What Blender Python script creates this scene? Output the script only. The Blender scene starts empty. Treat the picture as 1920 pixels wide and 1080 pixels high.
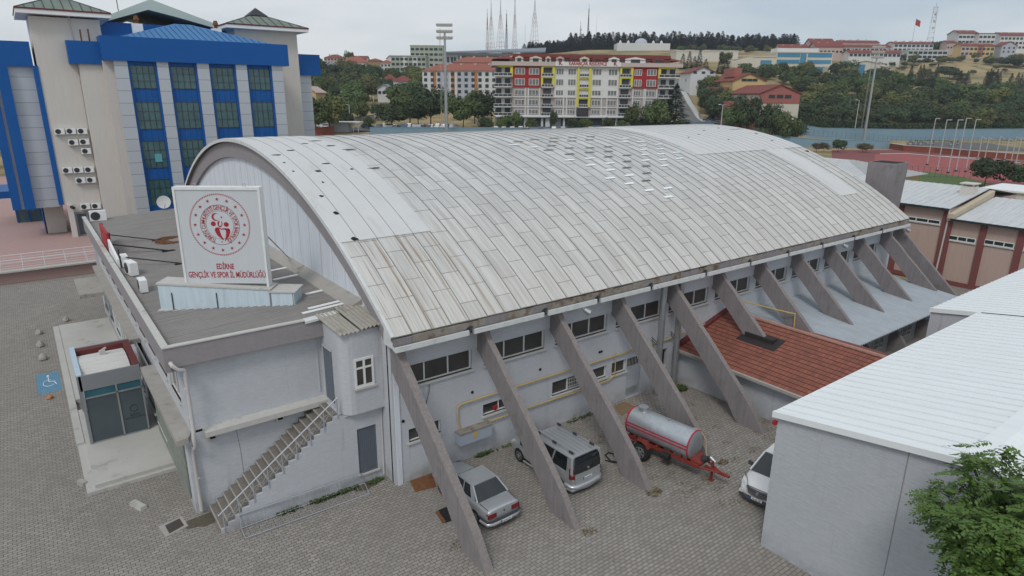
import bpy, bmesh, math, random
from math import sin, cos, pi, radians as R, atan2, sqrt, hypot
from mathutils import Vector, Matrix, noise
random.seed(7)
SC = bpy.context.scene
COL = SC.collection
# ------------------------------------------------------------------ camera
CP = Vector((-10.6755, -22.3371, 16.1827)); PITCH = R(16.626); ROLL = R(0.509); YAW = R(53.013); FPX = 1212.4
FW = Vector((cos(YAW)*cos(PITCH), sin(YAW)*cos(PITCH), -sin(PITCH)))
RT0 = Vector((sin(YAW), -cos(YAW), 0)); UP0 = RT0.cross(FW)
RT = RT0*cos(ROLL) + UP0*sin(ROLL); UP = -RT0*sin(ROLL) + UP0*cos(ROLL)
cam = bpy.data.cameras.new('camera'); co = bpy.data.objects.new('camera', cam); COL.objects.link(co)
cam.sensor_width = 36; cam.lens = 36*FPX/1920; cam.clip_start = 0.2; cam.clip_end = 6000
m = Matrix.Identity(4)
for i, ax in enumerate((RT, UP, -FW)):
    for j in range(3): m[j][i] = ax[j]
m.translation = CP; co.matrix_world = m; SC.camera = co
# ------------------------------------------------------------------ world and sun
SUN_EL, SUN_AZ = 50, 215      # azimuth: direction the light comes from, degrees from +X counter-clockwise
w = bpy.data.worlds.new('World'); SC.world = w; w.use_nodes = True
nt = w.node_tree; N = nt.nodes; N.clear()
out = N.new('ShaderNodeOutputWorld')
sky = N.new('ShaderNodeTexSky'); sky.sky_type = 'NISHITA'; sky.sun_disc = False
sky.sun_elevation = R(SUN_EL); sky.sun_rotation = R(90-SUN_AZ); sky.air_density = 1.2; sky.dust_density = 2.5
b1 = N.new('ShaderNodeBackground'); b1.inputs[1].default_value = 0.10; nt.links.new(sky.outputs[0], b1.inputs[0])
tc = N.new('ShaderNodeTexCoord'); mp = N.new('ShaderNodeMapping'); mp.inputs['Scale'].default_value = (1.2, 1.2, 5.0)
nz = N.new('ShaderNodeTexNoise'); nz.inputs['Scale'].default_value = 1.3; nz.inputs['Detail'].default_value = 4; nz.inputs['Roughness'].default_value = .55
cr = N.new('ShaderNodeValToRGB')
cr.color_ramp.elements[0].position = .40; cr.color_ramp.elements[0].color = (.55, .65, .75, 1)
cr.color_ramp.elements[1].position = .60; cr.color_ramp.elements[1].color = (.84, .88, .92, 1)
b2 = N.new('ShaderNodeBackground'); b2.inputs[1].default_value = 0.95
mx = N.new('ShaderNodeMixShader'); mx.inputs[0].default_value = .86
nt.links.new(tc.outputs['Generated'], mp.inputs[0]); nt.links.new(mp.outputs[0], nz.inputs['Vector'])
nt.links.new(nz.outputs['Fac'], cr.inputs[0]); nt.links.new(cr.outputs[0], b2.inputs[0])
nt.links.new(b1.outputs[0], mx.inputs[1]); nt.links.new(b2.outputs[0], mx.inputs[2]); nt.links.new(mx.outputs[0], out.inputs[0])
sl = bpy.data.lights.new('sun', 'SUN'); so = bpy.data.objects.new('sun', sl); COL.objects.link(so)
sl.energy = 1.25; sl.angle = R(14); sl.color = (1, .97, .92)
sd = Vector((cos(R(SUN_EL))*cos(R(SUN_AZ)), cos(R(SUN_EL))*sin(R(SUN_AZ)), sin(R(SUN_EL))))
so.rotation_euler = sd.to_track_quat('Z', 'Y').to_euler()
SC.view_settings.view_transform = 'Standard'; SC.view_settings.look = 'None'; SC.view_settings.exposure = 0; SC.view_settings.gamma = 1
try: SC.cycles.max_bounces = 5; SC.cycles.transparent_max_bounces = 6
except Exception: pass

# ------------------------------------------------------------------ placement helpers
def ray(u, v): return FW + RT*((u-960)/FPX) + UP*((540-v)/FPX)
FH = Vector((cos(YAW), sin(YAW), 0)); RH = Vector((sin(YAW), -cos(YAW), 0))
def at(u, v, D):
    d = ray(u, v); return CP + d*(D/d.dot(FH))
def vh(u): return 178+(u-960)*.0089
# ------------------------------------------------------------------ tagging
def tag(o, label=None, cat=None, group=None, kind=None):
    if label: o['label'] = label
    if cat: o['category'] = cat
    if group: o['group'] = group
    if kind: o['kind'] = kind
    return o
def empty(name, loc=(0, 0, 0), rz=0, label=None, cat=None, group=None):
    o = bpy.data.objects.new(name, None); COL.objects.link(o); o.location = loc; o.rotation_euler = (0, 0, rz)
    o.empty_display_size = .2
    return tag(o, label, cat, group)
def kids(o): return [c for c in COL.objects if c.parent == o]
CH = {}
def reg(o, p):
    o.parent = p; CH.setdefault(p.name, []).append(o)
def copy_tree(o, parent=None):
    c = o.copy(); COL.objects.link(c)
    if parent: reg(c, parent)
    for k in CH.get(o.name, []): copy_tree(k, c)
    return c
# ------------------------------------------------------------------ mesh builder
class MB:
    def __init__(s): s.v = []; s.f = []; s.m = []; s.mi = 0; s.uv = None
    def add(s, vs, fs):
        b = len(s.v); s.v += [tuple(x) for x in vs]
        for f in fs: s.f.append([b+i for i in f]); s.m.append(s.mi)
        return s
    def quad(s, a, b, c, d): return s.add([a, b, c, d], [(0, 1, 2, 3)])
    def box(s, x0, x1, y0, y1, z0, z1):
        return s.add([(x0, y0, z0), (x1, y0, z0), (x1, y1, z0), (x0, y1, z0), (x0, y0, z1), (x1, y0, z1), (x1, y1, z1), (x0, y1, z1)],
                     [(0, 3, 2, 1), (4, 5, 6, 7), (0, 1, 5, 4), (1, 2, 6, 5), (2, 3, 7, 6), (3, 0, 4, 7)])
    def hexa(s, p): return s.add(p, [(0, 3, 2, 1), (4, 5, 6, 7), (0, 1, 5, 4), (1, 2, 6, 5), (2, 3, 7, 6), (3, 0, 4, 7)])
    def prism(s, poly, a, b, axis='x'):
        n = len(poly)
        def P(p, t): return {'x': (t, p[0], p[1]), 'y': (p[0], t, p[1]), 'z': (p[0], p[1], t)}[axis]
        vs = [P(p, a) for p in poly]+[P(p, b) for p in poly]
        fs = [tuple(range(n))[::-1], tuple(range(n, 2*n))]+[(i, (i+1) % n, n+(i+1) % n, n+i) for i in range(n)]
        return s.add(vs, fs)
    def tube(s, p0, p1, r, r1=None, n=8, cap=True):
        p0 = Vector(p0); p1 = Vector(p1); r1 = r if r1 is None else r1; d = (p1-p0)
        if d.length < 1e-6: return s
        d.normalize(); a = d.orthogonal().normalized(); b = d.cross(a)
        vs = [p0+(a*cos(2*pi*i/n)+b*sin(2*pi*i/n))*r for i in range(n)]+[p1+(a*cos(2*pi*i/n)+b*sin(2*pi*i/n))*r1 for i in range(n)]
        fs = [(i, (i+1) % n, n+(i+1) % n, n+i) for i in range(n)]
        if cap: fs += [tuple(range(n))[::-1], tuple(range(n, 2*n))]
        return s.add(vs, fs)
    def path(s, pts, r, n=8):
        pts = [Vector(p) for p in pts]; k = len(pts); rings = []
        prev = None
        for i, p in enumerate(pts):
            t = ((pts[min(i+1, k-1)]-p).normalized()+(p-pts[max(i-1, 0)]).normalized())
            if t.length < 1e-6: t = Vector((0, 0, 1))
            t.normalize()
            if prev is None: a = t.orthogonal().normalized()
            else: a = (prev-t*prev.dot(t)).normalized()
            prev = a; b = t.cross(a)
            rings.append([p+(a*cos(2*pi*j/n)+b*sin(2*pi*j/n))*r for j in range(n)])
        vs = [q for g in rings for q in g]; fs = []
        for i in range(k-1):
            for j in range(n): fs.append((i*n+j, i*n+(j+1) % n, (i+1)*n+(j+1) % n, (i+1)*n+j))
        fs += [tuple(range(n))[::-1], tuple(range((k-1)*n, k*n))]
        return s.add(vs, fs)
    def grid(s, rows, closed=False):
        k = len(rows); n = len(rows[0]); vs = [p for r in rows for p in r]; fs = []
        for i in range(k-1):
            for j in range(n if closed else n-1): fs.append((i*n+j, i*n+(j+1) % n, (i+1)*n+(j+1) % n, (i+1)*n+j))
        return s.add(vs, fs)
    def build(s, name, mats, parent=None, loc=None, smooth=None, kind=None, fix=True):
        me = bpy.data.meshes.new(name); me.from_pydata(s.v, [], s.f); me.update()
        if fix:
            b = bmesh.new(); b.from_mesh(me); bmesh.ops.recalc_face_normals(b, faces=b.faces); b.to_mesh(me); b.free()
        if not isinstance(mats, (list, tuple)): mats = [mats]
        for q in mats: me.materials.append(q)
        for p, k in zip(me.polygons, s.m): p.material_index = min(k, len(mats)-1)
        if smooth is not None:
            for p in me.polygons: p.use_smooth = True
            try: me.set_sharp_from_angle(angle=R(smooth))
            except Exception: pass
        o = bpy.data.objects.new(name, me); COL.objects.link(o)
        if loc: o.location = loc
        if parent: reg(o, parent)
        if kind: o['kind'] = kind
        return o
# ------------------------------------------------------------------ materials
def _n(nt, t, **k):
    n = nt.nodes.new(t)
    for a, b in k.items(): setattr(n, a, b)
    return n
def mixc(nt, fac, a, b, mode='MIX'):
    n = nt.nodes.new('ShaderNodeMix'); n.data_type = 'RGBA'; n.blend_type = mode
    for s, v in ((0, fac), (6, a), (7, b)):
        if hasattr(v, 'is_output') or isinstance(v, bpy.types.NodeSocket): nt.links.new(v, n.inputs[s])
        else: n.inputs[s].default_value = v if s == 0 else (*v, 1)[:4]
    return n.outputs[2]
def ramp(nt, src, p0, p1, c0=(0, 0, 0, 1), c1=(1, 1, 1, 1)):
    n = nt.nodes.new('ShaderNodeValToRGB'); e = n.color_ramp.elements
    e[0].position = p0; e[1].position = p1; e[0].color = c0; e[1].color = c1
    nt.links.new(src, n.inputs[0]); return n.outputs[0]
def nz_(nt, vec, scale, detail=4, rough=.6, sc=None):
    if sc:
        m_ = nt.nodes.new('ShaderNodeMapping'); m_.inputs['Scale'].default_value = sc; nt.links.new(vec, m_.inputs[0]); vec = m_.outputs[0]
    n = nt.nodes.new('ShaderNodeTexNoise'); n.inputs['Scale'].default_value = scale; n.inputs['Detail'].default_value = detail
    n.inputs['Roughness'].default_value = rough; nt.links.new(vec, n.inputs['Vector']); return n.outputs['Fac']
def base(name, rough=.8, metal=0, spec=.5):
    m_ = bpy.data.materials.new(name); m_.use_nodes = True; nt = m_.node_tree; b = nt.nodes['Principled BSDF']
    b.inputs['Roughness'].default_value = rough; b.inputs['Metallic'].default_value = metal
    b.inputs['Specular IOR Level'].default_value = spec
    t = nt.nodes.new('ShaderNodeTexCoord'); return m_, nt, b, t.outputs['Object']
def bump(nt, b, h, s=.3, d=.02):
    n = nt.nodes.new('ShaderNodeBump'); n.inputs['Strength'].default_value = s; n.inputs['Distance'].default_value = d
    nt.links.new(h, n.inputs['Height']); nt.links.new(n.outputs[0], b.inputs['Normal'])
def dk(c, k): return tuple(x*k for x in c)
def mat(name, c, rough=.8, metal=0, var=.12, scale=1.5, streak=0., sdir='z', spec=.22, bmp=0, bscale=60, c2=None, stain=None, stainp=(.58, .72), hz=0, splash=0):
    m_, nt, b, co_ = base(name, rough, metal, spec)
    f = nz_(nt, co_, scale, 5)
    col = mixc(nt, f, dk(c, 1-var), c2 or dk(c, 1+var))
    if streak:
        sc = {'z': (5, 5, .35), 'y': (5, .3, .3), 'x': (.3, 5, .3)}[sdir]
        g = ramp(nt, nz_(nt, co_, 1.3, 5, .65, sc), .45, .75)
        col = mixc(nt, mulf(nt, g, streak), col, dk(c, .35))
    if stain:
        g = ramp(nt, nz_(nt, co_, .9, 6, .7), *stainp); col = mixc(nt, mulf(nt, g, .8), col, stain)
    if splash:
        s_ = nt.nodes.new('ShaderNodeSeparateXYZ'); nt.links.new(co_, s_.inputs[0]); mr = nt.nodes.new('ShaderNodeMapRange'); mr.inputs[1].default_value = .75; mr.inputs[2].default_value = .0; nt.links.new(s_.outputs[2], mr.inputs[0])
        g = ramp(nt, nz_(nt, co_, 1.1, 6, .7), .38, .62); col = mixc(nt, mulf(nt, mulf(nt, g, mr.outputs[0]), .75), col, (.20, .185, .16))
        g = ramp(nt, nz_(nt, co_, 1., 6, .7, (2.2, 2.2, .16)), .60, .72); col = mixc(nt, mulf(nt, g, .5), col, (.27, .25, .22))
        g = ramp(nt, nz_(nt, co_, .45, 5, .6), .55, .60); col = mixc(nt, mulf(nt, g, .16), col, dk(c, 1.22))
    nt.links.new(col, b.inputs['Base Color'])
    if hz:
        g = nz_(nt, co_, 1., 4, .7, (3.5, 3.5, 26)); col2 = mixc(nt, mulf(nt, ramp(nt, g, .40, .62), hz), col, dk(c, .72)); nt.links.new(col2, b.inputs['Base Color']); bump(nt, b, g, bmp or .3, .02)
    elif bmp: bump(nt, b, nz_(nt, co_, bscale, 3, .6), bmp)
    return m_
def mulf(nt, s, k):
    n = nt.nodes.new('ShaderNodeMath'); n.operation = 'MULTIPLY'; nt.links.new(s, n.inputs[0])
    if isinstance(k, (int, float)): n.inputs[1].default_value = k
    else: nt.links.new(k, n.inputs[1])
    return n.outputs[0]
def flat(name, c, rough=.6, metal=0, spec=.4):
    m_, nt, b, co_ = base(name, rough, metal, spec)
    col = mixc(nt, nz_(nt, co_, 7, 3), dk(c, .93), dk(c, 1.07)); nt.links.new(col, b.inputs['Base Color']); return m_
def paver(name, c, c2, mortar, bw, bh, rot=0, dirt=(.10, .085, .06), dirtp=(.56, .75)):
    m_, nt, b, co_ = base(name, .9, 0, .15)
    mpn = nt.nodes.new('ShaderNodeMapping'); mpn.inputs['Rotation'].default_value = (0, 0, rot); nt.links.new(co_, mpn.inputs[0])
    # wavy joints
    br = nt.nodes.new('ShaderNodeTexBrick'); br.inputs['Scale'].default_value = 1; br.inputs['Brick Width'].default_value = bw; br.inputs['Row Height'].default_value = bh
    br.inputs['Mortar Size'].default_value = .017; br.inputs['Mortar Smooth'].default_value = .3
    br.inputs['Color1'].default_value = (*c, 1); br.inputs['Color2'].default_value = (*c2, 1); br.inputs['Mortar'].default_value = (*mortar, 1)
    nn = nt.nodes.new('ShaderNodeTexNoise'); nn.inputs['Scale'].default_value = 1.5; nt.links.new(mpn.outputs[0], nn.inputs['Vector'])
    va = nt.nodes.new('ShaderNodeVectorMath'); va.operation = 'MULTIPLY_ADD'; va.inputs[1].default_value = (.05, .05, 0)
    nt.links.new(nn.outputs['Color'], va.inputs[0]); nt.links.new(mpn.outputs[0], va.inputs[2]); nt.links.new(va.outputs[0], br.inputs['Vector'])
    col = br.outputs['Color']
    col = mixc(nt, ramp(nt, nz_(nt, co_, .18, 4), .35, .65, (.75, .75, .75, 1), (1.15, 1.15, 1.15, 1)), (0, 0, 0), col) if False else col
    big = nz_(nt, co_, .16, 5, .65)
    col = mixc(nt, mulf(nt, ramp(nt, big, .42, .62), .45), col, dk(c, .55))
    tr = ramp(nt, nz_(nt, co_, 1., 5, .65, (.9, .12, 1)), .56, .66); col = mixc(nt, mulf(nt, tr, .28), col, dk(c, .5))
    mo = ramp(nt, nz_(nt, co_, 2.6, 8, .8), .60, .70); col = mixc(nt, mulf(nt, mo, .55), col, (.15, .135, .08))
    oil = ramp(nt, nz_(nt, co_, .55, 3, .5), .70, .76); col = mixc(nt, mulf(nt, oil, .6), col, dk(c, .35))
    spots = ramp(nt, nz_(nt, co_, .75, 8, .75), *dirtp); col = mixc(nt, mulf(nt, spots, .6), col, dirt)
    fine = nz_(nt, co_, 9, 3, .7); col = mixc(nt, mulf(nt, ramp(nt, fine, .3, .75), .25), col, dk(c, 1.35))
    nt.links.new(col, b.inputs['Base Color']); bump(nt, b, br.outputs['Fac'], -.35, .01); return m_
M = {}
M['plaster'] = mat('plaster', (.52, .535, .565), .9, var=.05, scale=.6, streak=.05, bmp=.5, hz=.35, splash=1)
M['plaster_white'] = mat('plaster_white', (.66, .67, .70), .9, var=.05, scale=.6, streak=.15, bmp=.2, bscale=20)
M['gable'] = mat('gable_white', (.66, .69, .74), .9, var=.05, scale=.8, streak=.28, bmp=.2, bscale=20)
M['butt'] = mat('buttress_concrete', (.25, .228, .232), .92, var=.18, scale=1.6, streak=.35, bmp=.8, bscale=18, stain=(.15, .135, .135), stainp=(.56, .74))
M['butt_top'] = mat('buttress_weathered', (.24, .21, .20), .95, var=.35, scale=9, streak=.2, bmp=.5, bscale=25)
M['fascia'] = mat('fascia_render', (.30, .278, .285), .92, var=.08, scale=.8, streak=.12, bmp=.5, hz=.3)
M['conc'] = mat('old_concrete', (.36, .34, .31), .95, var=.22, scale=1.4, stain=(.13, .11, .09), bmp=.6, bscale=12)
M['conc_light'] = mat('pale_concrete', (.46, .45, .42), .92, var=.12, scale=1.0, stain=(.25, .23, .20), bmp=.3, bscale=12)
M['coping'] = mat('coping', (.50, .49, .46), .85, var=.15, scale=4, stain=(.2, .18, .16))
M['gutter'] = mat('gutter_white', (.60, .61, .60), .9, var=.2, scale=3, stain=(.20, .17, .14), bmp=.4, bscale=10)
M['rust'] = mat('rusty_flashing', (.25, .17, .10), .9, var=.3, scale=2.5, c2=(.36, .36, .34), stain=(.10, .05, .025), stainp=(.5, .62))
M['rustp'] = mat('rust_plate', (.17, .075, .035), .9, var=.4, scale=6, stain=(.06, .03, .02))
M['glass'] = mat('window_glass', (.045, .045, .042), .14, var=.55, scale=.8, c2=(.095, .093, .085), spec=.6)
M['dark'] = flat('dark_void', (.012, .012, .012), .9)
M['frame'] = flat('window_frame_white', (.72, .72, .70), .5)
M['sill'] = mat('sill', (.52, .51, .49), .85, var=.12, scale=5)
M['steel'] = mat('galvanised', (.42, .43, .44), .42, .75, var=.18, scale=4, streak=.2)
M['pvc'] = mat('pipe_pvc', (.55, .53, .51), .6, var=.08, scale=4)
M['yellow'] = mat('gas_pipe_yellow', (.52, .38, .13), .6, var=.12, scale=5)
M['greydoor'] = mat('grey_door', (.14, .16, .19), .6, var=.1, scale=3)
M['white'] = flat('white_paint', (.78, .78, .77), .5)
M['boxblue'] = mat('cabinet_grey', (.36, .40, .46), .5, var=.1, scale=2)
M['red'] = flat('sign_red', (.36, .018, .028), .6)
M['darkmet'] = flat('dark_metal', (.05, .05, .055), .6, .3)
M['black'] = flat('black_rubber', (.02, .02, .02), .8)
M['shedroof'] = mat('shed_roof_white', (.76, .79, .79), .6, var=.03, scale=.6, streak=.12, sdir='y')
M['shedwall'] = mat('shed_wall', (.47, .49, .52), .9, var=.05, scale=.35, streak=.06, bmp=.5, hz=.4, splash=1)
M['paving'] = paver('courtyard_pavers', (.325, .300, .270), (.235, .215, .193), (.085, .077, .068), .27, .15, R(0))
M['pinkpave'] = mat('pink_paving', (.40, .27, .25), .9, var=.08, scale=.25, stain=(.27, .22, .17), stainp=(.6, .75))
M['asphalt'] = mat('asphalt', (.12, .12, .12), .95, var=.15, scale=.2)
M['bluepaint'] = paver('blue_bay_paint', (.16, .34, .49), (.12, .27, .41), (.08, .12, .15), .21, .115, 0, dirtp=(.65, .85))
# ------------------------------------------------------------------ walls with openings, windows
ZV = Vector((0, 0, 1))
def wallgrid(mb, o, ux, nrm, W, H, ops, dep=.18, uz=ZV):
    o = Vector(o); ux = Vector(ux); nrm = Vector(nrm)
    xs = sorted({0, W} | {a for q in ops for a in (q[0], q[1])}); zs = sorted({0, H} | {a for q in ops for a in (q[2], q[3])})
    P = lambda a, b, d=0: o+ux*a+uz*b-nrm*d
    for i in range(len(xs)-1):
        for j in range(len(zs)-1):
            cx, cz = (xs[i]+xs[i+1])/2, (zs[j]+zs[j+1])/2
            if any(q[0] < cx < q[1] and q[2] < cz < q[3] for q in ops): continue
            mb.quad(P(xs[i], zs[j]), P(xs[i+1], zs[j]), P(xs[i+1], zs[j+1]), P(xs[i], zs[j+1]))
    for a, b, c, d in [q[:4] for q in ops]:
        for (p, q) in (((a, c), (b, c)), ((b, c), (b, d)), ((b, d), (a, d)), ((a, d), (a, c))):
            mb.quad(P(*p), P(*q), P(*q, dep), P(*p, dep))
def bar(mb, o, ux, nrm, a0, a1, b0, b1, d0, d1, uz=ZV):
    P = lambda a, b, d: o+ux*a+uz*b-nrm*d
    mb.hexa([P(a0, b0, d0), P(a1, b0, d0), P(a1, b0, d1), P(a0, b0, d1), P(a0, b1, d0), P(a1, b1, d0), P(a1, b1, d1), P(a0, b1, d1)])
def win(parent, o, ux, nrm, a, b, c, d, n=1, tr=None, dep=.12, t=.05, fm='frame', gm='glass', open_=None, sill=True, name='window', rows=None):
    """frame with mullions plus pane, opening a..b by c..d in wall coordinates"""
    o = Vector(o); ux = Vector(ux); nrm = Vector(nrm); mb = MB()
    B = lambda *k: bar(mb, o, ux, nrm, *k)
    B(a, b, c, c+t, dep-.04, dep+.02); B(a, b, d-t, d, dep-.04, dep+.02); B(a, a+t, c+t, d-t, dep-.04, dep+.02); B(b-t, b, c+t, d-t, dep-.04, dep+.02)
    for k in range(1, n):
        x = a+(b-a)*k/n; B(x-t*.5, x+t*.5, c+t, d-t, dep-.04, dep+.02)
    for z in (rows or ([tr] if tr else [])): B(a+t, b-t, z-t*.4, z+t*.4, dep-.038, dep+.018)
    f = mb.build(name, M[fm], parent)
    g = MB(); bar(g, o, ux, nrm, a+.01, b-.01, c+.01, d-.01, dep+.005, dep+.03); g.build('pane', M[gm], f)
    if sill:
        s = MB(); bar(s, o, ux, nrm, a-.08, b+.08, c-.09, c, -.09, dep-.04); s.build('sill', M['sill'], f)
    return f
X = Vector((1, 0, 0)); Y = Vector((0, 1, 0))
# ------------------------------------------------------------------ the vaulted sports hall
YC, ZC, RR = 18.63, -19.72, 33.24
def arc(x, s, off=0.): return (x, YC+(RR+off)*sin(s/RR), ZC+(RR+off)*cos(s/RR))
SE = 20.9; XR0, XR1 = -.3, 44.5; DB = 4.2
hall = empty('sports_hall', (0, 0, 0), 0, 'large grey sports hall under a vaulted sheet metal roof propped by slanting concrete buttresses', 'sports hall')
# roof material on arc-length coordinates
m_, nt, b, co_ = base('roof_sheets', .6, .2, .3)
uvn = nt.nodes.new('ShaderNodeUVMap'); uvn.uv_map = 'arc'; uvo = uvn.outputs[0]
br = nt.nodes.new('ShaderNodeTexBrick'); br.inputs['Scale'].default_value = 1; br.inputs['Brick Width'].default_value = 1.8; br.inputs['Row Height'].default_value = .9
br.offset = .5; br.inputs['Mortar Size'].default_value = .022; br.inputs['Mortar Smooth'].default_value = .2
br.inputs['Color1'].default_value = (.64, .63, .61, 1); br.inputs['Color2'].default_value = (.53, .525, .515, 1); br.inputs['Mortar'].default_value = (.13, .12, .105, 1)
nt.links.new(uvo, br.inputs['Vector']); col = br.outputs['Color']
st = nz_(nt, uvo, 1.0, 6, .7, (.22, 7, 1)); col = mixc(nt, mulf(nt, ramp(nt, st, .43, .68), .7), col, (.30, .28, .255))
st = nz_(nt, uvo, 1.0, 5, .6, (.15, 3, 1)); col = mixc(nt, mulf(nt, ramp(nt, st, .45, .7), .5), col, (.72, .72, .71))
sp_ = nt.nodes.new('ShaderNodeSeparateXYZ'); nt.links.new(uvo, sp_.inputs[0])
def mrange(nt, s, a, b_, c=0, d=1):
    n = nt.nodes.new('ShaderNodeMapRange'); n.inputs[1].default_value = a; n.inputs[2].default_value = b_; n.inputs[3].default_value = c; n.inputs[4].default_value = d
    nt.links.new(s, n.inputs[0]); return n.outputs[0]
# rust runs, strongest near the front lower corner where the membrane ends
ru = ramp(nt, nz_(nt, uvo, 1.0, 5, .65, (.10, 5, 1)), .55, .63)
low = mrange(nt, sp_.outputs[0], 7.5, 4.5); near = mrange(nt, sp_.outputs[1], 9., 2.5)
col = mixc(nt, mulf(nt, mulf(nt, ru, low), near), col, (.24, .15, .075))
ru2 = ramp(nt, nz_(nt, uvo, 1.7, 5, .7, (.2, 4, 1)), .66, .74); col = mixc(nt, mulf(nt, ru2, .65), col, (.28, .21, .14))
warm = mrange(nt, sp_.outputs[0], 9, 1, 0, .45); col = mixc(nt, warm, col, (.60, .55, .46), 'MULTIPLY') if False else mixc(nt, mulf(nt, warm, .5), col, (.60, .54, .44))
nt.links.new(col, b.inputs['Base Color']); bump(nt, b, br.outputs['Fac'], -.3, .01); M['roof'] = m_
def arcsheet(name, mt, x0, x1, s0, s1, off, th, parent, ns=64, label=None, holes=None):
    bm = bmesh.new(); uvl = bm.loops.layers.uv.new('arc')
    def ring(o_): return [[bm.verts.new(arc(x, s0+(s1-s0)*i/ns, o_)) for i in range(ns+1)] for x in (x0, x1)]
    T = ring(off); Bt = ring(off-th)
    def face(vs, uv):
        f = bm.faces.new(vs)
        for l, q in zip(f.loops, uv): l[uvl].uv = q
        return f
    S = lambda i: SE+s0+(s1-s0)*i/ns
    XO = .35
    for i in range(ns):
        face([T[0][i], T[1][i], T[1][i+1], T[0][i+1]], [(S(i), x0+XO), (S(i), x1+XO), (S(i+1), x1+XO), (S(i+1), x0+XO)])
        face([Bt[0][i+1], Bt[1][i+1], Bt[1][i], Bt[0][i]], [(0, 0)]*4)
        for k in (0, 1): face([T[k][i], T[k][i+1], Bt[k][i+1], Bt[k][i]], [(S(i), .4)]*4)
    for i in (0, ns): face([T[0][i], T[1][i], Bt[1][i], Bt[0][i]], [(.1, .4)]*4)
    bmesh.ops.recalc_face_normals(bm, faces=bm.faces)
    me = bpy.data.meshes.new(name); bm.to_mesh(me); bm.free(); me.materials.append(mt)
    for p in me.polygons: p.use_smooth = True
    me.set_sharp_from_angle(angle=R(30))
    o = bpy.data.objects.new(name, me); COL.objects.link(o)
    if parent: reg(o, parent)
    if label: o['label'] = label
    return o
roof = arcsheet('roof', M['roof'], XR0, XR1, -SE, SE, 0, .06, hall, 96)
M['seam'] = mat('roof_seam', (.30, .29, .275), .6, .3, var=.3, scale=3, stain=(.17, .15, .13))
mb = MB(); k = 0
x = XR0+.0
xs = [.55+.9*i for i in range(49)]
for x in xs:
    rows = []
    sl = -SE
    n = 56
    for i in range(n+1):
        s = -SE+2*SE*i/n; rows.append([arc(x-.014, s, .0), arc(x-.009, s, .034), arc(x+.009, s, .034), arc(x+.014, s, .0)])
    mb.grid(rows)
mb.build('standing_seam', M['seam'], roof)['kind'] = 'stuff'
m_, nt, b, co_ = base('membrane', .7, 0, .3)
col = mixc(nt, nz_(nt, co_, .8, 6, .7), (.54, .54, .535), (.63, .63, .625))
col = mixc(nt, mulf(nt, ramp(nt, nz_(nt, co_, 1., 5, .7, (1.2, .25, .25)), .55, .75), .5), col, (.42, .40, .37)); nt.links.new(col, b.inputs['Base Color']); M['membrane'] = m_
arcsheet('roof_membrane', M['membrane'], XR0+.04, 4.15, -15.4, 12, .045, .04, roof, 60, label='plain whitish membrane patched over the front of the roof')
arcsheet('roof_membrane', M['membrane'], 30.0, XR1-.03, -10.1, 10, .045, .04, roof, 50, label='plain whitish membrane over the far crest of the roof')
arcsheet('roof_membrane', M['membrane'], 38.7, 41.4, -17.5, -10.12, .045, .04, roof, 20, label='narrow whitish membrane strip running down the far end of the roof')
# ridges on the membrane where the seams press through
mb = MB()
for x0, x1, s0, s1 in ((0, 4.15, -15.4, 12), (31.4, 44.4, -10.1, 10)):
    for x in xs:
        if x0 < x < x1 and (x0 > 5) == (x0 > 5):
            mb.grid([[arc(x-.02, s0+(s1-s0)*i/40, .044), arc(x, s0+(s1-s0)*i/40, .062), arc(x+.02, s0+(s1-s0)*i/40, .044)] for i in range(41)])
mb.build('membrane_ridge', M['seam'], roof)['kind'] = 'stuff'
def patch(name, mt, x, s, w, l, off, rng=None, parent=roof):
    mb = MB(); n = 9 if rng else 4
    pts = []
    if rng:
        for i in range(n):
            a = 2*pi*i/n; r_ = rng.uniform(.45, 1.1); pts.append((x+cos(a)*w/2*r_, s+sin(a)*l/2*r_))
    else: pts = [(x-w/2, s-l/2), (x+w/2, s-l/2), (x+w/2, s+l/2), (x-w/2, s+l/2)]
    n = len(pts)
    mb.add([arc(p[0], p[1], off) for p in pts]+[arc(p[0], p[1], off-.02) for p in pts], [tuple(range(n))]+[(i, (i+1) % n, n+(i+1) % n, n+i) for i in range(n)])
    return mb.build(name, mt, parent)
rg = random.Random(3)
for x, s, w_, l_ in [(.19, -5.9, .7, .22), (1.2, -5.06, .5, .2), (2.1, -7.8, .5, .2), (1.3, -8.8, .35, .25), (.37, -11.6, .22, .28), (.43, -13.2, .25, .3), (.45, -15.3, .35, .3),
                   (4.5, -5.4, .9, .18), (4.3, -8.85, .9, .12), (3.46, -2.6, .9, .3), (3.8, -4.3, .6, .3), (3.1, -8.8, .2, .2), (.1, -7.3, .2, .15), (.1, -8.6, .12, .2), (1.0, -10.2, .15, .2), (2.6, -3.4, .5, .2),
                   (41.5, -3.2, .5, .25), (43.2, -6.1, .4, .3), (42.4, -8.3, .3, .3), (38.2, -4.1, .5, .25), (35.7, -5.5, .4, .2), (43.8, -11.0, .3, .4), (43.0, -4.1, 2.4, .14), (37.3, -7.4, .25, .2), (33.4, -6.3, .3, .16)]:
    patch('torn_hole', M['dark'], x, s, w_, l_, .062, rg)
M['skyd'] = mat('skylight_dark', (.06, .075, .065), .3, var=.3, scale=3)
M['skyl'] = mat('skylight_white', (.82, .86, .88), .3, var=.04, scale=3)
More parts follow.
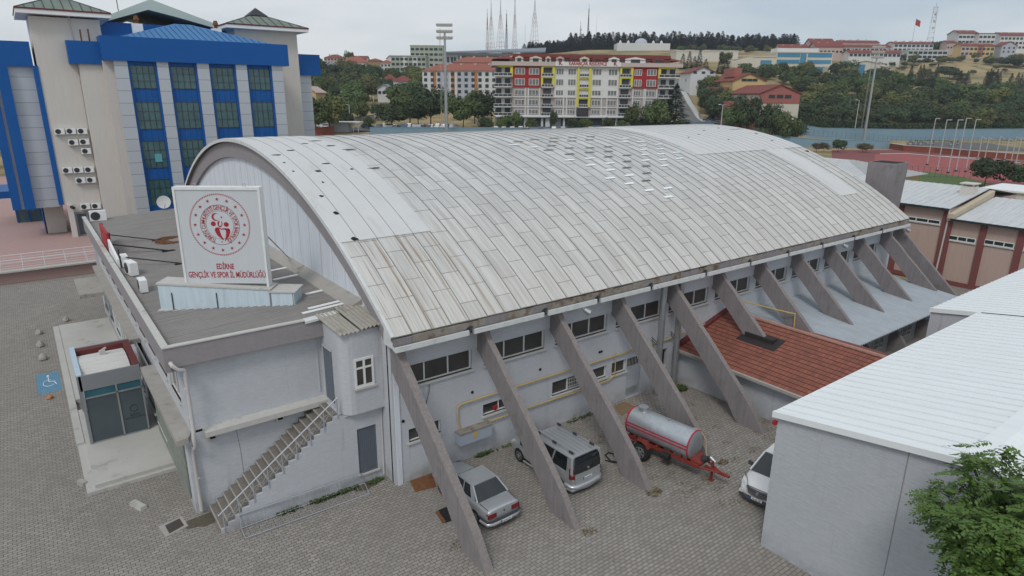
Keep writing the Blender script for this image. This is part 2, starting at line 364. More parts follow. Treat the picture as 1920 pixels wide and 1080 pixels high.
for x, s in [(17.5, -7.5), (18.5, -6.6), (18.5, -8.5), (19.5, -7.3), (20.4, -8.4), (21.25, -7.5), (22.99, -5.56), (21.25, -9.4), (22.15, -8.45), (23.05, -7.5), (21.25, -11.25), (22.15, -10.35), (23.1, -9.35),
             (21.25, -13.1), (22.2, -12.2), (23.1, -11.25), (18.4, -4.8), (19.5, -5.6), (21.2, -5.65), (22.1, -4.7), (20.4, -4.6), (16.7, -5.2), (24., -4.6)]:
    mb = MB(); 
    for (a, b_, c, d) in ((-.40, .40, -.10, .08),):
        mb.hexa([arc(x+a, s+c, .0), arc(x+b_, s+c, .0), arc(x+b_, s+d, .0), arc(x+a, s+d, .0), arc(x+a, s+c, .038), arc(x+b_, s+c, .038), arc(x+b_, s+d, .038), arc(x+a, s+d, .038)])
    f = mb.build('skylight', M['steel'], roof)
    patch('pane', M['skyd'], x, s-.01, .7, .12, .045, None, f)
for x, s in [(21.33, -15.1), (22.2, -14.2), (20.44, -14.2), (19.55, -13.25), (20.46, -12.3), (18.64, -12.4), (19.56, -11.4), (20.44, -10.43), (18.6, -10.5), (19.5, -9.45), (17.7, -9.5), (16.8, -6.75), (24.85, -11.4),
             (25.65, -10.5), (26.5, -9.55), (27.4, -8.6), (23.95, -10.4), (24.9, -9.45), (26.5, -7.65), (27.2, -6.8), (27.4, -10.5), (28.3, -9.45), (25.7, -8.5), (25.6, -6.6), (15.8, -6.0), (26.6, -5.7), (28.3, -7.6)]:
    patch('roof_light', M['skyl'], x, s, .8, .17, .05)
# arch beams and gable walls
def gable(x0, x1, xw0, xw1):
    mb = MB(); n = 60; S_ = SE-.35; rows = []
    for i in range(n+1):
        s = -S_+2*S_*i/n
        rows.append([arc(x0, s, -.17), arc(x1, s, -.17), arc(x1, s, -1.1), arc(x0, s, -1.1)])
    mb.grid(rows, True); mb.build('arch_beam', M['fascia'], hall)
    mb = MB(); pts = [(arc(0, -S_+2*S_*i/n, -1.0)[1], arc(0, -S_+2*S_*i/n, -1.0)[2]) for i in range(n+1)]
    poly = [(p[0], p[1]) for p in pts]+[(pts[-1][0], 0), (pts[0][0], 0)]
    mb.prism(poly, xw0, xw1, 'x'); g = mb.build('gable_wall', M['gable'], hall)
    return g
g = gable(-.12, .35, .08, .3)
mb = MB()
for i in range(26):
    y = 1.5+i*1.4; zt = ZC+sqrt((RR-1.1)**2-(y-YC)**2); mb.box(.074, .085, y-.006, y+.006, 7.2, zt)
mb.build('panel_joint', M['fascia'], g)['kind'] = 'stuff'
gable(43.9, 44.35, 43.95, 44.15)
mb = MB(); rows = [[arc(xx, -SE+2*SE*i/80, oo) for xx, oo in ((-.36, -.17), (-.36, .03), (-.22, .035), (-.22, .0))] for i in range(81)]
mb.grid(rows); mb.build('verge_flashing', M['gutter'], hall)
# south wall
LWIN = [(.69, 2.28, 1.85, 2.46, 2), (4.54, 6.4, 1.92, 2.48, 2), (8.72, 10.85, 1.72, 2.47, 2), (11.4, 12.5, 1.8, 2.46, 1), (12.9, 13.98, 1.75, 2.46, 1)]
ops = [(n*DB+.42, n*DB+3.95, 4.45, 5.38) for n in range(11) if n*DB+3.95 < 44.2]
ops = [(o[0], min(o[1], 43.8), o[2], o[3]) for o in ops]
lops = [(a, b_, c, d) for a, b_, c, d, n_ in LWIN]+[(14.08, 15.22, 0.02, 2.42), (16.2, 17.4, 1.2, 2.3)]
mb = MB(); wallgrid(mb, (0, 0, 0), X, -Y, 44.1, 6.65, ops+lops, .22)
mb.box(0, 44.1, .24, .34, 0, 6.6)
mb.quad((0, 0, 0), (0, 1.02, 0), (0, 1.02, 6.65), (0, 0, 6.65)); mb.quad((44.1, 0, 0), (44.1, 3, 0), (44.1, 3, 6.65), (44.1, 0, 6.65))
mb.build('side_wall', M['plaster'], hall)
mb = MB()
mb.box(0.05, 44.05, -.06, .0, 5.42, 6.6)           # band beam above the windows
for n in range(1, 11): mb.box(n*DB-.2, n*DB+.42, -.035, 0, 4.38, 5.42) if False else None
mb.build('wall_beam', M['plaster'], hall)
for n, (a, b_, c, d) in enumerate(ops):
    win(hall, (0, 0, 0), X, -Y, a, b_, c, d, 3, t=.06, dep=.16)
for a, b_, c, d, n_ in LWIN:
    f = win(hall, (0, 0, 0), X, -Y, a, b_, c, d, n_, t=.05, dep=.13)
    if 8 < a < 9:
        mb = MB()
        for i in range(9): mb.box(a+1.05+i*.12, a+1.062+i*.12, .02, .035, c+.04, d-.03)
        for z in (.2, .4, .6): mb.box(a+1.03, b_-.04, .036, .05, c+z, c+z+.015)
        mb.build('grille', M['frame'], f)
    if 4 < a < 5:
        mb = MB(); mb.tube((a+.75, .14, c+.06), (a+.75, .14, c+.28), .10, .14, 14); mb.build('bucket', M['red'], f)
# white door with barred fanlight
d_ = MB(); d_.box(14.1, 15.2, .10, .14, .04, 1.85); d_.box(14.1, 15.2, .08, .10, 1.8, 1.87); do = d_.build('door', M['shedwall'], hall, None)
do['label'] = 'pale grey steel door with barred top and vent slats'
mb = MB(); mb.box(14.1, 15.2, .16, .18, 1.87, 2.4); mb.build('pane', M['dark'], do)
mb = MB()
for i in range(10): mb.box(14.13+i*.118, 14.148+i*.118, .085, .1, 1.87, 2.4)
mb.build('bar', M['frame'], do)['kind'] = 'stuff'
mb = MB()
for i in range(6): mb.box(14.25, 15.05, .085, .1, .2+i*.07, .225+i*.07)
mb.build('vent_slat', M['steel'], do)['kind'] = 'stuff'
mb = MB(); mb.box(16.2, 17.4, .2, .22, 1.2, 2.3); mb.build('vent_opening', M['dark'], hall)
# wall holes
for x, z in ((3.95, 3.3), (7.9, 3.4), (11.9, 3.35), (12.05, 3.35), (.45, 2.95)):
    mb = MB(); mb.tube((x, -.03, z), (x, .02, z), .07, n=10); mb.build('vent_hole', M['dark'], hall)
# eaves: soffit, rusty fascia, white gutter with breaks
mb = MB(); mb.prism([(-.88, 6.62), (-.02, 6.62), (-.02, 7.0), (-.12, 7.45), (-.80, 6.85), (-.80, 6.70)], -.25, 44.45, 'x'); mb.build('eave_soffit', M['gutter'], hall)
mb = MB(); rg = random.Random(5); x = -.25
while x < 44.3:
    l_ = rg.uniform(.35, 1.1); x1 = min(x+l_, 44.45); dz = rg.uniform(0, .05)
    mb.mi = rg.choice((0, 0, 1)); mb.box(x, x1-.006, -.925-rg.uniform(0, .03), -.80, 6.74+dz, 7.09-rg.uniform(0, .05)); x = x1
mb.build('rusted_fascia', [M['rust'], M['butt']], hall)
mb = MB(); x = -.28; 
gap = [3.25, 7.3, 10.6, 14.4, 18.9, 23.1, 27.2, 31.3, 35.6, 39.8]
for i, g_ in enumerate(gap+[44.55]):
    mb.box(x, g_-.13, -1.10, -1.02, 6.56, 6.80-rg.uniform(0, .05)); mb.box(x, g_-.13, -1.02, -.86, 6.60, 6.66)
    x = g_+.13
mb.build('gutter', M['gutter'], hall)
mb = MB()
for g_ in gap:
    mb.box(g_-.13, g_-.03, -1.0, -.88, 6.64, 6.86); mb.tube((g_+.02, -1.02, 6.62), (g_+.02, -.98, 6.92), .05, n=7); mb.tube((g_-.12, -1.1, 6.72), (g_+.12, -1.0, 6.9), .025, n=6)
mb.build('gutter_bracket', M['darkmet'], hall)['kind'] = 'stuff'
# buttresses
prof = [(.02, 6.60), (.02, 5.40), (-.67, 4.80), (-1.63, 3.90), (-3.13, 2.40), (-4.58, .98), (-5.27, 0), (-6.80, 0), (-5.93, 1.18), (-5.0, 2.12), (-4.12, 2.95), (-2.9, 4.10), (-2.24, 4.68), (-1.55, 5.38), (-.80, 6.05), (-.42, 6.60)]
def buttress(x, th=.28, last=False):
    mb = MB(); n = len(prof); vs = [(x, p[0], p[1]) for p in prof]+[(x+th, p[0], p[1]) for p in prof]
    mb.add(vs, [tuple(range(n))[::-1], tuple(range(n, 2*n))])
    for i in range(n):
        mb.mi = 1 if 6 < i < n-1 else 0
        mb.add([vs[i], vs[(i+1) % n], vs[n+(i+1) % n], vs[n+i]], [(0, 1, 2, 3)])
    return mb
for n in range(12):
    x = n*DB if 0 < n < 11 else (.02 if n == 0 else 44.25)
    o = buttress(x, .34 if n == 0 else .28).build('buttress', [M['butt'], M['butt_top']], hall)
# service ducts
for x, y, z0 in ((15.98, -.6, 0.), (17.6, -.45, 0.)):
    mb = MB(); mb.tube((x, y, z0), (x, y, 6.95), .175, n=16)
    for z in (1.4, 2.9, 4.4, 5.9): mb.tube((x, y, z), (x, y, z+.05), .19, n=16)
    mb.tube((x, y, 6.55), (x, y, 6.62), .23, n=16); mb.build('flue_pipe', M['steel'], hall, smooth=40)
    mb = MB()
    for z in (3.1, 3.25): mb.tube((x-.35, y-.05, z), (x, 0, z), .025, n=5)
    mb.build('pipe_bracket', M['darkmet'], hall)
mb = MB(); mb.tube((16.0, -.9, .35), (16.7, -.75, .35), .22, n=14); mb.build('water_heater', M['plaster'], hall, smooth=40)
# gas pipes
mb = MB(); mb.path([(3.25, -.08, 1.72), (3.1, -.1, 2.2), (3.1, -.1, 2.85), (3.25, -.1, 2.94), (9.5, -.1, 2.93), (14.7, -.1, 2.9), (18.4, -.1, 2.9), (22.6, -.1, 3.35)], .035, 8); mb.build('gas_pipe', M['yellow'], hall, smooth=60)
mb = MB(); mb.path([(4.6, -.1, 1.6), (7.6, -.1, 1.6), (11, -.1, 1.55), (12.6, -.1, 1.6), (13.0, -.1, 1.75)], .035, 8); mb.path([(13.05, -.1, 1.7), (13.05, -.1, 3.05)], .03); mb.build('gas_pipe', M['yellow'], hall, smooth=60)
mb = MB(); mb.path([(24.0, .0, 3.9), (24.2, -.6, 3.9), (24.9, -2.9, 3.75), (25.0, -3.2, 3.75), (25.0, -3.25, 2.9)], .04); mb.build('gas_pipe', M['yellow'], hall, smooth=60)
# meter cabinet
mb = MB(); mb.box(3.0, 4.75, -.42, -.02, 1.04, 1.62); cab = mb.build('meter_cabinet', M['boxblue'], hall)
mb = MB(); mb.box(2.97, 4.78, -.46, 0, 1.62, 1.66); mb.build('lid', M['rust'], cab)
mb = MB(); mb.box(3.72, 3.95, -.43, -.42, 1.25, 1.55); mb.build('warning_sticker', M['yellow'], cab)
# floodlights at eaves
for x in (9.6, 33.9, 43.6):
    mb = MB(); mb.tube((x, -1.15, 6.45), (x+.18, -1.35, 6.3), .12, .15, 10); mb.tube((x, -1.0, 6.6), (x, -1.15, 6.45), .03); o = mb.build('floodlight', M['steel'], None, smooth=40)
    tag(o, {9.6: 'small grey lamp hanging under the eave by the fourth buttress', 33.9: 'small grey lamp hanging under the eave near the tin roof', 43.6: 'round silver lamp under the far corner of the hall eave'}[x], 'floodlight', 'lamps under the hall eaves')
# hanging cable
mb = MB(); mb.path([(1.75, -.03, 4.3), (1.72, -.05, 4.0), (1.6, -.05, 3.6), (1.55, -.04, 3.4)], .012, 5); mb.build('cable', M['black'], hall)
# concrete pylon at the far gable
mb = MB(); mb.hexa([(46, 1.32, 0), (47.6, 1.5, 0), (47.6, 3.61, 0), (46, 3.61, 0), (46, 1.32, 11.08), (48.1, 1.32, 11.12), (48.1, 3.6, 11.12), (46, 3.61, 11.08)])
py = mb.build('concrete_pylon', M['butt'], None); tag(py, 'tall grey concrete chimney block behind the far corner of the vaulted roof', 'chimney')
mb = MB(); mb.hexa([(46.25, 1.5, 11.06), (47.8, 1.5, 11.09), (47.8, 3.4, 11.09), (46.25, 3.4, 11.06), (46.25, 1.5, 11.11), (47.8, 1.5, 11.14), (47.8, 3.4, 11.14), (46.25, 3.4, 11.11)]); mb.build('opening', M['dark'], py)
# ------------------------------------------------------------------ annexes under the buttresses
m_, nt, b, co_ = base('red_tiles', .85, 0, .3)
uvn = nt.nodes.new('ShaderNodeUVMap'); uvn.uv_map = 'slope'; br = nt.nodes.new('ShaderNodeTexBrick'); br.inputs['Scale'].default_value = 1; br.offset = 0
br.inputs['Brick Width'].default_value = .20; br.inputs['Row Height'].default_value = .34; br.inputs['Mortar Size'].default_value = .010; br.inputs['Mortar Smooth'].default_value = .6
br.inputs['Color1'].default_value = (.28, .10, .066, 1); br.inputs['Color2'].default_value = (.205, .075, .053, 1); br.inputs['Mortar'].default_value = (.085, .03, .025, 1)
nt.links.new(uvn.outputs[0], br.inputs['Vector']); col = mixc(nt, mulf(nt, ramp(nt, nz_(nt, co_, 1.2, 7, .7), .52, .7), .6), br.outputs['Color'], (.13, .06, .045))
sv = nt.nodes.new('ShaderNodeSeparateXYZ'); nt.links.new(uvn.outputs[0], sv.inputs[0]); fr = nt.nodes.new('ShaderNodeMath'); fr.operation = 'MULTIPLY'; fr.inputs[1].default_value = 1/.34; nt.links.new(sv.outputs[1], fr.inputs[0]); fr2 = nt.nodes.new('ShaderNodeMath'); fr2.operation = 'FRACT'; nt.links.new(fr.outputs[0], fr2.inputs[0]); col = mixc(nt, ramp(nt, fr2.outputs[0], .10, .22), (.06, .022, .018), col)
nt.links.new(col, b.inputs['Base Color']); bump(nt, b, br.outputs['Fac'], -.6, .03); M['tiles'] = m_
def slope_quad(name, mt, a, b_, c, d, th, parent):
    """a->b eave edge, d->c ridge edge"""
    a, b_, c, d = map(Vector, (a, b_, c, d)); bm = bmesh.new(); uvl = bm.loops.layers.uv.new('slope'); e = (b_-a).normalized(); n = e.cross(d-a).normalized()
    if n.z < 0: n = -n
    up_ = n.cross(e)
    if up_.dot(d-a) < 0: up_ = -up_
    top = [bm.verts.new(p) for p in (a, b_, c, d)]; bot = [bm.verts.new(p-n*th) for p in (a, b_, c, d)]
    fs = [bm.faces.new(top), bm.faces.new(bot[::-1])]+[bm.faces.new([top[i], top[(i+1) % 4], bot[(i+1) % 4], bot[i]]) for i in range(4)]
    for f in fs:
        for l in f.loops: q = l.vert.co-a; l[uvl].uv = (q.dot(e), q.dot(up_))
    bmesh.ops.recalc_face_normals(bm, faces=bm.faces); me = bpy.data.meshes.new(name); bm.to_mesh(me); bm.free(); me.materials.append(mt)
    o = bpy.data.objects.new(name, me); COL.objects.link(o); reg(o, parent) if parent else None
    return o
rs = empty('boiler_house', (18.4, -4, 0), 0, 'low grey outbuilding with a red clay tile roof pierced by a buttress', 'outbuilding')
def inv(o, root): o.location = o.location-root.location; return o
def rootfix(root):
    for c in CH.get(root.name, []): c.location = c.location-root.location
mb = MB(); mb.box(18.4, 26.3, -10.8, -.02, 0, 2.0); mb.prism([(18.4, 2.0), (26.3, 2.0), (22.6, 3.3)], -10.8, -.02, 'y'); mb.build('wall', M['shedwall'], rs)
rr_ = slope_quad('roof', M['tiles'], (18.0, 0-.06, 2.15), (18.0, -11.2, 2.15), (22.7, -11.2, 3.6), (22.7, -.06, 3.6), .12, rs)
slope_quad('roof', M['tiles'], (26.9, -11.2, 2.3), (26.9, -3.3, 2.3), (22.7, -3.3, 3.6), (22.7, -11.2, 3.6), .12, rs)
mb = MB()
for i in range(31): 
    y = -11.2+i*.36; mb.tube((22.7, y, 3.60), (22.7, y+.38, 3.62), .13, .11, 8)
mb.build('ridge_tile', M['tiles2'] if 'tiles2' in M else mat('ridge_tiles', (.36, .20, .16), .9, var=.2, scale=4, stain=(.3, .27, .23)), rr_)['kind'] = 'stuff'
M['maroon'] = mat('maroon_trim', (.14, .035, .035), .6, var=.1, scale=3)
mb = MB(); mb.hexa([(18.3, -.28, 2.28), (22.9, -.28, 3.60), (22.9, -.02, 3.60), (18.3, -.02, 2.28), (18.3, -.28, 2.5), (22.9, -.28, 3.82), (22.9, -.02, 3.82), (18.3, -.02, 2.5)]); mb.build('flashing', M['maroon'], rs)
mb = MB(); mb.prism([(17.9, 2.02), (18.05, 2.02), (18.05, 2.17), (17.9, 2.17)], -11.2, -.1, 'y'); mb.build('gutter', M['conc'], rs)
M['tar'] = mat('tar', (.035, .03, .03), .7, var=.3, scale=6)
mb = MB(); zf = lambda x: 3.6-(22.7-x)*.3085
mb.hexa([(20.45, -4.75, zf(20.45)-.02), (21.6, -4.75, zf(21.6)-.02), (21.6, -2.35, zf(21.6)-.02), (20.45, -2.35, zf(20.45)-.02), (20.45, -4.75, zf(20.45)+.02), (21.6, -4.75, zf(21.6)+.02), (21.6, -2.35, zf(21.6)+.02), (20.45, -2.35, zf(20.45)+.02)])
mb.box(20.9, 21.38, -4.35, -2.6, 2.6, zf(21.4)+.12); mb.build('tar_patch', M['tar'], rs)
rootfix(rs)
# corrugated tin lean-to
ts = empty('lean_to', (34, -3, 0), 0, 'low lean-to shed with a bluish corrugated tin roof under the far buttresses', 'shed')
M['tin'] = mat('corrugated_tin', (.40, .44, .475), .5, .35, var=.15, scale=1.2, streak=.25, sdir='y', c2=(.47, .51, .545), stain=(.36, .34, .31), stainp=(.56, .7))
mb = MB(); rows = []
nx = 900; x0, x1 = 23.4, 42.6
for i in range(nx+1):
    x = x0+(x1-x0)*i/nx; dz = .035*sin(2*pi*(x-x0)/.26); ye = -6.35 if x > 25.3 else -5.5; yt_ = -.02
    rows.append([(x, yt_, 3.05+dz), (x, ye, 2.28+dz), (x, ye, 2.20+dz), (x, yt_, 2.97+dz)])
mb.grid(rows, True); M['tin_shade'] = mat('corrugated_tin_shaded', (.25, .28, .31), .6, .2, var=.2, scale=1.2); tr_ = mb.build('roof', [M['tin'], M['tin_shade']], ts)
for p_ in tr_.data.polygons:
    if p_.normal.x > .35: p_.material_index = 1  # shade painted in: one flank of each corrugation takes a darker tin
mb = MB(); mb.box(26.3, 42.6, -5.2, -.02, 0, 2.1); mb.build('wall', M['plaster'], ts)
for i in range(4):
    xx = 27.3+i*4.1
    f = win(ts, (xx, -5.21, 0), X, -Y, 0, 1.5, .5, 1.6, 2, dep=-.03, sill=False)
    mb = MB()
    for k in range(8): mb.box(xx+.1+k*.18, xx+.12+k*.18, -5.32, -5.30, .5, 1.6)
    for k in range(4): mb.box(xx+.02, xx+1.48, -5.34, -5.32, .6+k*.28, .62+k*.28)
    mb.build('grille', M['frame'], f)
rootfix(ts)
# ------------------------------------------------------------------ office wing
wg = empty('office_wing', (-4, 18, 0), 0, 'two storey grey office wing with a flat ribbed roof before the hall gable', 'office building')
WY0, WY1 = 2.95, 34.2
mb = MB()
wallgrid(mb, (-7.33, WY0, 0), X, -Y, 7.33, 3.5, [], .1)
gw = [(6+i*3.1, 8+i*3.1, .9, 2.4) for i in range(8)]
ops_w = [(WY1-(WY0+5.2+3.2*i)-2.2, WY1-(WY0+5.2+3.2*i), .9, 2.5) for i in range(8)]
wallgrid(mb, (-7.33, WY1, 0), -Y, -X, WY1-WY0, 3.5, ops_w, .15)
mb.box(-7.1, 0, WY0+.06, WY1, 0, 3.4)
mb.build('lower_wall', M['plaster'], wg)
for i, q in enumerate(ops_w): win(wg, (-7.33, WY1, 0), -Y, -X, q[0], q[1], q[2], q[3], 2, dep=.1)
mb = MB(); ops_u = [(WY1-(4.2+2.9*i)-2.1, WY1-(4.2+2.9*i), .7, 2.2) for i in range(10)]
wallgrid(mb, (-7.12, WY1, 3.6), -Y, -X, WY1-WY0, 2.9, ops_u, .15)
wallgrid(mb, (-7.12, WY0, 3.6), X, -Y, 7.12, 2.9, [], .1); mb.box(-6.9, 0, WY0+.05, WY1, 3.6, 6.4)
mb.quad((-7.33, WY1, 0), (0, WY1, 0), (0, WY1, 6.4), (-7.33, WY1, 6.4)); mb.build('upper_wall', M['plaster'], wg)
for i, q in enumerate(ops_u): win(wg, (-7.12, WY1, 3.6), -Y, -X, q[0], q[1], q[2], q[3], 2, dep=.1)
M['ltblue'] = mat('pale_blue_render', (.45, .56, .66), .85, var=.08, scale=1.5, streak=.2)
mb = MB(); mb.box(-7.2, -7.125, WY0-.04, WY1, 5.9, 6.35); mb.build('window_head_band', M['ltblue'], wg)
# concrete ledge (broken at the corner)
mb = MB(); mb.box(-7.72, -7.1, WY0-.05, 11.0, 3.34, 3.6); mb.box(-7.62, -7.1, 15.3, WY1, 3.34, 3.6); mb.prism([(-7.72, 2.9), (-7.72, 2.45), (-7.3, 2.5), (-7.12, 2.9)], 3.36, 3.6, 'z'); mb.build('ledge', M['conc'], wg)
mb = MB(); mb.prism([(2.5, 3.38), (2.96, 3.34), (2.96, 3.66), (2.5, 3.6)], -6.7, -1.76, 'x'); mb.build('ledge', M['coping'], wg)
# fascia and parapet
mb = MB()
mb.box(-7.70, -7.52, 2.5, WY1, 6.35, 7.3); mb.box(-7.52, -2.55, 2.5, 2.68, 6.5, 7.3); mb.box(-7.52, -7.12, 2.68, WY1, 6.3, 6.42); mb.box(-7.12, -1.8, 2.68, 2.95, 6.42, 6.5)
mb.hexa([(-2.55, 2.5, 6.5), (-1.7, 2.5, 6.5), (-1.7, 2.68, 6.5), (-2.55, 2.68, 6.5), (-2.55, 2.5, 7.2), (-1.7, 2.5, 7.2), (-1.7, 2.68, 7.2), (-2.55, 2.68, 7.2)])
mb.build('fascia', M['fascia'], wg)
mb = MB(); mb.box(-7.73, -7.48, 2.46, WY1, 7.30, 7.345); mb.box(-7.48, -2.5, 2.46, 2.71, 7.30, 7.345); mb.build('coping', M['coping'], wg)
# ribbed roof
zr = lambda x: 7.02+(x+7.5)/7.5*.42
mb = MB(); rows = []; y = 2.7; pr_ = [(0, 0), (.10, 0), (.12, .06), (.17, .06), (.20, 0)]
while y < WY1-.2:
    for dy, dz in pr_[:-1]: rows.append([(-7.5, y+dy, zr(-7.5)+dz), (.02, y+dy, zr(0)+dz)])
    y += .20
M['wingroof'] = mat('wing_roof', (.33, .31, .295), .6, .3, var=.10, scale=.8, streak=.3, sdir='x', stain=(.26, .24, .21), stainp=(.56, .75))
mb.grid(rows); wr = mb.build('roof', M['wingroof'], wg)
for y0, x0, x1 in ((3.2, -2.3, -.3), (3.6, -1.9, -.1), (5.6, -1.3, -.1), (8.9, -1.7, -.1), (10.6, -1.4, -.1)): mb = MB(); mb.hexa([(x0, y0, zr(x0)+.05), (x1, y0, zr(x1)+.05), (x1, y0+.22, zr(x1)+.05), (x0, y0+.22, zr(x0)+.05), (x0, y0, zr(x0)+.075), (x1, y0, zr(x1)+.075), (x1, y0+.22, zr(x1)+.075), (x0, y0+.22, zr(x0)+.075)]); mb.build('roof_strip', M['white'], wr)
mb = MB(); mb.hexa([(-.55, 2.6, 7.40), (.1, 2.6, 7.48), (.1, WY1, 7.48), (-.55, WY1, 7.44), (-.5, 2.6, 7.50), (.1, 2.6, 7.75), (.1, WY1, 7.75), (-.5, WY1, 7.5)]); mb.build('gable_flashing', M['conc'], wg)
mb = MB(); mb.hexa([(-2.5, 2.42, 7.2), (.1, 2.42, 7.38), (.1, 2.75, 7.4), (-2.5, 2.75, 7.22), (-2.5, 2.42, 7.30), (.1, 2.42, 7.48), (.1, 2.75, 7.52), (-2.5, 2.75, 7.34)]); mb.build('edge_flashing', M['gutter'], wg)
mb = MB(); mb.path([(-7.52, 2.42, 6.75), (-7.5, 2.25, 6.7), (-7.35, 2.28, 6.5), (-7.15, 2.33, 6.42), (-7.1, 2.4, 6.2), (-7.1, 2.42, 3.9), (-7.14, 2.36, 3.6), (-7.1, 2.42, 3.2), (-7.15, 2.8, 2.9), (-7.16, 2.84, .15)], .075, 10)
for z in (5.6, 4.4, 3.0, 1.6): mb.tube((-7.12, 2.43 if z > 3.5 else 2.83, z), (-7.12, 2.43 if z > 3.5 else 2.83, z+.05), .09, n=10)
mb.build('drainpipe', M['pvc'], wg, smooth=60)
for x in (-6.4, -3.75):
    mb = MB(); mb.box(x-.17, x+.17, 2.84, 2.95, 3.05, 3.32); v = mb.build('wall_vent', M['coping'], wg)
    mb = MB(); mb.box(x-.1, x+.1, 2.82, 2.845, 3.11, 3.26); mb.build('opening', M['dark'], v)
mb = MB(); mb.path([(-5.4, 2.945, .5), (-5.42, 2.945, 2.2), (-5.5, 2.945, 3.3)], .006, 5); mb.build('cable', M['darkmet'], wg)
mb = MB(); mb.box(-1.98, -1.93, 2.9, 2.95, 3.9, 6.4); mb.build('downpipe', M['plaster'], wg)
# banner panels on the west front
M['banner'] = mat('faded_banner', (.20, .22, .19), .7, var=.35, scale=2.5, c2=(.34, .36, .32))
mb = MB(); mb.box(-7.40, -7.35, 3.6, 10.6, .35, 3.1); mb.build('banner_panel', M['banner'], wg)
# stair tower
M['twr'] = M['plaster']
tb = MB(); cx, cy, r_ = -1.28, 1.20, .48
pl = [(0.03, .72), (cx, .72)]+[(cx-r_*sin(R(a)), cy-r_*cos(R(a))) for a in (22, 45, 68)]+[(-1.76, 1.2), (-1.76, 2.95), (.03, 2.95)]
tb.prism(pl, 3.48, 7.1, 'z'); tw = tb.build('stair_tower_wall', M['plaster'], wg)
mb = MB(); wallgrid(mb, (-6.75, 1.02, 0), X, -Y, 6.78, 3.5, [(5.55, 6.43, .5, 2.62)], .12); lw = mb.build('stair_wall', M['plaster'], None)
lw_ops = lw; bpy.data.objects.remove(lw)
mb = MB(); wallgrid(mb, (-1.9, 1.02, 0), X, -Y, 1.95, 3.48, [(.70, 1.58, .48, 2.62)], .12); mb.box(-1.9, .03, 1.16, 2.95, 0, 3.47); mb.build('porch_wall', M['plaster'], wg)
mb = MB(); mb.box(-1.2, -.32, 1.10, 1.14, .48, 2.62); dd = mb.build('door', M['greydoor'], wg); dd['label'] = 'dark grey ribbed metal door at ground level'
mb = MB()
for i in range(10): mb.box(-1.17+i*.087, -1.14+i*.087, 1.075, 1.1, .52, 2.6)
mb.build('rib', M['greydoor'], dd)['kind'] = 'stuff'
mb = MB(); mb.box(-1.25, -.27, .94, 1.08, .40, .48); mb.build('door_step', M['sill'], wg)
f = win(wg, (0, .72, 0), X, -Y, -1.27, -.42, 4.66, 5.92, 2, dep=-.01, t=.09, rows=[5.5]); f['label'] = 'white framed casement window with a small top light'
mb = MB(); mb.box(-1.80, -1.755, 1.75, 2.6, 3.72, 6.02); dd = mb.build('door', M['greydoor'], wg); dd['label'] = 'dark grey metal door at the top of the stairs'
mb = MB(); mb.path([(-1.80, 1.7, 6.08), (-1.86, 2.2, 6.12), (-1.8, 2.7, 6.1)], .02, 6); mb.path([(-.08, 1.0, .1), (-.08, .98, 3.38), (-1.7, .98, 3.40)], .035, 6); mb.build('conduit', M['pvc'], wg)
M['asb'] = mat('asbestos_sheet', (.34, .32, .28), .95, var=.3, scale=5, stain=(.12, .11, .09), bmp=.6, bscale=25)
def corr(x0, x1, ya, za, yb, zb, name, tilt=0):
    mb = MB(); rows = []; n = int((x1-x0)/.18*8)
    for i in range(n+1):
        x = x0+(x1-x0)*i/n; dz = .035*sin(2*pi*x/.18); rows.append([(x-.12, ya, za+dz+tilt*(x-x0)), (x+.05, yb, zb+dz+tilt*(x-x0)), (x+.05, yb, zb+dz-.02+tilt*(x-x0)), (x-.12, ya, za+dz-.02+tilt*(x-x0))])
    mb.grid(rows, True); return mb.build(name, M['asb'], wg)
corr(-1.86, -.95, 2.75, 7.42, .60, 7.12, 'roof_sheet'); corr(-1.0, .02, 2.9, 7.52, .55, 7.20, 'roof_sheet', .06)
rootfix(wg)
# outside staircase
st_ = empty('outside_staircase', (-4.3, 1.9, 0), 0, 'straight stone staircase climbing the wing wall beside the bicycle rack', 'staircase')
ns = 18; x0, x1 = -6.85, -1.9; H_ = 3.5; run = (x1-x0)/ns; rise = H_/ns
pts = [(x0, 0)]
for i in range(ns): pts += [(x0+i*run, (i+1)*rise), (x0+(i+1)*run, (i+1)*rise)]
pts += [(x1, 0)]
mb = MB(); mb.prism(pts, 1.02, 1.12, 'y'); mb.build('side_wall', M['plaster'], st_)
M['steps'] = mat('worn_steps', (.20, .18, .16), .95, var=.3, scale=6, stain=(.12, .10, .08), bmp=.5)
mb = MB(); mb.prism([(p[0], p[1]+.004) for p in pts], 1.12, 2.94, 'y'); mb.build('steps', M['steps'], st_)
mb = MB()
for i in range(ns): mb.box(x0+i*run-.02, x0+i*run+.03, 1.10, 2.93, (i+1)*rise-.03, (i+1)*rise+.012)
mb.build('step_nosing', M['conc'], st_)['kind'] = 'stuff'
M['rail'] = flat('rail_paint', (.40, .42, .46), .5, .3)
mb = MB(); sl_ = H_/(x1-x0); zz = lambda x: (x-x0)*sl_
mb.tube((x0-.05, 1.0, .84), (x1-.02, 1.0, zz(x1)+.84), .028, n=7)
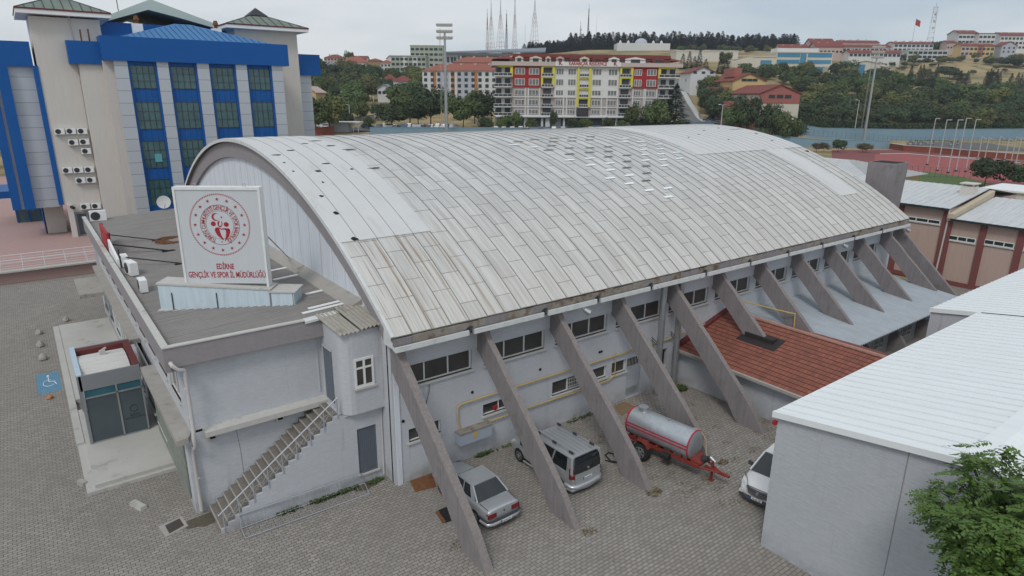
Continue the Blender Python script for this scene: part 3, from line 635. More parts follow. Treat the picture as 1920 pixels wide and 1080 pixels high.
for i in range(9):
    x = x0+.12+i*(x1-x0-.2)/8; mb.tube((x, 1.0, zz(x)-.05), (x, 1.0, zz(x)+.84), .022, n=6)
    if i < 8:
        xn = x0+.12+(i+1)*(x1-x0-.2)/8; xm = (x+xn)/2; zm = zz(xm)+.42
        for (p, q) in (((x, zz(x)+.35), (xm-.1, zm-.02)), ((xn, zz(xn)+.35), (xm+.1, zm)), ((x, zz(x)+.62), (xm-.05, zm+.06)), ((xn, zz(xn)+.62), (xm+.05, zm+.05))): mb.tube((p[0], 1., p[1]), (q[0], 1., q[1]), .009, n=4)
        mb.tube((xm-.1, 1, zm-.02), (xm, 1, zm+.12), .009, n=4); mb.tube((xm, 1, zm+.12), (xm+.1, 1, zm), .009, n=4); mb.tube((xm+.1, 1, zm), (xm, 1, zm-.1), .009, n=4); mb.tube((xm, 1, zm-.1), (xm-.1, 1, zm-.02), .009, n=4)
mb.build('railing', M['rail'], st_)
rootfix(st_)
# bicycle rack
bk = empty('bicycle_rack', (-3.7, .5, 0), 0, 'long low grey bicycle rack lying along the foot of the staircase wall', 'bicycle rack'); mb = MB()
A, B, C_, D_ = Vector((-6.2, .2, .04)), Vector((-1.2, .08, .04)), Vector((-6.17, .9, .04)), Vector((-1.05, .92, .04)); E_, F_ = Vector((-6.15, .98, .58)), Vector((-1.2, .84, .6))
for p, q in ((A, B), (C_, D_), (E_, F_), (A, C_), (B, D_), (C_, E_), (D_, F_)): mb.tube(p, q, .02, n=6)
mb.build('frame', M['rail'], bk); mb = MB()
for i in range(1, 27):
    t = i/27; a_ = A.lerp(B, t); c = C_.lerp(D_, t); e = E_.lerp(F_, t); mb.path([a_, c, c+Vector((0, .02, .05)), e], .009, 4)
mb.build('hoop', M['rail'], bk)['kind'] = 'stuff'; rootfix(bk)
# entrance porch
pc = empty('entrance_porch', (-8.9, 13, 0), 0, 'boxy grey entrance porch with dark glass doors and a white barrel roof', 'porch')
M['alu'] = mat('aluminium_panel', (.30, .31, .33), .5, .4, var=.06, scale=1)
M['tealglass'] = mat('teal_glass', (.03, .12, .16), .15, var=.4, scale=1.2, spec=.6); M['greyglass'] = mat('grey_glass', (.075, .095, .11), .2, var=.25, scale=1, spec=.5)
mb = MB(); mb.box(-10.2, -7.74, 11.0, 11.1, 3.0, 3.74); mb.box(-10.22, -10.1, 11.0, 15.2, 3.0, 3.74); mb.box(-10.2, -7.66, 15.1, 15.2, 3.0, 3.74); mb.box(-10.22, -10.1, 10.98, 11.14, .3, 3.0); mb.box(-10.22, -10.1, 15.06, 15.22, .3, 3.0); mb.box(-10.1, -7.74, 11.1, 15.1, 3.0, 3.05); mb.build('frame', M['alu'], pc)
mb = MB(); mb.box(-10.26, -10.05, 11.0, 15.2, 3.74, 3.80); mb.build('coping', M['ltblue'], pc)
mb = MB(); mb.box(-10.05, -7.7, 14.75, 15.1, 3.40, 3.70); mb.box(-8.0, -7.7, 11.1, 14.8, 3.35, 3.76); mb.build('gutter', M['maroon'], pc)
mb = MB(); rows = []; M['wrib'] = mat('white_ribbed', (.62, .61, .58), .5, var=.08, scale=1, streak=.3, sdir='x')
for i in range(0, 61):
    t = i/60; y = 11.12+t*3.6; z = 3.35+.5*sin(pi*(t*.75+.12))-.12+(.02 if i % 6 == 0 else 0); rows.append([(-10.04, y, z), (-8.05, y, z), (-8.05, y, 3.2), (-10.04, y, 3.2)])
mb.grid(rows, True); mb.build('barrel_roof', M['wrib'], pc)
mb = MB(); mb.box(-9.1, -8.85, 13.5, 13.7, 3.7, 3.9); mb.tube((-9.1, 13.55, 3.85), (-8.8, 13.75, 3.95), .06); mb.build('camera_box', M['coping'], pc)
for a, b_, nm in ((-10.08, -8.83, 0), (-8.78, -7.74, 1)):
    g_ = MB(); g_.box(a, b_, 11.04, 11.07, .36, 2.58); gd = g_.build('glass_door', M['greyglass'], pc); g_ = MB(); g_.box(a, b_, 11.04, 11.07, 2.64, 3.0); g_.build('transom_window', M['tealglass'], pc)
mb = MB(); mb.box(-8.84, -8.77, 11.0, 11.08, .33, 3.0); mb.box(-10.1, -7.74, 11.0, 11.08, 2.575, 2.645); mb.box(-10.1, -7.74, 11.0, 11.08, .30, .365); mb.box(-7.8, -7.74, 11.0, 11.08, .33, 3.0); mb.build('door_frame', M['steel'], pc)
mb = MB(); mb.box(-10.16, -10.13, 11.15, 15.05, .36, 3.0); mb.build('side_glass', M['greyglass'], pc)
# ------------------------------------------------------------------ text helper
def text_mesh(txt, size=1., bold=.0, xs=1., align='CENTER'):
    cu = bpy.data.curves.new('t', 'FONT'); cu.body = txt; cu.size = size; cu.align_x = align; cu.offset = bold; cu.resolution_u = 3
    o = bpy.data.objects.new('t', cu); COL.objects.link(o); dg = bpy.context.evaluated_depsgraph_get(); me = bpy.data.meshes.new_from_object(o.evaluated_get(dg))
    vs = [(v.co.x*xs, v.co.y) for v in me.vertices]; fs = [tuple(p.vertices) for p in me.polygons]
    bpy.data.objects.remove(o); bpy.data.curves.remove(cu); bpy.data.meshes.remove(me); return vs, fs
def put_text(mb, txt, org, ux, uy, size, bold=0, xs=1., nrm=None, th=.0, width=None):
    vs, fs = text_mesh(txt, size, bold, xs)
    if width and vs:
        w0 = max(v[0] for v in vs)-min(v[0] for v in vs); k = width/w0; vs = [(a*k, b_) for a, b_ in vs]
    org = Vector(org); mb.add([org+ux*a+uy*b_ for a, b_ in vs], fs)
emb = MB(); emb_o = Vector((-8.25, 11.03, 1.5)); put_text(emb, 'EDİRNE', emb_o+Vector((0, 0, -.28)), X, ZV, .12, .002); put_text(emb, 'GENÇLİK VE SPOR İL MÜDÜRLÜĞÜ', emb_o+Vector((0, 0, -.42)), X, ZV, .1, .002, width=.85)
for a in range(12): emb.tube(emb_o+Vector((cos(a*pi/6)*.17, 0, .1+sin(a*pi/6)*.17)), emb_o+Vector((cos((a+1)*pi/6)*.17, 0, .1+sin((a+1)*pi/6)*.17)), .012, n=4)
M['dkprint'] = flat('dark_print', (.03, .04, .05), .6)
emb.build('door_lettering', M['dkprint'], pc, fix=False); rootfix(pc)
# platforms (setting)
def slab(name, x0, x1, y0, y1, z0, z1, mt, kind='structure'):
    mb = MB(); mb.box(x0, x1, y0, y1, z0, z1); return mb.build(name, mt, None, kind=kind)
slab('entrance_step', -10.72, -7.34, 6.85, 11.6, -.02, .14, M['conc_light']); slab('entrance_platform', -10.4, -7.35, 7.05, 15.4, .0, .3, M['conc_light'])
slab('kerb', -10.75, -10.42, 11.6, 31.4, -.02, .22, M['conc_light']); slab('side_platform', -10.4, -7.35, 17.0, 31.4, -.02, .25, M['conc_light'])
mb = MB(); mb.box(-9.0, -7.62, 27.2, 31.9, 3.05, 3.3); cn = mb.build('canopy_slab', M['conc'], None); tag(cn, 'thin concrete canopy slab jutting from the wing wall beyond the porch', 'canopy')
# ------------------------------------------------------------------ big sign
A0 = Vector((-6.84, 8.03, 0)); sg = empty('rooftop_sign', tuple(A0)[:2]+(7.1,), 0, 'big square white sign with a red round emblem standing on the wing roof', 'sign')
du = Vector((4.71, -3.35, 0)).normalized(); dn = Vector((-du.y, du.x, 0))
def SP(s, z, d): return A0+du*s+dn*d+Vector((0, 0, z))
def sbox(mb, s0, s1, d0, d1, z0, z1, z0b=None, z1b=None):
    z0b = z0 if z0b is None else z0b; z1b = z1 if z1b is None else z1b
    mb.hexa([SP(s0, z0, d0), SP(s1, z0b, d0), SP(s1, z0b, d1), SP(s0, z0, d1), SP(s0, z1, d0), SP(s1, z1b, d0), SP(s1, z1b, d1), SP(s0, z1, d1)])
M['signbase'] = mat('sign_base', (.56, .66, .72), .7, var=.06, scale=1.5, streak=.3, stain=(.45, .45, .42), stainp=(.6, .75))
mb = MB(); sbox(mb, 0, 4.75, 0, .95, 7.12, 8.25, 7.12, 8.0); sbox(mb, 4.75, 5.78, -.05, 1.05, 7.15, 7.92, 7.15, 7.9); mb.build('plinth', M['signbase'], sg)
mb = MB(); sbox(mb, -.04, 4.78, -.04, 1.0, 8.26, 8.34, 8.01, 8.06); sbox(mb, 4.70, 5.86, -.1, 1.12, 7.93, 7.985, 7.91, 7.96); sbox(mb, -.1, 5.85, -.12, 1.1, 7.06, 7.13); mb.build('plinth_cap', M['coping'], sg)
mb = MB()
for s in (.55, 2.45, 4.74, 4.78, 5.72): sbox(mb, s, s+.02, -.058, -.0, 7.13, 7.9)
for i in range(30): sbox(mb, .1+i*.19, .2+i*.19, -.22, -.13, 7.06, 7.10) if i % 3 else None
mb.build('panel_joint', M['darkmet'], sg)['kind'] = 'stuff'
P0, P1, PZ0, PZ1, PD = 1.03, 4.63, 8.22, 12.4, .3
M['signface'] = mat('sign_face', (.55, .575, .60), .6, var=.03, scale=.8, streak=.06); M['signframe'] = mat('sign_frame', (.72, .73, .72), .6, var=.08, scale=3, streak=.2, stain=(.35, .28, .2), stainp=(.62, .72))
mb = MB(); sbox(mb, P0+.08, P1-.08, PD+.04, PD+.4, PZ0, PZ1-.1); fc = mb.build('panel', M['signface'], sg)
mb = MB(); sbox(mb, P0, P0+.09, PD, PD+.45, PZ0-.1, PZ1); sbox(mb, P1-.09, P1, PD, PD+.45, PZ0-.35, PZ1); sbox(mb, P0+.09, P1-.09, PD, PD+.45, PZ1-.12, PZ1); mb.build('frame', M['signframe'], sg)
mb = MB()
for s in (1.9, 3.95): mb.path([SP(s-.05, PZ1, .5), SP(s-.05, PZ1+.12, .5), SP(s+.05, PZ1+.12, .5), SP(s+.05, PZ1, .5)], .015, 5)
mb.build('lifting_eye', M['steel'], sg)
PDp = PD+.034; KX = 1.0
CS, CZ = 2.82, 10.80
def ep(a, r): return SP(CS+r*sin(a)*KX*.95, CZ+r*cos(a), PDp)
em = MB()
def ring_(r0, r1, n=72):
    for i in range(n):
        a, b_ = 2*pi*i/n, 2*pi*(i+1)/n; em.quad(ep(a, r0), ep(b_, r0), ep(b_, r1), ep(a, r1))
for i in range(96):
    a = 2*pi*i/96; em.quad(ep(a, 1.27), ep(a+.032, 1.27), ep(a+.062, 1.335), ep(a+.030, 1.335))
em.build('rope_border', M['red'], sg, fix=False)
for i in range(16):
    em = MB(); a = 2*pi*(i+.0)/16; c = (CS+1.09*sin(a)*.95, CZ+1.09*cos(a)); ps = []
    for k in range(10):
        rr = .085 if k % 2 == 0 else .034; t = a*0+k*pi/5; ps.append(SP(c[0]+rr*sin(t), c[1]+rr*cos(t), PDp))
    cc = SP(c[0], c[1], PDp)
    for k in range(10): em.add([cc, ps[k], ps[(k+1) % 10]], [(0, 1, 2)])
    em.build('star', M['red'], sg, fix=False)
em = MB()
txt = 'TÜRKİYE CUMHURİYETİ GENÇLİK VE SPOR BAKANLIĞI'
# letters run clockwise from lower left to lower right
n = len(txt); span = R(318); wts = [.45 if ch in ' İIiı' else (1.25 if ch in 'MÜUGOCÇN' else 1.) for ch in txt]; tot = sum(wts); acc = 0
for ch, wt in zip(txt, wts):
    a = R(180+21)+span*(acc+wt/2)/tot; acc += wt
    if ch == ' ': continue
    vs, fs = text_mesh(ch, .25, .004, .70); rad = .72
    e1 = Vector((cos(a), -sin(a))); e2 = Vector((sin(a), cos(a)))
    em.add([SP(CS+(e2.x*(rad-.075+y)+e1.x*x)*.95, CZ+(e2.y*(rad-.065+y)+e1.y*x), PDp) for x, y in vs], fs)
cc = (CS, CZ-.73)
em.add([SP(cc[0]+.03*sin(k*pi/4), cc[1]+.03*cos(k*pi/4), PDp) for k in range(8)], [tuple(range(8))])
em.build('ring_lettering', M['red'], sg, fix=False); em = MB()
cen = (-.14, .34); R1, R2 = .17, .14; off = (.055, .0); pts = []
for k in range(20): a = R(40)+R(280)*k/19; pts.append((cen[0]+R1*cos(a), cen[1]+R1*sin(a)))
pin = []
for k in range(20): a = R(52)+R(256)*k/19; pin.append((cen[0]+off[0]+R2*cos(a), cen[1]+off[1]+R2*sin(a)))
for k in range(19): em.quad(*[SP(CS+p[0], CZ+p[1], PDp) for p in (pts[k], pts[k+1], pin[k+1], pin[k])])
ps = [SP(CS+.10+(.055 if k % 2 == 0 else .022)*sin(k*pi/5+.2), CZ+.33+(.055 if k % 2 == 0 else .022)*cos(k*pi/5+.2), PDp) for k in range(10)]; c0 = SP(CS+.10, CZ+.33, PDp)
for k in range(10): em.add([c0, ps[k], ps[(k+1) % 10]], [(0, 1, 2)])
def disc(x, z, r, n=20): em.add([SP(CS+x+r*sin(2*pi*k/n), CZ+z+r*cos(2*pi*k/n), PDp) for k in range(n)], [tuple(range(n))])
disc(-.27, .05, .105); disc(.27, .02, .105)
def blob(p): 
    em.add([SP(CS+a_, CZ+b_, PDp) for a_, b_ in p], [tuple(range(len(p)))])
def strip(l, r_):
    for k in range(len(l)-1): em.quad(*[SP(CS+p[0], CZ+p[1], PDp) for p in (l[k], l[k+1], r_[k+1], r_[k])])
strip([(-.24, -.22), (-.22, -.32), (-.15, -.46), (-.04, -.56), (.06, -.66)], [(-.13, -.10), (-.04, -.17), (-.03, -.28), (.01, -.45), (.10, -.64)])
strip([(-.24, -.22), (-.21, -.14), (-.13, -.10)], [(-.22, -.24), (-.16, -.2), (-.08, -.14)])
strip([(.40, -.20), (.40, -.32), (.33, -.48), (.22, -.62), (.14, -.72)], [(.16, -.14), (.22, -.24), (.22, -.36), (.19, -.5), (.13, -.70)])
strip([(.40, -.20), (.34, -.15), (.16, -.14), (.05, -.16), (-.06, -.10)], [(.36, -.25), (.28, -.2), (.16, -.20), (.03, -.20), (-.10, -.12)])
strip([(-.08, .15), (-.10, .04), (-.07, -.06), (.0, -.11), (.07, -.06), (.12, .04), (.10, .16)], [(.02, .16), (-.04, .04), (-.03, -.02), (.01, -.05), (.05, -.02), (.08, .05), (.07, .16)])
em.build('red_emblem', M['red'], sg, fix=False)
M['dkred'] = flat('dark_line', (.10, .02, .03), .6)
em = MB(); ring_(.845, .862); ring_(.60, .612); em.build('emblem_ring', M['dkred'], sg, fix=False)
em = MB(); put_text(em, 'EDİRNE', SP(2.83, 8.87, PDp), du, ZV, .34, .008, width=.74)
put_text(em, 'GENÇLİK VE SPOR İL MÜDÜRLÜĞÜ', SP(2.87, 8.49, PDp), du, ZV, .36, .007, width=3.3); em.build('red_lettering', M['red'], sg, fix=False)
mb = MB()
for p, q in ((SP(4.5, 10.4, .7), (-.05, 11.6, 7.75)), (SP(4.5, 9.2, .75), (-.9, 13.0, 7.5)), (SP(1.2, 10.2, .75), (-3.6, 15, 7.3))): mb.tube(p, q, .03, n=6)
mb.build('brace', M['steel'], sg); rootfix(sg)
# roof clutter
def acunit(x, y, z, rz, lab, grp, s=1.):
    r0 = empty('air_conditioner', (x, y, z), rz, lab, 'air conditioner', grp)
    mb = MB(); mb.box(-.42*s, .42*s, -.16*s, .16*s, .05, .62*s); mb.build('casing', M['white'], r0)
    mb = MB(); mb.tube((-.12*s, -.162*s, .33*s), (-.12*s, -.175*s, .33*s), .24*s, n=20); mb.tube((-.12*s, -.175*s, .33*s), (-.12*s, -.185*s, .33*s), .07*s, n=10); fg = mb.build('fan_grille', M['darkmet'], r0)
    mb = MB(); mb.box(-.42*s, .42*s, -.14*s, -.1*s, 0, .05); mb.box(-.42*s, .42*s, .1*s, .14*s, 0, .05); mb.build('bracket', M['steel'], r0)
    return r0
acunit(-7.05, 17.4, 7.1, R(-90), 'white air conditioner on the wing roof edge nearest the small signs', 'air conditioners on the wing roof')
acunit(-7.0, 15.2, 7.1, R(-80), 'large white slatted air conditioner, middle one along the wing roof edge', 'air conditioners on the wing roof', 1.15)
acunit(-7.0, 11.6, 7.1, R(-90), 'white air conditioner standing alone on the wing roof close to the big sign', 'air conditioners on the wing roof')
acunit(-6.8, 33.0, 7.1, R(-5), 'white air conditioner on the far back corner of the wing roof', 'air conditioners on the wing roof', 1.25)
for (y0, y1, mt, nm, lab) in ((20.6, 24.4, M['red'], 'roof_edge_sign', 'red slanted board sign behind the wing parapet'), (17.0, 21.0, M['ltblue'], 'roof_edge_sign', 'white and pale blue board sign behind the wing parapet')):
    sgn = empty(nm, (-7.3, (y0+y1)/2, 7.1), 0, lab, 'sign', 'board signs on the wing parapet')
    mb = MB(); zt = 8.4 if y0 > 20 else 8.1
    mb.hexa([(-7.42, y0, 7.1), (-7.30, y0, 7.1), (-7.30, y1, 7.1), (-7.42, y1, 7.1), (-7.42, y0, zt-.5 if y0 < 20 else zt), (-7.30, y0, zt-.5 if y0 < 20 else zt), (-7.30, y1, zt), (-7.42, y1, zt)]); mb.build('board', mt if y0 > 20 else M['white'], sgn)
    for yy in (y0+.15, y1-.15): mb = MB(); mb.box(-7.29, -7.24, yy-.05, yy+.05, 7.05, zt); mb.tube((-7.25, yy, 7.7), (-4.6, yy-1.4, 7.25), .035, n=6); mb.box(-4.9, -4.2, yy-1.55, yy-1.35, 7.2, 7.26); mb.build('strut', M['black'], sgn)
    rootfix(sgn)
mb = MB(); rg = random.Random(8); pts = []
for i in range(70): a = i*.42; r_ = .75+.25*sin(i*.9)+.2*rg.random(); pts.append((-3.4+r_*1.3*cos(a), 22+r_*1.2*sin(a), 7.30+.02*(i % 3)))
mb.path(pts, .03, 5); tag(mb.build('cable_coil', M['rustp'], None), 'tangled coil of old cable lying on the wing roof behind the big sign', 'cable')
# satellite dish
dsh = empty('satellite_dish', (-2.3, 34.0, 7.2), 0, 'white satellite dish on the back edge of the wing roof', 'satellite dish'); mb = MB(); rows = []
for i in range(6): r_ = .1*i; rows.append([(r_*cos(a*pi/9), -.25+.14*r_*r_*-1.5+.0, .8+r_*sin(a*pi/9)) for a in range(18)])
mb.grid(rows, True); d0 = mb.build('dish', M['white'], dsh, smooth=60); mb = MB(); mb.tube((0, 0, 0), (0, -.1, .75), .04); mb.tube((0, -.25, .3), (0, -.9, .75), .02); mb.build('mount', M['steel'], dsh)
# ------------------------------------------------------------------ white roofed shed
sh = empty('white_roofed_shed', (18, -17, 0), 0, 'large plain grey shed with a bright white ribbed metal roof at right', 'shed')
EY, EZ, SLP, RY = -11.55, 5.47, .166, -17.6
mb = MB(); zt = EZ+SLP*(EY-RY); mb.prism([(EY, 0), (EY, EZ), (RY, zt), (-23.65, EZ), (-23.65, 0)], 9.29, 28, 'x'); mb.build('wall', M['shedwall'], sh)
mb = MB(); mb.box(9.28, 9.29, -15.785, -15.755, 0, EZ+SLP*(EY+15.77)-.02); mb.build('wall_joint', M['fascia'], sh)
def ribroof(name, x0, x1, y0, z0, y1, z1, pitch, mt, parent, ov=.12):
    mb = MB(); rows = []; x = x0-ov; w_ = pitch
    while x < x1+ov:
        for dx, dz in ((0, 0), (w_*.72, 0), (w_*.80, .035), (w_*.92, .035)): rows.append([(x+dx, y0, z0+dz), (x+dx, y1, z1+dz)])
        x += w_
    mb.grid(rows); return mb.build(name, mt, parent)
# ribs run across the slope direction of the picture: along x
M['ribside'] = mat('shed_roof_rib_side', (.60, .63, .64), .6)
def sroof(x0, x1, ye, off):
    mb = MB(); rows = []; x = x0
    while x < x1:
        for dx, dz in ((0, 0), (.50, 0), (.53, .04), (.57, .04), (.60, 0)):
            xx = min(x+dx, x1); rows.append([(xx, ye, EZ+off+SLP*(EY-ye)+dz), (xx, RY, EZ+off+SLP*(EY-RY)+dz)])
        x += .6
    mb.grid(rows); o = mb.build('roof', [M['shedroof'], M['ribside']], sh)
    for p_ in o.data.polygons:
        if abs(p_.normal.x) > .5: p_.material_index = 1  # rib flanks, picked by face normal, take the darker grey
    return o
sroof(9.16, 28.0, EY+.12, .06); sroof(28.0, 44, EY+2.35, .07)
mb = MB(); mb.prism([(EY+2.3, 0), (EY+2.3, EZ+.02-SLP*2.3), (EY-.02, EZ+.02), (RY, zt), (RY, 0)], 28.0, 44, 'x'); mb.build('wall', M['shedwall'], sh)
mb = MB(); mb.hexa([(9.12, RY, zt+.02), (28, RY, zt+.02), (28, -23.8, EZ-.02), (9.12, -23.8, EZ-.02), (9.12, RY, zt+.1), (28, RY, zt+.1), (28, -23.8, EZ+.05), (9.12, -23.8, EZ+.05)]); mb.build('roof_slope', M['shedroof'], sh)
mb = MB(); mb.hexa([(9.26, RY+.5, zt+.02), (44, RY+.5, zt+.02), (44, RY-.3, zt+.06), (9.26, RY-.3, zt+.06), (9.26, RY+.5, zt+.10), (44, RY+.5, zt+.10), (44, RY, zt+.16), (9.26, RY, zt+.16)]); mb.build('ridge_cap', M['shedroof'], sh)
mb = MB(); mb.hexa([(9.11, EY+.14, EZ-.12), (9.27, EY+.14, EZ-.12), (9.27, RY, zt-.12), (9.11, RY, zt-.12), (9.11, EY+.14, EZ+.10), (9.27, EY+.14, EZ+.10), (9.27, RY, zt+.10), (9.11, RY, zt+.10)]); mb.box(9.2, 28, EY+.1, EY+.16, EZ-.1, EZ+.06); mb.build('verge_trim', M['shedroof'], sh)
mb = MB(); mb.box(27.92, 28.0, EY-.1, EY+2.3, EZ-.35, EZ+.01) if False else mb.hexa([(27.9, EY, EZ-.12), (28.02, EY, EZ-.12), (28.02, EY+2.35, EZ-.12-.39), (27.9, EY+2.35, EZ-.12-.39), (27.9, EY, EZ+.12), (28.02, EY, EZ+.12), (28.02, EY+2.35, EZ+.12-.39), (27.9, EY+2.35, EZ+.12-.39)]); mb.build('verge_trim', M['shedroof'], sh)
mb = MB(); mb.box(9.16, 9.3, EY+.0, EY+.13, 5.05, 5.2); mb.build('red_lamp', M['red'], sh)
rootfix(sh)
# ------------------------------------------------------------------ ground near the hall
def sheet(name, poly, z, mt, kind='structure'):
    mb = MB(); n = len(poly); mb.add([(p[0], p[1], z) for p in poly], [tuple(range(n))]); return mb.build(name, mt, None, kind=kind, fix=False)
sheet('paved_courtyard', [(-70, -80), (60, -80), (60, -2), (46, 0), (46, 12), (-7.0, 47.2), (-70, 46.9)], 0., M['paving'])
def irr(name, cx, cy, rx, ry, z, mt, n=14, seed=1, kind='structure'):
    rg = random.Random(seed); p = []
    for i in range(n): a = 2*pi*i/n; k = rg.uniform(.7, 1.15); p.append((cx+cos(a)*rx*k, cy+sin(a)*ry*k))
    return sheet(name, p, z, mt, kind)
sheet('blue_parking_bay', [(-12.02, 19.5), (-10.9, 19.6), (-10.9, 22.7), (-12.02, 22.8)], .004, M['bluepaint'])
mb = MB(); 
for k in range(14):
    a0, a1 = R(70+k*18), R(70+(k+1)*18); mb.tube((-11.45+.28*cos(a0), 21.0+.5*sin(a0), .008), (-11.45+.28*cos(a1), 21.0+.5*sin(a1), .008), .02, n=4)
mb.path([(-11.45, 21.9, .01), (-11.45, 21.2, .01), (-11.2, 21.15, .01), (-11.1, 20.6, .01)], .025, 4); mb.tube((-11.45, 22.0, .01), (-11.45, 22.15, .01), .07, n=8)
mb.build('wheelchair_marking', M['white'], None, kind='structure')
M['moss'] = mat('moss_dirt', (.10, .085, .055), .95, var=.5, scale=7, c2=(.17, .15, .11), bmp=.8)
irr('dirt_patch', -7.1, 2.35, .8, .5, .005, M['moss'], seed=4)
irr('dirt_patch', -1.0, .75, .6, .3, .006, M['moss'], seed=5)
sheet('rusty_cover_plate', [(.62, -.06), (1.7, -.08), (1.35, -1.11), (.42, -.93)], .012, M['rustp']); sheet('rusty_cover_plate', [(12.96, -.22), (13.9, -.2), (13.85, -1.1), (12.5, -1.3)], .008, mat('rusty_earth', (.22, .15, .09), .95, var=.35, scale=5))
sheet('drain_pit', [(.57, -2.56), (.97, -2.56), (.65, -3.46), (.38, -3.44)], .008, M['dark'])
mb = MB(); mb.hexa([(.40, -2.65, 0), (.52, -2.6, 0), (.42, -3.4, 0), (.28, -3.4, 0), (.40, -2.65, .05), (.52, -2.6, .05), (.42, -3.4, .05), (.28, -3.4, .05)]); mb.build('drain_kerb', M['rustp'], None, kind='structure')
sheet('manhole_cover', [(-8.5, 2.85), (-7.96, 3.0), (-7.9, 2.42), (-8.46, 2.22)], .02, mat('manhole', (.07, .06, .055), .8, var=.3, scale=8))
sheet('manhole_rim', [(-8.72, 2.95), (-7.86, 3.12), (-7.78, 2.3), (-8.62, 2.08)], .012, M['conc'])
def rock(name, x, y, s, mt, lab, cat, grp=None, sz=(1, 1, 1)):
    bm = bmesh.new(); bmesh.ops.create_icosphere(bm, subdivisions=2, radius=s)
    for v in bm.verts:
        k = 1+.28*noise.noise(v.co*3/s*.4+Vector((x, y, 0))); v.co = Vector((v.co.x*sz[0], v.co.y*sz[1], max(v.co.z*sz[2], -s*.3)))*k
    me = bpy.data.meshes.new(name); bm.to_mesh(me); bm.free(); me.materials.append(mt); o = bpy.data.objects.new(name, me); COL.objects.link(o); o.location = (x, y, s*.3*sz[2]); return tag(o, lab, cat, grp)
for (x, y, s, l) in ((-11.57, 30.9, .22, 'grey parking stone, second from the wing in the row of four'), (-11.61, 28.1, .24, 'grey parking stone, third from the wing in the row of four'), (-11.57, 25.3, .24, 'grey parking stone nearest the blue parking bay'), (-9.9, 33.0, .22, 'grey parking stone nearest the wing wall beyond the platform')):
    rock('parking_stone', x, y, s, M['conc'], l, 'stone', 'stones on the pavement', (1, 1, 1.3))
rock('orange_bollard_base', -11.5, 18.6, .17, mat('orange_stone', (.42, .20, .10), .9), 'small orange block beside the blue parking bay', 'block')
mb = MB(); mb.hexa([(-9.42, 5.12, 0), (-9.12, 4.42, 0), (-8.86, 4.52, 0), (-9.16, 5.22, 0), (-9.40, 5.10, .17), (-9.10, 4.45, .15), (-8.88, 4.54, .15), (-9.18, 5.18, .17)]); tag(mb.build('kerb_block', M['conc_light'], None), 'loose pale kerb block lying on the paving near the manhole', 'concrete block')
mb = MB(); mb.hexa([(-11.0, 8.1, 0), (-10.8, 7.7, 0), (-10.65, 7.75, 0), (-10.8, 8.2, 0), (-11.0, 8.1, .2), (-10.8, 7.7, .2), (-10.65, 7.75, .2), (-10.8, 8.2, .2)]); tag(mb.build('kerb_block', M['conc'], None), 'broken grey kerb block beside the corner of the entrance step', 'concrete block')
def weeds(name, spots, lab, seed=1, h=.18, mt=None):
    rg = random.Random(seed); mb = MB()
    for (x, y, rx, ry, n) in spots:
        for i in range(n):
            a = rg.uniform(0, 2*pi); k = sqrt(rg.random()); px, py = x+cos(a)*rx*k, y+sin(a)*ry*k; t = rg.uniform(0, 2*pi); l_ = rg.uniform(.4, 1)*h
            d = Vector((cos(t), sin(t), rg.uniform(.3, 1.2))).normalized()*l_; s = Vector((-sin(t), cos(t), 0))*l_*.3; p = Vector((px, py, .0)); mb.add([p, p+d*.5+s, p+d, p+d*.5-s], [(0, 1, 2, 3)])
    o = mb.build(name, mt or M['weed'], None, fix=False, kind='stuff'); return tag(o, lab, 'weeds')
M['weed'] = mat('weeds', (.055, .095, .03), .9, var=.35, scale=9, c2=(.10, .14, .05))
M['drygrass'] = mat('dry_weeds', (.16, .12, .06), .9, var=.35, scale=9, c2=(.22, .17, .10))
weeds('weeds', [(-2.9, .86, .6, .1, 260), (-1.9, .88, .5, .12, 260), (-4.3, .9, .5, .08, 120), (-.6, .8, .4, .12, 90)], 'green weeds growing through the bicycle rack', 2)
weeds('weeds', [(4.4, -.15, .5, .1, 90), (6.3, -.2, 1.5, .1, 60), (17.6, -.9, .5, .35, 500), (2.5, -.15, .8, .06, 60), (19, -3, .1, 2, 60), (10.6, -.2, 1., .1, 60)], 'green weeds along the foot of the hall wall', 3, .22)
weeds('dry_weeds', [(8.6, -6.9, .35, .3, 160), (.2, -4.9, .5, .3, 60), (4.6, -7.2, .3, .2, 50), (13, -7.2, .3, .2, 80)], 'dry grass tufts at the buttress feet', 4, .14, M['drygrass'])
rg = random.Random(11)
weeds('fallen_leaves', [(rg.uniform(9.2, 19), rg.uniform(-9.5, -2.2), .35, .22, 34) for _ in range(70)]+[(rg.uniform(7.5, 12), rg.uniform(-2.5, -.5), .5, .3, 20) for _ in range(12)], 'brown leaf litter scattered around the tank trailer', 6, .085, M['drygrass'])
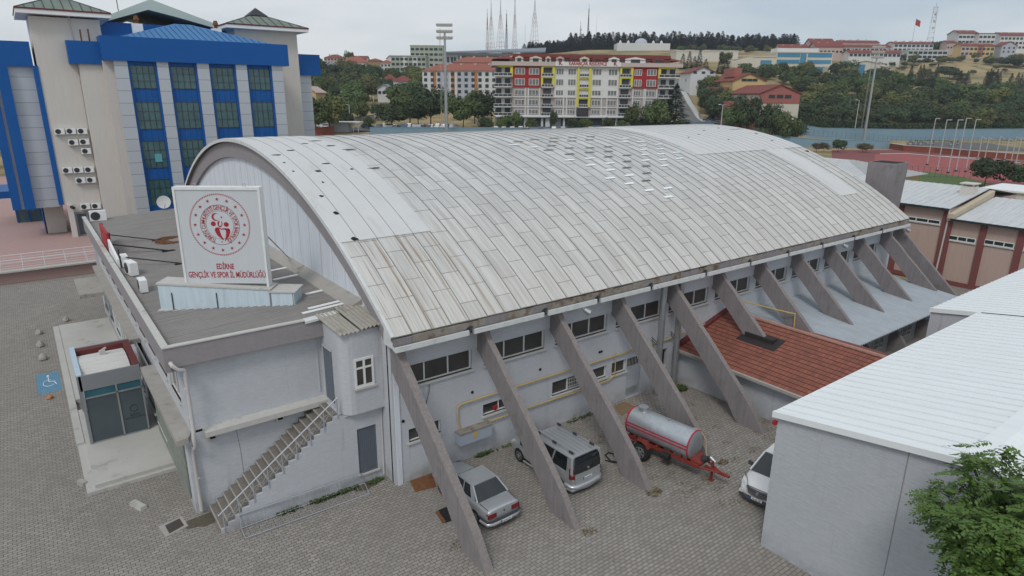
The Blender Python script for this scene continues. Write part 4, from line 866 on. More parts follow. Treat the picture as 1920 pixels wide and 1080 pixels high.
# ------------------------------------------------------------------ cars near the hall
def carpaint(name, c, metal=.55):
    m_, nt, b, co_ = base(name, .32, metal, .5); b.inputs['Coat Weight'].default_value = .6; b.inputs['Coat Roughness'].default_value = .08
    col = mixc(nt, nz_(nt, co_, 3, 5, .7), dk(c, .86), dk(c, 1.05)); nt.links.new(col, b.inputs['Base Color']); return m_
M['silver'] = carpaint('silver_paint', (.50, .52, .54), .5); M['silver2'] = carpaint('silver_paint_grey', (.48, .50, .52), .5); M['pearl'] = carpaint('pearl_paint', (.70, .69, .69), .15)
M['cglass'] = mat('car_glass', (.016, .02, .022), .07, var=.2, spec=.7); M['tail'] = mat('tail_lamp', (.17, .008, .012), .2, var=.2, spec=.6); M['tyre'] = flat('tyre', (.022, .022, .022), .85); M['rim'] = flat('rim', (.35, .36, .37), .4, .6)
M['plastic'] = flat('bumper_plastic', (.045, .045, .05), .7); M['plate'] = flat('plate_white', (.72, .73, .74), .5); M['lens'] = mat('lamp_lens', (.55, .57, .58), .12, var=.2, scale=9, spec=.8)
def hull(secs, half_n=None):
    """secs: list of (x, [(y, z), ...]) for the +y side from bottom centre to top centre"""
    rows = []
    for x, p in secs: rows.append([(x, y, z) for y, z in p]+[(x, -y, z) for y, z in p[-2:0:-1]])
    return rows
def subsurf(o, lv=2):
    md = o.modifiers.new('s', 'SUBSURF'); md.levels = lv; md.render_levels = lv
def bake(o):
    dg = bpy.context.evaluated_depsgraph_get(); me = bpy.data.meshes.new_from_object(o.evaluated_get(dg)); o.modifiers.clear(); o.data = me
def body_shell(name, secs, mt, parent, wheels, rw):
    mb = MB(); rows = hull(secs); mb.grid(rows, True); n = len(rows[0])
    mb.f.append(list(range(n))[::-1]); mb.m.append(0); k = (len(rows)-1)*n; mb.f.append([k+i for i in range(n)]); mb.m.append(0)
    o = mb.build(name, mt, parent); subsurf(o, 2); bake(o)
    cut = MB()
    for x, y in wheels: cut.tube((x, y-.28 if y > 0 else y+.28, rw), (x, y+.2 if y > 0 else y-.2, rw), rw*1.17, n=28)
    c = cut.build('cut', mt); md = o.modifiers.new('b', 'BOOLEAN'); md.object = c; md.operation = 'DIFFERENCE'; md.solver = 'EXACT'
    bpy.context.view_layer.update(); bake(o); bpy.data.objects.remove(c)
    for p in o.data.polygons: p.use_smooth = True
    o.data.set_sharp_from_angle(angle=R(38)); return o
def wheel(parent, x, y, r, w_=.19, spokes=8, rimm='rim'):
    s = 1 if y > 0 else -1; mb = MB(); mb.tube((x, y-s*w_, r), (x, y, r), r, n=28); mb.tube((x, y, r), (x, y+s*.015, r), r*.93, r*.88, n=28); t = mb.build('wheel', M['tyre'], parent, smooth=40)
    mb = MB(); mb.tube((x, y, r), (x, y+s*.02, r), r*.66, r*.62, n=24); mb.tube((x, y+s*.02, r), (x, y+s*.035, r), r*.2, n=12); rm = mb.build('rim', M['rim'], t, smooth=40)
    mb = MB()
    for k in range(spokes):
        a = 2*pi*k/spokes+.2; p = Vector((x, y+s*.022, r)); e = Vector((cos(a), 0, sin(a))); f = Vector((-sin(a), 0, cos(a)))
        mb.quad(p+e*r*.30+f*.03, p+e*r*.56+f*.045, p+e*r*.56-f*.045, p+e*r*.30-f*.03)
    mb.build('rim_gap', M['black'], t, fix=False)
def glasshouse(parent, paint, base_, top, crown=.05, pil=.035, split=None, roofth=.05, rear_glass=(0.08, .92), side=True, wname=('windscreen', 'rear_window')):
    """base_ = [(xf, yf, z), (xr, yr, z)], top = same for the roof line"""
    (bf, wf, zf_), (bb, wb, zb) = base_; (tf, vf, yf_), (tb_, vb, yb_) = top
    Lb = [Vector((bf, wf, zf_)), Vector((bb, wb, zb))]; Lt = [Vector((tf, vf, yf_)), Vector((tb_, vb, yb_))]
    mir = lambda p: Vector((p.x, -p.y, p.z))
    # roof panel
    mb = MB(); rows = []; n = 10
    for i in range(n+1):
        t = i/n; x = tf+(tb_-tf)*t; w_ = vf+(vb-vf)*t; z = yf_+(yb_-yf_)*t+crown*sin(pi*t)*.8
        rows.append([(x, w_*c, z+crown*(1-abs(c)**2.5)*.5) for c in (-1, -.85, -.5, 0, .5, .85, 1)])
    mb.grid(rows); r2 = [[(p[0], p[1], p[2]-roofth) for p in rr] for rr in rows]; mb.grid(r2)
    edge = [rows[i][0] for i in range(n+1)]+rows[n][1:]+[rows[i][-1] for i in range(n-1, -1, -1)]+rows[0][::-1][1:-1]; ed2 = [(p[0], p[1], p[2]-roofth) for p in edge]
    k = len(edge)
    for i in range(k): mb.quad(edge[i], edge[(i+1) % k], ed2[(i+1) % k], ed2[i])
    mb.build('roof', paint, parent, smooth=50)
    for s in (1, -1):
        q = (lambda p: p) if s == 1 else mir
        mb = MB(); mb.quad(q(Lb[0]), q(Lb[1]), q(Lt[1]), q(Lt[0])); mb.build('side_window', M['cglass'], parent)
    def glass(b_, t_, nm):
        mb = MB(); rows = []
        for j in range(6):
            v = j/5; rows.append([])
            for i in range(9):
                u = -1+i/4; p = Vector((b_.x, b_.y*u, b_.z)).lerp(Vector((t_.x, t_.y*u, t_.z)), v); p.x += (1 if nm == 'windscreen' else -1)*.05*(1-u*u); rows[-1].append(p)
        mb.grid(rows); mb.build(nm, M['cglass'], parent, smooth=60)
    glass(Lb[0], Lt[0], wname[0]); glass(Lb[1], Lt[1], wname[1])
    for s in (1, -1):
        mb = MB(); q = (lambda p: p) if s == 1 else mir
        mb.tube(q(Lb[0]), q(Lt[0]), pil, n=6); mb.tube(q(Lb[1]), q(Lt[1]), pil*1.2, n=6); mb.tube(q(Lb[0]), q(Lb[1]), .02, n=5); mb.tube(q(Lt[0]), q(Lt[1]), .035, n=6)
        for t0, t1, w_ in (split or []):
            a = q(Lb[0].lerp(Lb[1], t0)); b2_ = q(Lt[0].lerp(Lt[1], t1)); d = Vector((w_/2, 0, 0)); o_ = Vector((0, .012*s, 0)); mb.hexa([a-d+o_, a+d+o_, a+d-o_, a-d-o_, b2_-d+o_, b2_+d+o_, b2_+d-o_, b2_-d-o_])
        mb.build('pillar', paint, parent, smooth=50)
def plate(parent, x, z, facing, txt, y=0, blue=True, w_=.5):
    s = facing; pr0 = MB(); pr0.box(min(x, x+s*.015), max(x, x+s*.015), y-w_/2, y+w_/2, z-.055, z+.055); p = pr0.build('number_plate', M['plate'], parent)
    t = MB(); put_text(t, txt, (x+s*.019, y-s*-.02*0+(.02 if s > 0 else -.02), z-.033), Vector((0, s, 0)), ZV, .095, .004, width=w_*.72); t.build('characters', M['dkprint'], p, fix=False)
    t = MB(); yy = y-s*w_/2; t.box(min(x, x+s*.018), max(x, x+s*.018), min(yy, yy+s*.045), max(yy, yy+s*.045), z-.055, z+.055); t.build('blue_band', flat('plate_blue', (.02, .08, .35), .5) if 'pblue' not in M else M['pblue'], p)
M['pblue'] = flat('plate_blue', (.02, .08, .35), .5)
def sec(w_, z0, z1, zb, t=.9, tum=.97):
    return [(0, z0), (w_*.80, z0), (w_*.97, z0+.10), (w_, (z0+zb)/2), (w_*tum, zb-.06), (w_*t, zb), (w_*t*.6, z1), (0, z1)]
# --- old saloon: front +x
def sedan():
    c = empty('saloon_car', (0, 0, 0)); W = .80
    s = [(-2.06, sec(.72, .42, .88, .86, .86)), (-2.04, sec(.76, .36, .93, .905, .9)), (-1.98, sec(.79, .30, .955, .935, .9)), (-1.4, sec(W, .20, .975, .95, .90)), (-1.15, sec(W, .20, .94, .93, .9)), (-.6, sec(W, .18, .90, .915, .9)), (.3, sec(W, .18, .88, .905, .9)), (.75, sec(W, .18, .90, .905, .9)), (1.3, sec(.79, .2, .86, .82, .88)), (1.85, sec(.76, .26, .77, .73, .86)), (1.98, sec(.73, .34, .72, .69, .86)), (2.02, sec(.70, .40, .66, .62, .86))]
    body_shell('body', s, M['silver'], c, [(1.25, .72), (1.25, -.72), (-1.22, .72), (-1.22, -.72)], .285)
    glasshouse(c, M['silver'], [(.80, .735, .88), (-1.33, .74, .94)], [(.22, .58, 1.37), (-.80, .575, 1.37)], .035, .03, [(.52, .45, .06), (.86, .93, .24)])
    for x in (1.25, -1.22):
        for y in (.79, -.79): wheel(c, x, y, .285)
    mb = MB()
    for s_ in (1, -1): mb.path([(1.9, .70*s_, .47), (1.2, .80*s_, .5), (-1.2, .81*s_, .5), (-2.0, .77*s_, .5)], .018, 5)
    mb.build('side_trim', M['plastic'], c)
    mb = MB(); mb.path([(-1.6, -.815, .50), (-2.04, -.79, .50), (-2.12, -.6, .50), (-2.13, 0, .50), (-2.12, .6, .50), (-2.04, .79, .50), (-1.6, .815, .5)], .045, 7); mb.build('bumper_strip', M['plastic'], c, smooth=60)
    mb = MB(); mb.path([(-1.62, -.80, .38), (-2.03, -.76, .37), (-2.10, -.55, .37), (-2.11, 0, .37), (-2.10, .55, .37), (-2.03, .76, .37), (-1.62, .80, .38)], .085, 8); mb.build('bumper', M['silver'], c, smooth=60)
    for y in (.56, -.56):
        mb = MB(); mb.hexa([(-2.085, y-.19, .62), (-2.085, y+.19, .62), (-1.95, y+.21, .62), (-1.95, y-.21, .62), (-2.07, y-.19, .80), (-2.07, y+.19, .80), (-1.93, y+.21, .80), (-1.93, y-.21, .80)]); mb.build('tail_light', M['tail'], c)
    mb = MB(); mb.tube((-2.075, 0, .76), (-2.085, 0, .76), .035, n=12); mb.build('badge', M['darkmet'], c)
    plate(c, -2.19, .40, -1, '22 VA 177', -.02)
    for y in (.86, -.86):
        mb = MB(); mb.box(.48, .62, min(y, y*.93), max(y, y*.93), .92, 1.04); mb.build('door_mirror', M['plastic'], c)
        mb = MB(); yy = .795*(1 if y > 0 else -1); mb.box(-.62, -.46, min(yy, yy*1.02), max(yy, yy*1.02), .80, .84); mb.build('door_handle', M['plastic'], c)
    mb = MB(); mb.path([(-1.42, -.70, .965), (-1.95, -.68, .93)], .012, 4); mb.path([(-1.42, .70, .965), (-1.95, .68, .93)], .012, 4); mb.path([(.8, -.3, .93), (.72, .35, .96)], .012, 4); mb.path([(.85, .1, .93), (.72, .6, .95)], .012, 4); mb.build('wiper', M['plastic'], c)
    return c
c = sedan(); c.location = (2.07, -2.90, 0); c.rotation_euler = (0, 0, R(91.5)); tag(c, 'old silver saloon car parked behind the nearest buttress', 'car', 'cars parked between the buttresses')
# --- van
def van():
    c = empty('minivan', (0, 0, 0)); W = .89
    def vs(w_, z0, zb, t=.93): return sec(w_, z0, zb, zb, t, .99)
    s = [(-2.16, vs(.80, .42, .98)), (-2.13, vs(.84, .34, 1.05)), (-2.0, vs(.88, .26, 1.09)), (-1.3, vs(W, .2, 1.10)), (-.2, vs(W, .2, 1.08)), (.6, vs(W, .2, 1.05)), (1.0, vs(.885, .2, 1.03)), (1.5, vs(.87, .22, .97, .88)), (1.95, vs(.82, .26, .86, .86)), (2.15, vs(.74, .34, .76, .84)), (2.2, vs(.68, .42, .64, .84))]
    body_shell('body', s, M['silver2'], c, [(1.38, .80), (1.38, -.80), (-1.37, .80), (-1.37, -.80)], .31)
    # upper rear body shell with tapering sides, windows laid into it
    glasshouse(c, M['silver2'], [(1.35, .80, 1.02), (-2.12, .86, 1.07)], [(.55, .74, 1.72), (-2.02, .77, 1.74)], .05, .05, [(.36, .25, .07), (.62, .60, .09), (.95, .955, .30)])
    mb = MB()
    for y in (1, -1):
        mb.hexa([(-2.0, y*.775, 1.68), (.5, y*.75, 1.66), (.5, y*.60, 1.70), (-2.0, y*.60, 1.72), (-2.0, y*.76, 1.78), (.4, y*.73, 1.77), (.4, y*.6, 1.80), (-2.0, y*.6, 1.82)])
        mb.hexa([(-2.16, y*.86, 1.0), (-2.05, y*.875, 1.0), (-1.95, y*.70, 1.0), (-2.14, y*.70, 1.0), (-2.06, y*.79, 1.76), (-1.9, y*.79, 1.76), (-1.9, y*.6, 1.78), (-2.03, y*.62, 1.78)])
    mb.build('tailgate_frame', M['silver2'], c, smooth=40)
    mb = MB(); rows = []
    for z, w_, x in ((1.04, .76, -2.175), (1.3, .75, -2.16), (1.55, .72, -2.115), (1.70, .68, -2.065)): rows.append([(x-.04*(1-(u/4)**2), w_*u/4, z) for u in range(-4, 5)])
    mb.grid(rows); mb.build('tailgate_window', M['cglass'], c, smooth=60)
    for x in (1.38, -1.37):
        for y in (.87, -.87): wheel(c, x, y, .31, .21, 9)
    for y in (1, -1):
        mb = MB(); mb.hexa([(-2.19, y*.70, .82), (-2.10, y*.885, .82), (-1.98, y*.88, .82), (-2.1, y*.70, .82), (-2.15, y*.78, 1.30), (-2.09, y*.87, 1.30), (-1.96, y*.87, 1.30), (-2.05, y*.74, 1.28)]); mb.build('tail_light', M['tail'], c)
        mb = MB(); mb.path([(.42, y*.60, 1.82), (.36, y*.60, 1.88), (-1.75, y*.60, 1.90), (-1.82, y*.60, 1.84)], .022, 6); r_ = mb.build('roof_rail', M['steel'], c, smooth=60)
        mb = MB()
        for x in (.35, -.7, -1.75): mb.box(x-.14, x+.10, y*.60-.03, y*.60+.03, 1.83, 1.925)
        mb.build('rail_foot', M['plastic'], r_)
        mb = MB(); mb.box(.95, 1.12, min(y*.90, y*1.02), max(y*.90, y*1.02), 1.04, 1.22); mb.build('door_mirror', M['plastic'], c)
        mb = MB(); mb.path([(1.0, y*.90, .24), (-1.0, y*.90, .24)], .04, 6); mb.build('side_step', M['silver2'], c)
        mb = MB(); mb.hexa([(2.0, y*.45, .68), (2.18, y*.45, .66), (2.10, y*.78, .68), (1.85, y*.80, .70), (1.95, y*.45, .84), (2.08, y*.45, .80), (2.0, y*.76, .82), (1.75, y*.78, .88)]); mb.build('headlight', M['lens'], c)
    mb = MB(); mb.path([(-1.75, -.87, .46), (-2.12, -.83, .45), (-2.24, -.6, .45), (-2.26, 0, .45), (-2.24, .6, .45), (-2.12, .83, .45), (-1.75, .87, .46)], .10, 8); mb.path([(-1.8, -.86, .32), (-2.12, -.8, .31), (-2.22, 0, .31), (-2.12, .8, .31), (-1.8, .86, .32)], .09, 8); mb.build('bumper', M['silver2'], c, smooth=60)
    mb = MB(); mb.hexa([(-2.2, -.7, .52), (-2.2, .7, .52), (-2.05, .7, .52), (-2.05, -.7, .52), (-2.20, -.72, 1.04), (-2.20, .72, 1.04), (-2.05, .72, 1.04), (-2.05, -.72, 1.04)]); mb.build('tailgate', M['silver2'], c, smooth=30)
    mb = MB(); mb.tube((-2.205, 0, 1.18), (-2.235, 0, 1.18), .055, n=14); mb.build('badge', M['rim'], c)
    plate(c, -2.21, .72, -1, '22 TS 071'); 
    mb = MB()
    for k in range(5): mb.box(-1.9, .35, -.44+k*.22-.012, -.44+k*.22+.012, 1.80, 1.824)
    mb.build('roof_rib', M['silver2'], c)['kind'] = 'stuff'
    return c
c = van(); c.location = (6.33, -2.95, 0); c.rotation_euler = (0, 0, R(91)); tag(c, 'silver minivan with roof rails parked behind the second buttress', 'car', 'cars parked between the buttresses')
# --- crossover, nose towards the courtyard
def suv():
    c = empty('crossover_car', (0, 0, 0)); W = .92
    def vs(w_, z0, zt, zb, t=.90): return sec(w_, z0, zt, zb, t, .98)
    s = [(-2.2, vs(.78, .5, 1.0, .98)), (-2.1, vs(.86, .36, 1.08, 1.05)), (-1.3, vs(W, .24, 1.06, 1.06)), (0, vs(W, .22, 1.03, 1.03)), (.9, vs(W, .22, 1.06, 1.02)), (1.4, vs(.91, .24, 1.04, .98, .88)), (1.85, vs(.88, .26, .97, .90, .86)), (2.08, vs(.82, .30, .88, .80, .84)), (2.18, vs(.76, .36, .78, .70, .82)), (2.22, vs(.70, .42, .66, .60, .8))]
    body_shell('body', s, M['pearl'], c, [(1.32, .83), (1.32, -.83), (-1.35, .83), (-1.35, -.83)], .35)
    glasshouse(c, M['pearl'], [(1.30, .80, 1.04), (-2.0, .80, 1.06)], [(.45, .62, 1.62), (-1.65, .62, 1.60)], .05, .045, [(.45, .42, .06), (.8, .8, .08)])
    for x in (1.32, -1.35):
        for y in (.88, -.88): wheel(c, x, y, .35, .22, 5)
    mb = MB(); rows = []
    for z, x in ((.50, 2.27), (.60, 2.285), (.72, 2.27), (.80, 2.23)): rows.append([(x-.16*(u/4)**2*.6, (.50+.10*(z-.5))*u/4, z) for u in range(-4, 5)])
    mb.grid(rows); g = mb.build('grille', M['black'], c)
    mb = MB()
    for z, x in ((.54, 2.29), (.61, 2.30), (.68, 2.295), (.75, 2.27), (.80, 2.25)): mb.path([(x-.16*(u/4)**2*.6, .50*u/4, z) for u in range(-4, 5)], .014, 4)
    mb.build('chrome_bar', M['rim'], g); mb = MB(); mb.tube((2.27, 0, .68), (2.32, 0, .68), .06, n=12); mb.build('badge', M['rim'], c)
    for y in (1, -1):
        mb = MB(); mb.hexa([(2.16, y*.55, .72), (2.24, y*.52, .72), (2.0, y*.84, .76), (1.85, y*.86, .78), (2.10, y*.55, .83), (2.16, y*.52, .82), (1.92, y*.82, .88), (1.7, y*.86, .93)]); mb.build('headlight', M['lens'], c)
        mb = MB(); mb.box(2.0, 2.18, min(y*.66, y*.82), max(y*.66, y*.82), .40, .50); mb.build('fog_light', M['lens'], c)
        mb = MB(); mb.hexa([(.85, y*.88, 1.04), (1.0, y*.88, 1.04), (1.0, y*1.06, 1.06), (.85, y*1.06, 1.06), (.85, y*.9, 1.14), (.98, y*.9, 1.14), (.98, y*1.06, 1.20), (.85, y*1.06, 1.20)]); mb.build('door_mirror', M['plastic'], c)
    mb = MB(); mb.path([(1.85, -.86, .33), (2.12, -.74, .32), (2.24, -.4, .31), (2.27, 0, .31), (2.24, .4, .31), (2.12, .74, .32), (1.85, .86, .33)], .08, 7); mb.build('bumper_skirt', M['plastic'], c, smooth=60)
    mb = MB(); mb.path([(1.6, -.87, .98), (1.95, -.62, .98), (2.2, -.46, .84), (2.24, 0, .86), (2.2, .46, .84), (1.95, .62, .98), (1.6, .87, .98)], .012, 4); mb.build('bonnet_gap', M['black'], c)
    plate(c, 2.33, .44, 1, '22 LM 130')
    mb = MB(); mb.path([(1.12, .5, 1.06), (.95, -.1, 1.15)], .012, 4); mb.path([(1.15, -.05, 1.06), (.98, -.6, 1.13)], .012, 4); mb.build('wiper', M['plastic'], c); return c
c = suv(); c.location = (13.40, -9.80, 0); c.rotation_euler = (0, 0, R(188)); tag(c, 'white crossover car half hidden behind the corner of the white roofed shed', 'car')
# ------------------------------------------------------------------ tank trailer
tt = empty('tank_trailer', (10.95, -5.3, 0), 0, 'galvanised water tank trailer with red bands on a red single axle chassis', 'trailer')
ax = Vector((.13, -.99, 0)).normalized(); rz = atan2(ax.y, ax.x); tt.rotation_euler = (0, 0, rz)
M['galv'] = mat('galvanised_tank', (.48, .51, .53), .38, .65, var=.22, scale=3.5, streak=.2, stain=(.30, .31, .32), stainp=(.56, .62)); M['band'] = mat('red_band', (.40, .03, .06), .6, var=.2, scale=5); M['chas'] = mat('red_chassis', (.21, .038, .03), .65, var=.25, scale=5, stain=(.12, .05, .03))
TL, TR_, TZ = 1.64, .665, 1.42
mb = MB(); rows = []
prof_ = [(-TL-.16, .0), (-TL-.15, .25), (-TL-.08, .54), (-TL, TR_), (TL, TR_), (TL+.07, .56), (TL+.12, .3), (TL+.13, 0.)]
for x, r_ in prof_: rows.append([(x, r_*cos(a*2*pi/40), TZ+r_*sin(a*2*pi/40)) for a in range(40)])
mb.grid(rows, True); mb.build('tank', M['galv'], tt, smooth=35)
for x in (-TL+.02, TL-.02):
    mb = MB(); rows = [[(x+dx, (TR_+dr)*cos(a*2*pi/40), TZ+(TR_+dr)*sin(a*2*pi/40)) for a in range(41)] for dx, dr in ((-.035, .0), (-.035, .02), (.035, .02), (.035, 0))]; mb.grid(rows); mb.build('end_band', M['band'], tt)
for y in (1, -1):
    for z0 in (.12, -.02):
        mb = MB(); zz_ = TZ+z0; yy = sqrt(TR_**2-z0**2)*y; mb.box(-TL, TL, min(yy, yy+.015*y), max(yy, yy+.015*y), zz_-.03, zz_+.03); mb.build('side_stripe', M['band'], tt)
mb = MB(); mb.tube((-1.15, 0, TZ+.60), (-1.15, 0, TZ+.80), .20, n=20); mb.tube((-1.15, 0, TZ+.80), (-1.15, 0, TZ+.84), .235, n=20); mb.build('filler_hatch', M['galv'], tt, smooth=40)
mb = MB(); mb.tube((.25, 0, TZ+.64), (.25, 0, TZ+.75), .06, n=10); mb.build('valve', M['steel'], tt)
for y in (1, -1):
    mb = MB(); mb.box(-1.75, 2.1, y*.42-.05, y*.42+.05, .62, .78); mb.build('chassis_rail', M['chas'], tt)
    mb = MB(); a0 = [(-.65+0.5*cos(R(t)), .50+.5*sin(R(t))) for t in (165, 140, 110, 80, 50, 25)]
    for i in range(5): p, q = a0[i], a0[i+1]; mb.hexa([(p[0], y*.60, p[1]), (q[0], y*.60, q[1]), (q[0], y*.92, q[1]), (p[0], y*.92, p[1]), (p[0], y*.60, p[1]+.03), (q[0], y*.60, q[1]+.03), (q[0], y*.92, q[1]+.03), (p[0], y*.92, p[1]+.03)])
    mb.build('mudguard', M['chas'], tt)
    wheel(tt, -.62, y*.90, .43, .26, 6)
mb = MB()
for x in (-1.6, -.5, .6, 1.5, 2.05): mb.box(x-.05, x+.05, -.42, .42, .64, .76)
for x in (-1.2, 0, 1.2): mb.box(x-.05, x+.05, -.5, .5, .78, .92)
mb.box(-.66, -.58, -.7, .7, .38, .5); mb.build('cross_member', M['chas'], tt)
mb = MB(); mb.hexa([(1.7, -.42, .70), (2.15, -.32, .70), (2.15, .32, .70), (1.7, .42, .70), (1.7, -.42, .95), (2.15, -.32, .80), (2.15, .32, .80), (1.7, .42, .95)])
mb.tube((2.0, -.4, .68), (2.9, -.05, .60), .05, n=6); mb.tube((2.0, .4, .68), (2.9, .05, .60), .05, n=6); mb.box(2.2, 3.2, -.055, .055, .53, .65); mb.tube((3.15, 0, .59), (3.35, 0, .59), .07, n=8); mb.build('drawbar', M['chas'], tt)
mb = MB(); mb.box(2.46, 2.54, .05, .13, .08, .95); mb.box(2.38, 2.62, 0, .2, .0, .05); mb.build('parking_jack', M['chas'], tt)
mb = MB(); mb.tube((1.95, .15, .82), (2.25, .15, .9), .14, n=12); mb.tube((2.1, -.1, .85), (2.1, .25, .85), .1, n=10); mb.build('pump', M['darkmet'], tt, smooth=40)
mb = MB(); mb.path([(1.3, .3, TZ+.58), (1.6, .42, TZ+.55), (1.88, .48, TZ+.15), (1.95, .42, 1.1), (2.1, .3, .9)], .035, 7); mb.build('hose', mat('hose', (.38, .30, .20), .6, var=.1, scale=4), tt, smooth=60)
mb = MB(); mb.tube((2.25, .3, .95), (2.5, .3, .8), .09, n=10); mb.build('outlet_pipe', M['steel'], tt, smooth=40)
mb = MB(); mb.tube((.35, -.55, .62), (.75, -.55, .62), .16, n=12); mb.tube((.55, -.55, .62), (.55, -.72, .62), .1, n=10); mb.build('pump_valve', M['black'], tt, smooth=40)
mb = MB(); mb.box(.45, 1.1, -.45, -.40, TZ+.30, TZ+.46); bb_ = mb.build('bracket_plate', M['steel'], tt)
mb = MB(); mb.path([(8.7, -3.9, .03), (8.9, -4.3, .03), (9.4, -4.35, .04), (9.5, -3.9, .03), (9.3, -3.5, .03), (9.0, -3.6, .04), (8.85, -4.1, .05), (9.2, -4.6, .03)], .035, 6); tag(mb.build('rubber_hose', M['black'], None, smooth=60), 'black rubber hose coiled on the paving beside the van', 'hose')
mb = MB(); mb.path([(13.2, -3.6, .03), (13.8, -3.5, .3), (14.2, -3.7, .25), (14.3, -4.2, .03), (13.9, -4.5, .02)], .03, 6); tag(mb.build('rubber_hose', M['black'], None, smooth=60), 'thin black hose looping on the ground beyond the tank trailer', 'hose')
# ------------------------------------------------------------------ foliage helpers
def leafmat(name, c, c2, tr=.15):
    m_, nt, b, co_ = base(name, .75, 0, .2); oi = nt.nodes.new('ShaderNodeObjectInfo')
    f = nz_(nt, co_, .35, 3, .6); col = mixc(nt, ramp(nt, f, .35, .65), c, c2)
    col = mixc(nt, mulf(nt, nz_(nt, co_, 2.5, 3, .8), .55), col, dk(c2, 1.25))
    hs = nt.nodes.new('ShaderNodeHueSaturation'); nt.links.new(col, hs.inputs['Color'])
    mr = nt.nodes.new('ShaderNodeMapRange'); mr.inputs[3].default_value = .70; mr.inputs[4].default_value = 1.35; nt.links.new(oi.outputs['Random'], mr.inputs[0]); nt.links.new(mr.outputs[0], hs.inputs['Value'])
    mr = nt.nodes.new('ShaderNodeMapRange'); mr.inputs[3].default_value = .475; mr.inputs[4].default_value = .515; nt.links.new(oi.outputs['Random'], mr.inputs[0]); nt.links.new(mr.outputs[0], hs.inputs['Hue'])
    nt.links.new(hs.outputs[0], b.inputs['Base Color']); return m_
M['leafA'] = leafmat('leaf_mid', (.052, .080, .028), (.085, .112, .038)); M['leafB'] = leafmat('leaf_dark', (.033, .054, .026), (.055, .078, .034)); M['leafC'] = leafmat('leaf_yellowish', (.085, .105, .030), (.13, .135, .045))
M['conif'] = leafmat('conifer', (.020, .036, .024), (.033, .052, .031)); M['bark'] = mat('bark', (.09, .075, .06), .95, var=.25, scale=6); M['shrub'] = leafmat('dry_shrub', (.075, .075, .040), (.11, .10, .055))
def crown_mesh(name, mt, seed, rx, rz_, nleaf, ls, ncl=16, zc=.0):
    rg = random.Random(seed); vs = []; fs = []; cl = []
    for i in range(ncl):
        a = rg.uniform(0, 2*pi); el = rg.uniform(-.5, 1.0); k = rg.uniform(.35, .78)
        cl.append((Vector((cos(a)*cos(el)*rx*k, sin(a)*cos(el)*rx*k, sin(el)*rz_*k)), rg.uniform(.28, .5)*rx))
    cl.append((Vector((0, 0, 0)), .55*rx))
    for i in range(nleaf):
        c, r_ = cl[rg.randrange(len(cl))]; d = Vector((rg.gauss(0, 1), rg.gauss(0, 1), rg.gauss(0, 1))).normalized()
        p = c+d*r_*rg.uniform(.72, 1.05)*Vector((1, 1, .85)).length/1.65; s = ls*rg.uniform(.6, 1.3)
        n = (d+Vector((rg.uniform(-.6, .6), rg.uniform(-.6, .6), rg.uniform(-.2, .8)))).normalized(); t = n.orthogonal().normalized(); t.rotate(Matrix.Rotation(rg.uniform(0, 6.28), 3, n)); b_ = n.cross(t)
        k = len(vs); vs += [p-t*s, p+b_*s*.55, p+t*s, p-b_*s*.55]; fs.append((k, k+1, k+2, k+3))
    me = bpy.data.meshes.new(name); me.from_pydata([tuple(v) for v in vs], [], fs); me.materials.append(mt); return me
def conif_mesh(name, mt, seed, r_, h, nleaf, droop=.35, pw=1.):
    rg = random.Random(seed); vs = []; fs = []
    for i in range(nleaf):
        t = rg.random()**1.15; z = t*h; lay = .75+.35*abs(sin(t*h*2.4+seed)); rad = r_*((1-t)**pw)*lay*rg.uniform(.55, 1.05)+.05; a = rg.uniform(0, 2*pi)
        p = Vector((cos(a)*rad, sin(a)*rad, z-droop*rad*.4)); s = (.42 if droop > .2 else .68)*rg.uniform(.6, 1.2)*(.5+.5*(1-t))*(h/9)**.5
        d = Vector((cos(a), sin(a), -droop)).normalized(); w_ = Vector((-sin(a), cos(a), rg.uniform(-.3, .3)))
        k = len(vs); vs += [p-d*s, p+w_*s*.5, p+d*s*.9, p-w_*s*.5]; fs.append((k, k+1, k+2, k+3))
    for tt_ in range(6):
        pass
    me = bpy.data.meshes.new(name); me.from_pydata([tuple(v) for v in vs], [], fs); me.materials.append(mt); return me
def trunk_mesh(name, h, r_, seed, limbs=5, spread=.5):
    rg = random.Random(seed); mb = MB(); top = Vector((rg.uniform(-.2, .2), rg.uniform(-.2, .2), h)); mb.tube((0, 0, -.6), top, r_, r_*.55, 7)
    for i in range(limbs):
        a = 2*pi*i/limbs+rg.uniform(-.4, .4); mb.tube(top*rg.uniform(.75, 1), top+Vector((cos(a)*spread*h, sin(a)*spread*h, h*rg.uniform(.35, .8))), r_*.45, r_*.1, 5)
    me = bpy.data.meshes.new(name); me.from_pydata([tuple(v) for v in mb.v], [], mb.f); me.materials.append(M['bark']); return me
CR = {k: [crown_mesh('crown', M[mt], s+10*i, 1., .85, nl, .085, 15) for i in range(4)] for k, mt, s, nl in (('A', 'leafA', 1, 2600), ('B', 'leafB', 2, 2600), ('C', 'leafC', 3, 2400), ('S', 'shrub', 4, 1500))}
CF = [conif_mesh('crown', M['conif'], 5+i, 2.3, 9., 1500, .35, .9) for i in range(3)]; CY = [conif_mesh('crown', M['conif'], 15+i, 1.5, 9., 1000, .1, .55) for i in range(3)]
TK = [trunk_mesh('trunk', 1., .07, i) for i in range(3)]
BK = []
CRL = {k: [crown_mesh('crown', M[mt], s+10*i, 1., .85, 420, .19, 11) for i in range(3)] for k, mt, s in (('A', 'leafA', 31), ('B', 'leafB', 32), ('C', 'leafC', 33), ('S', 'shrub', 34))}
CYL = [conif_mesh('crown', M['conif'], 45+i, 1.6, 9., 900, .1, .6) for i in range(3)]
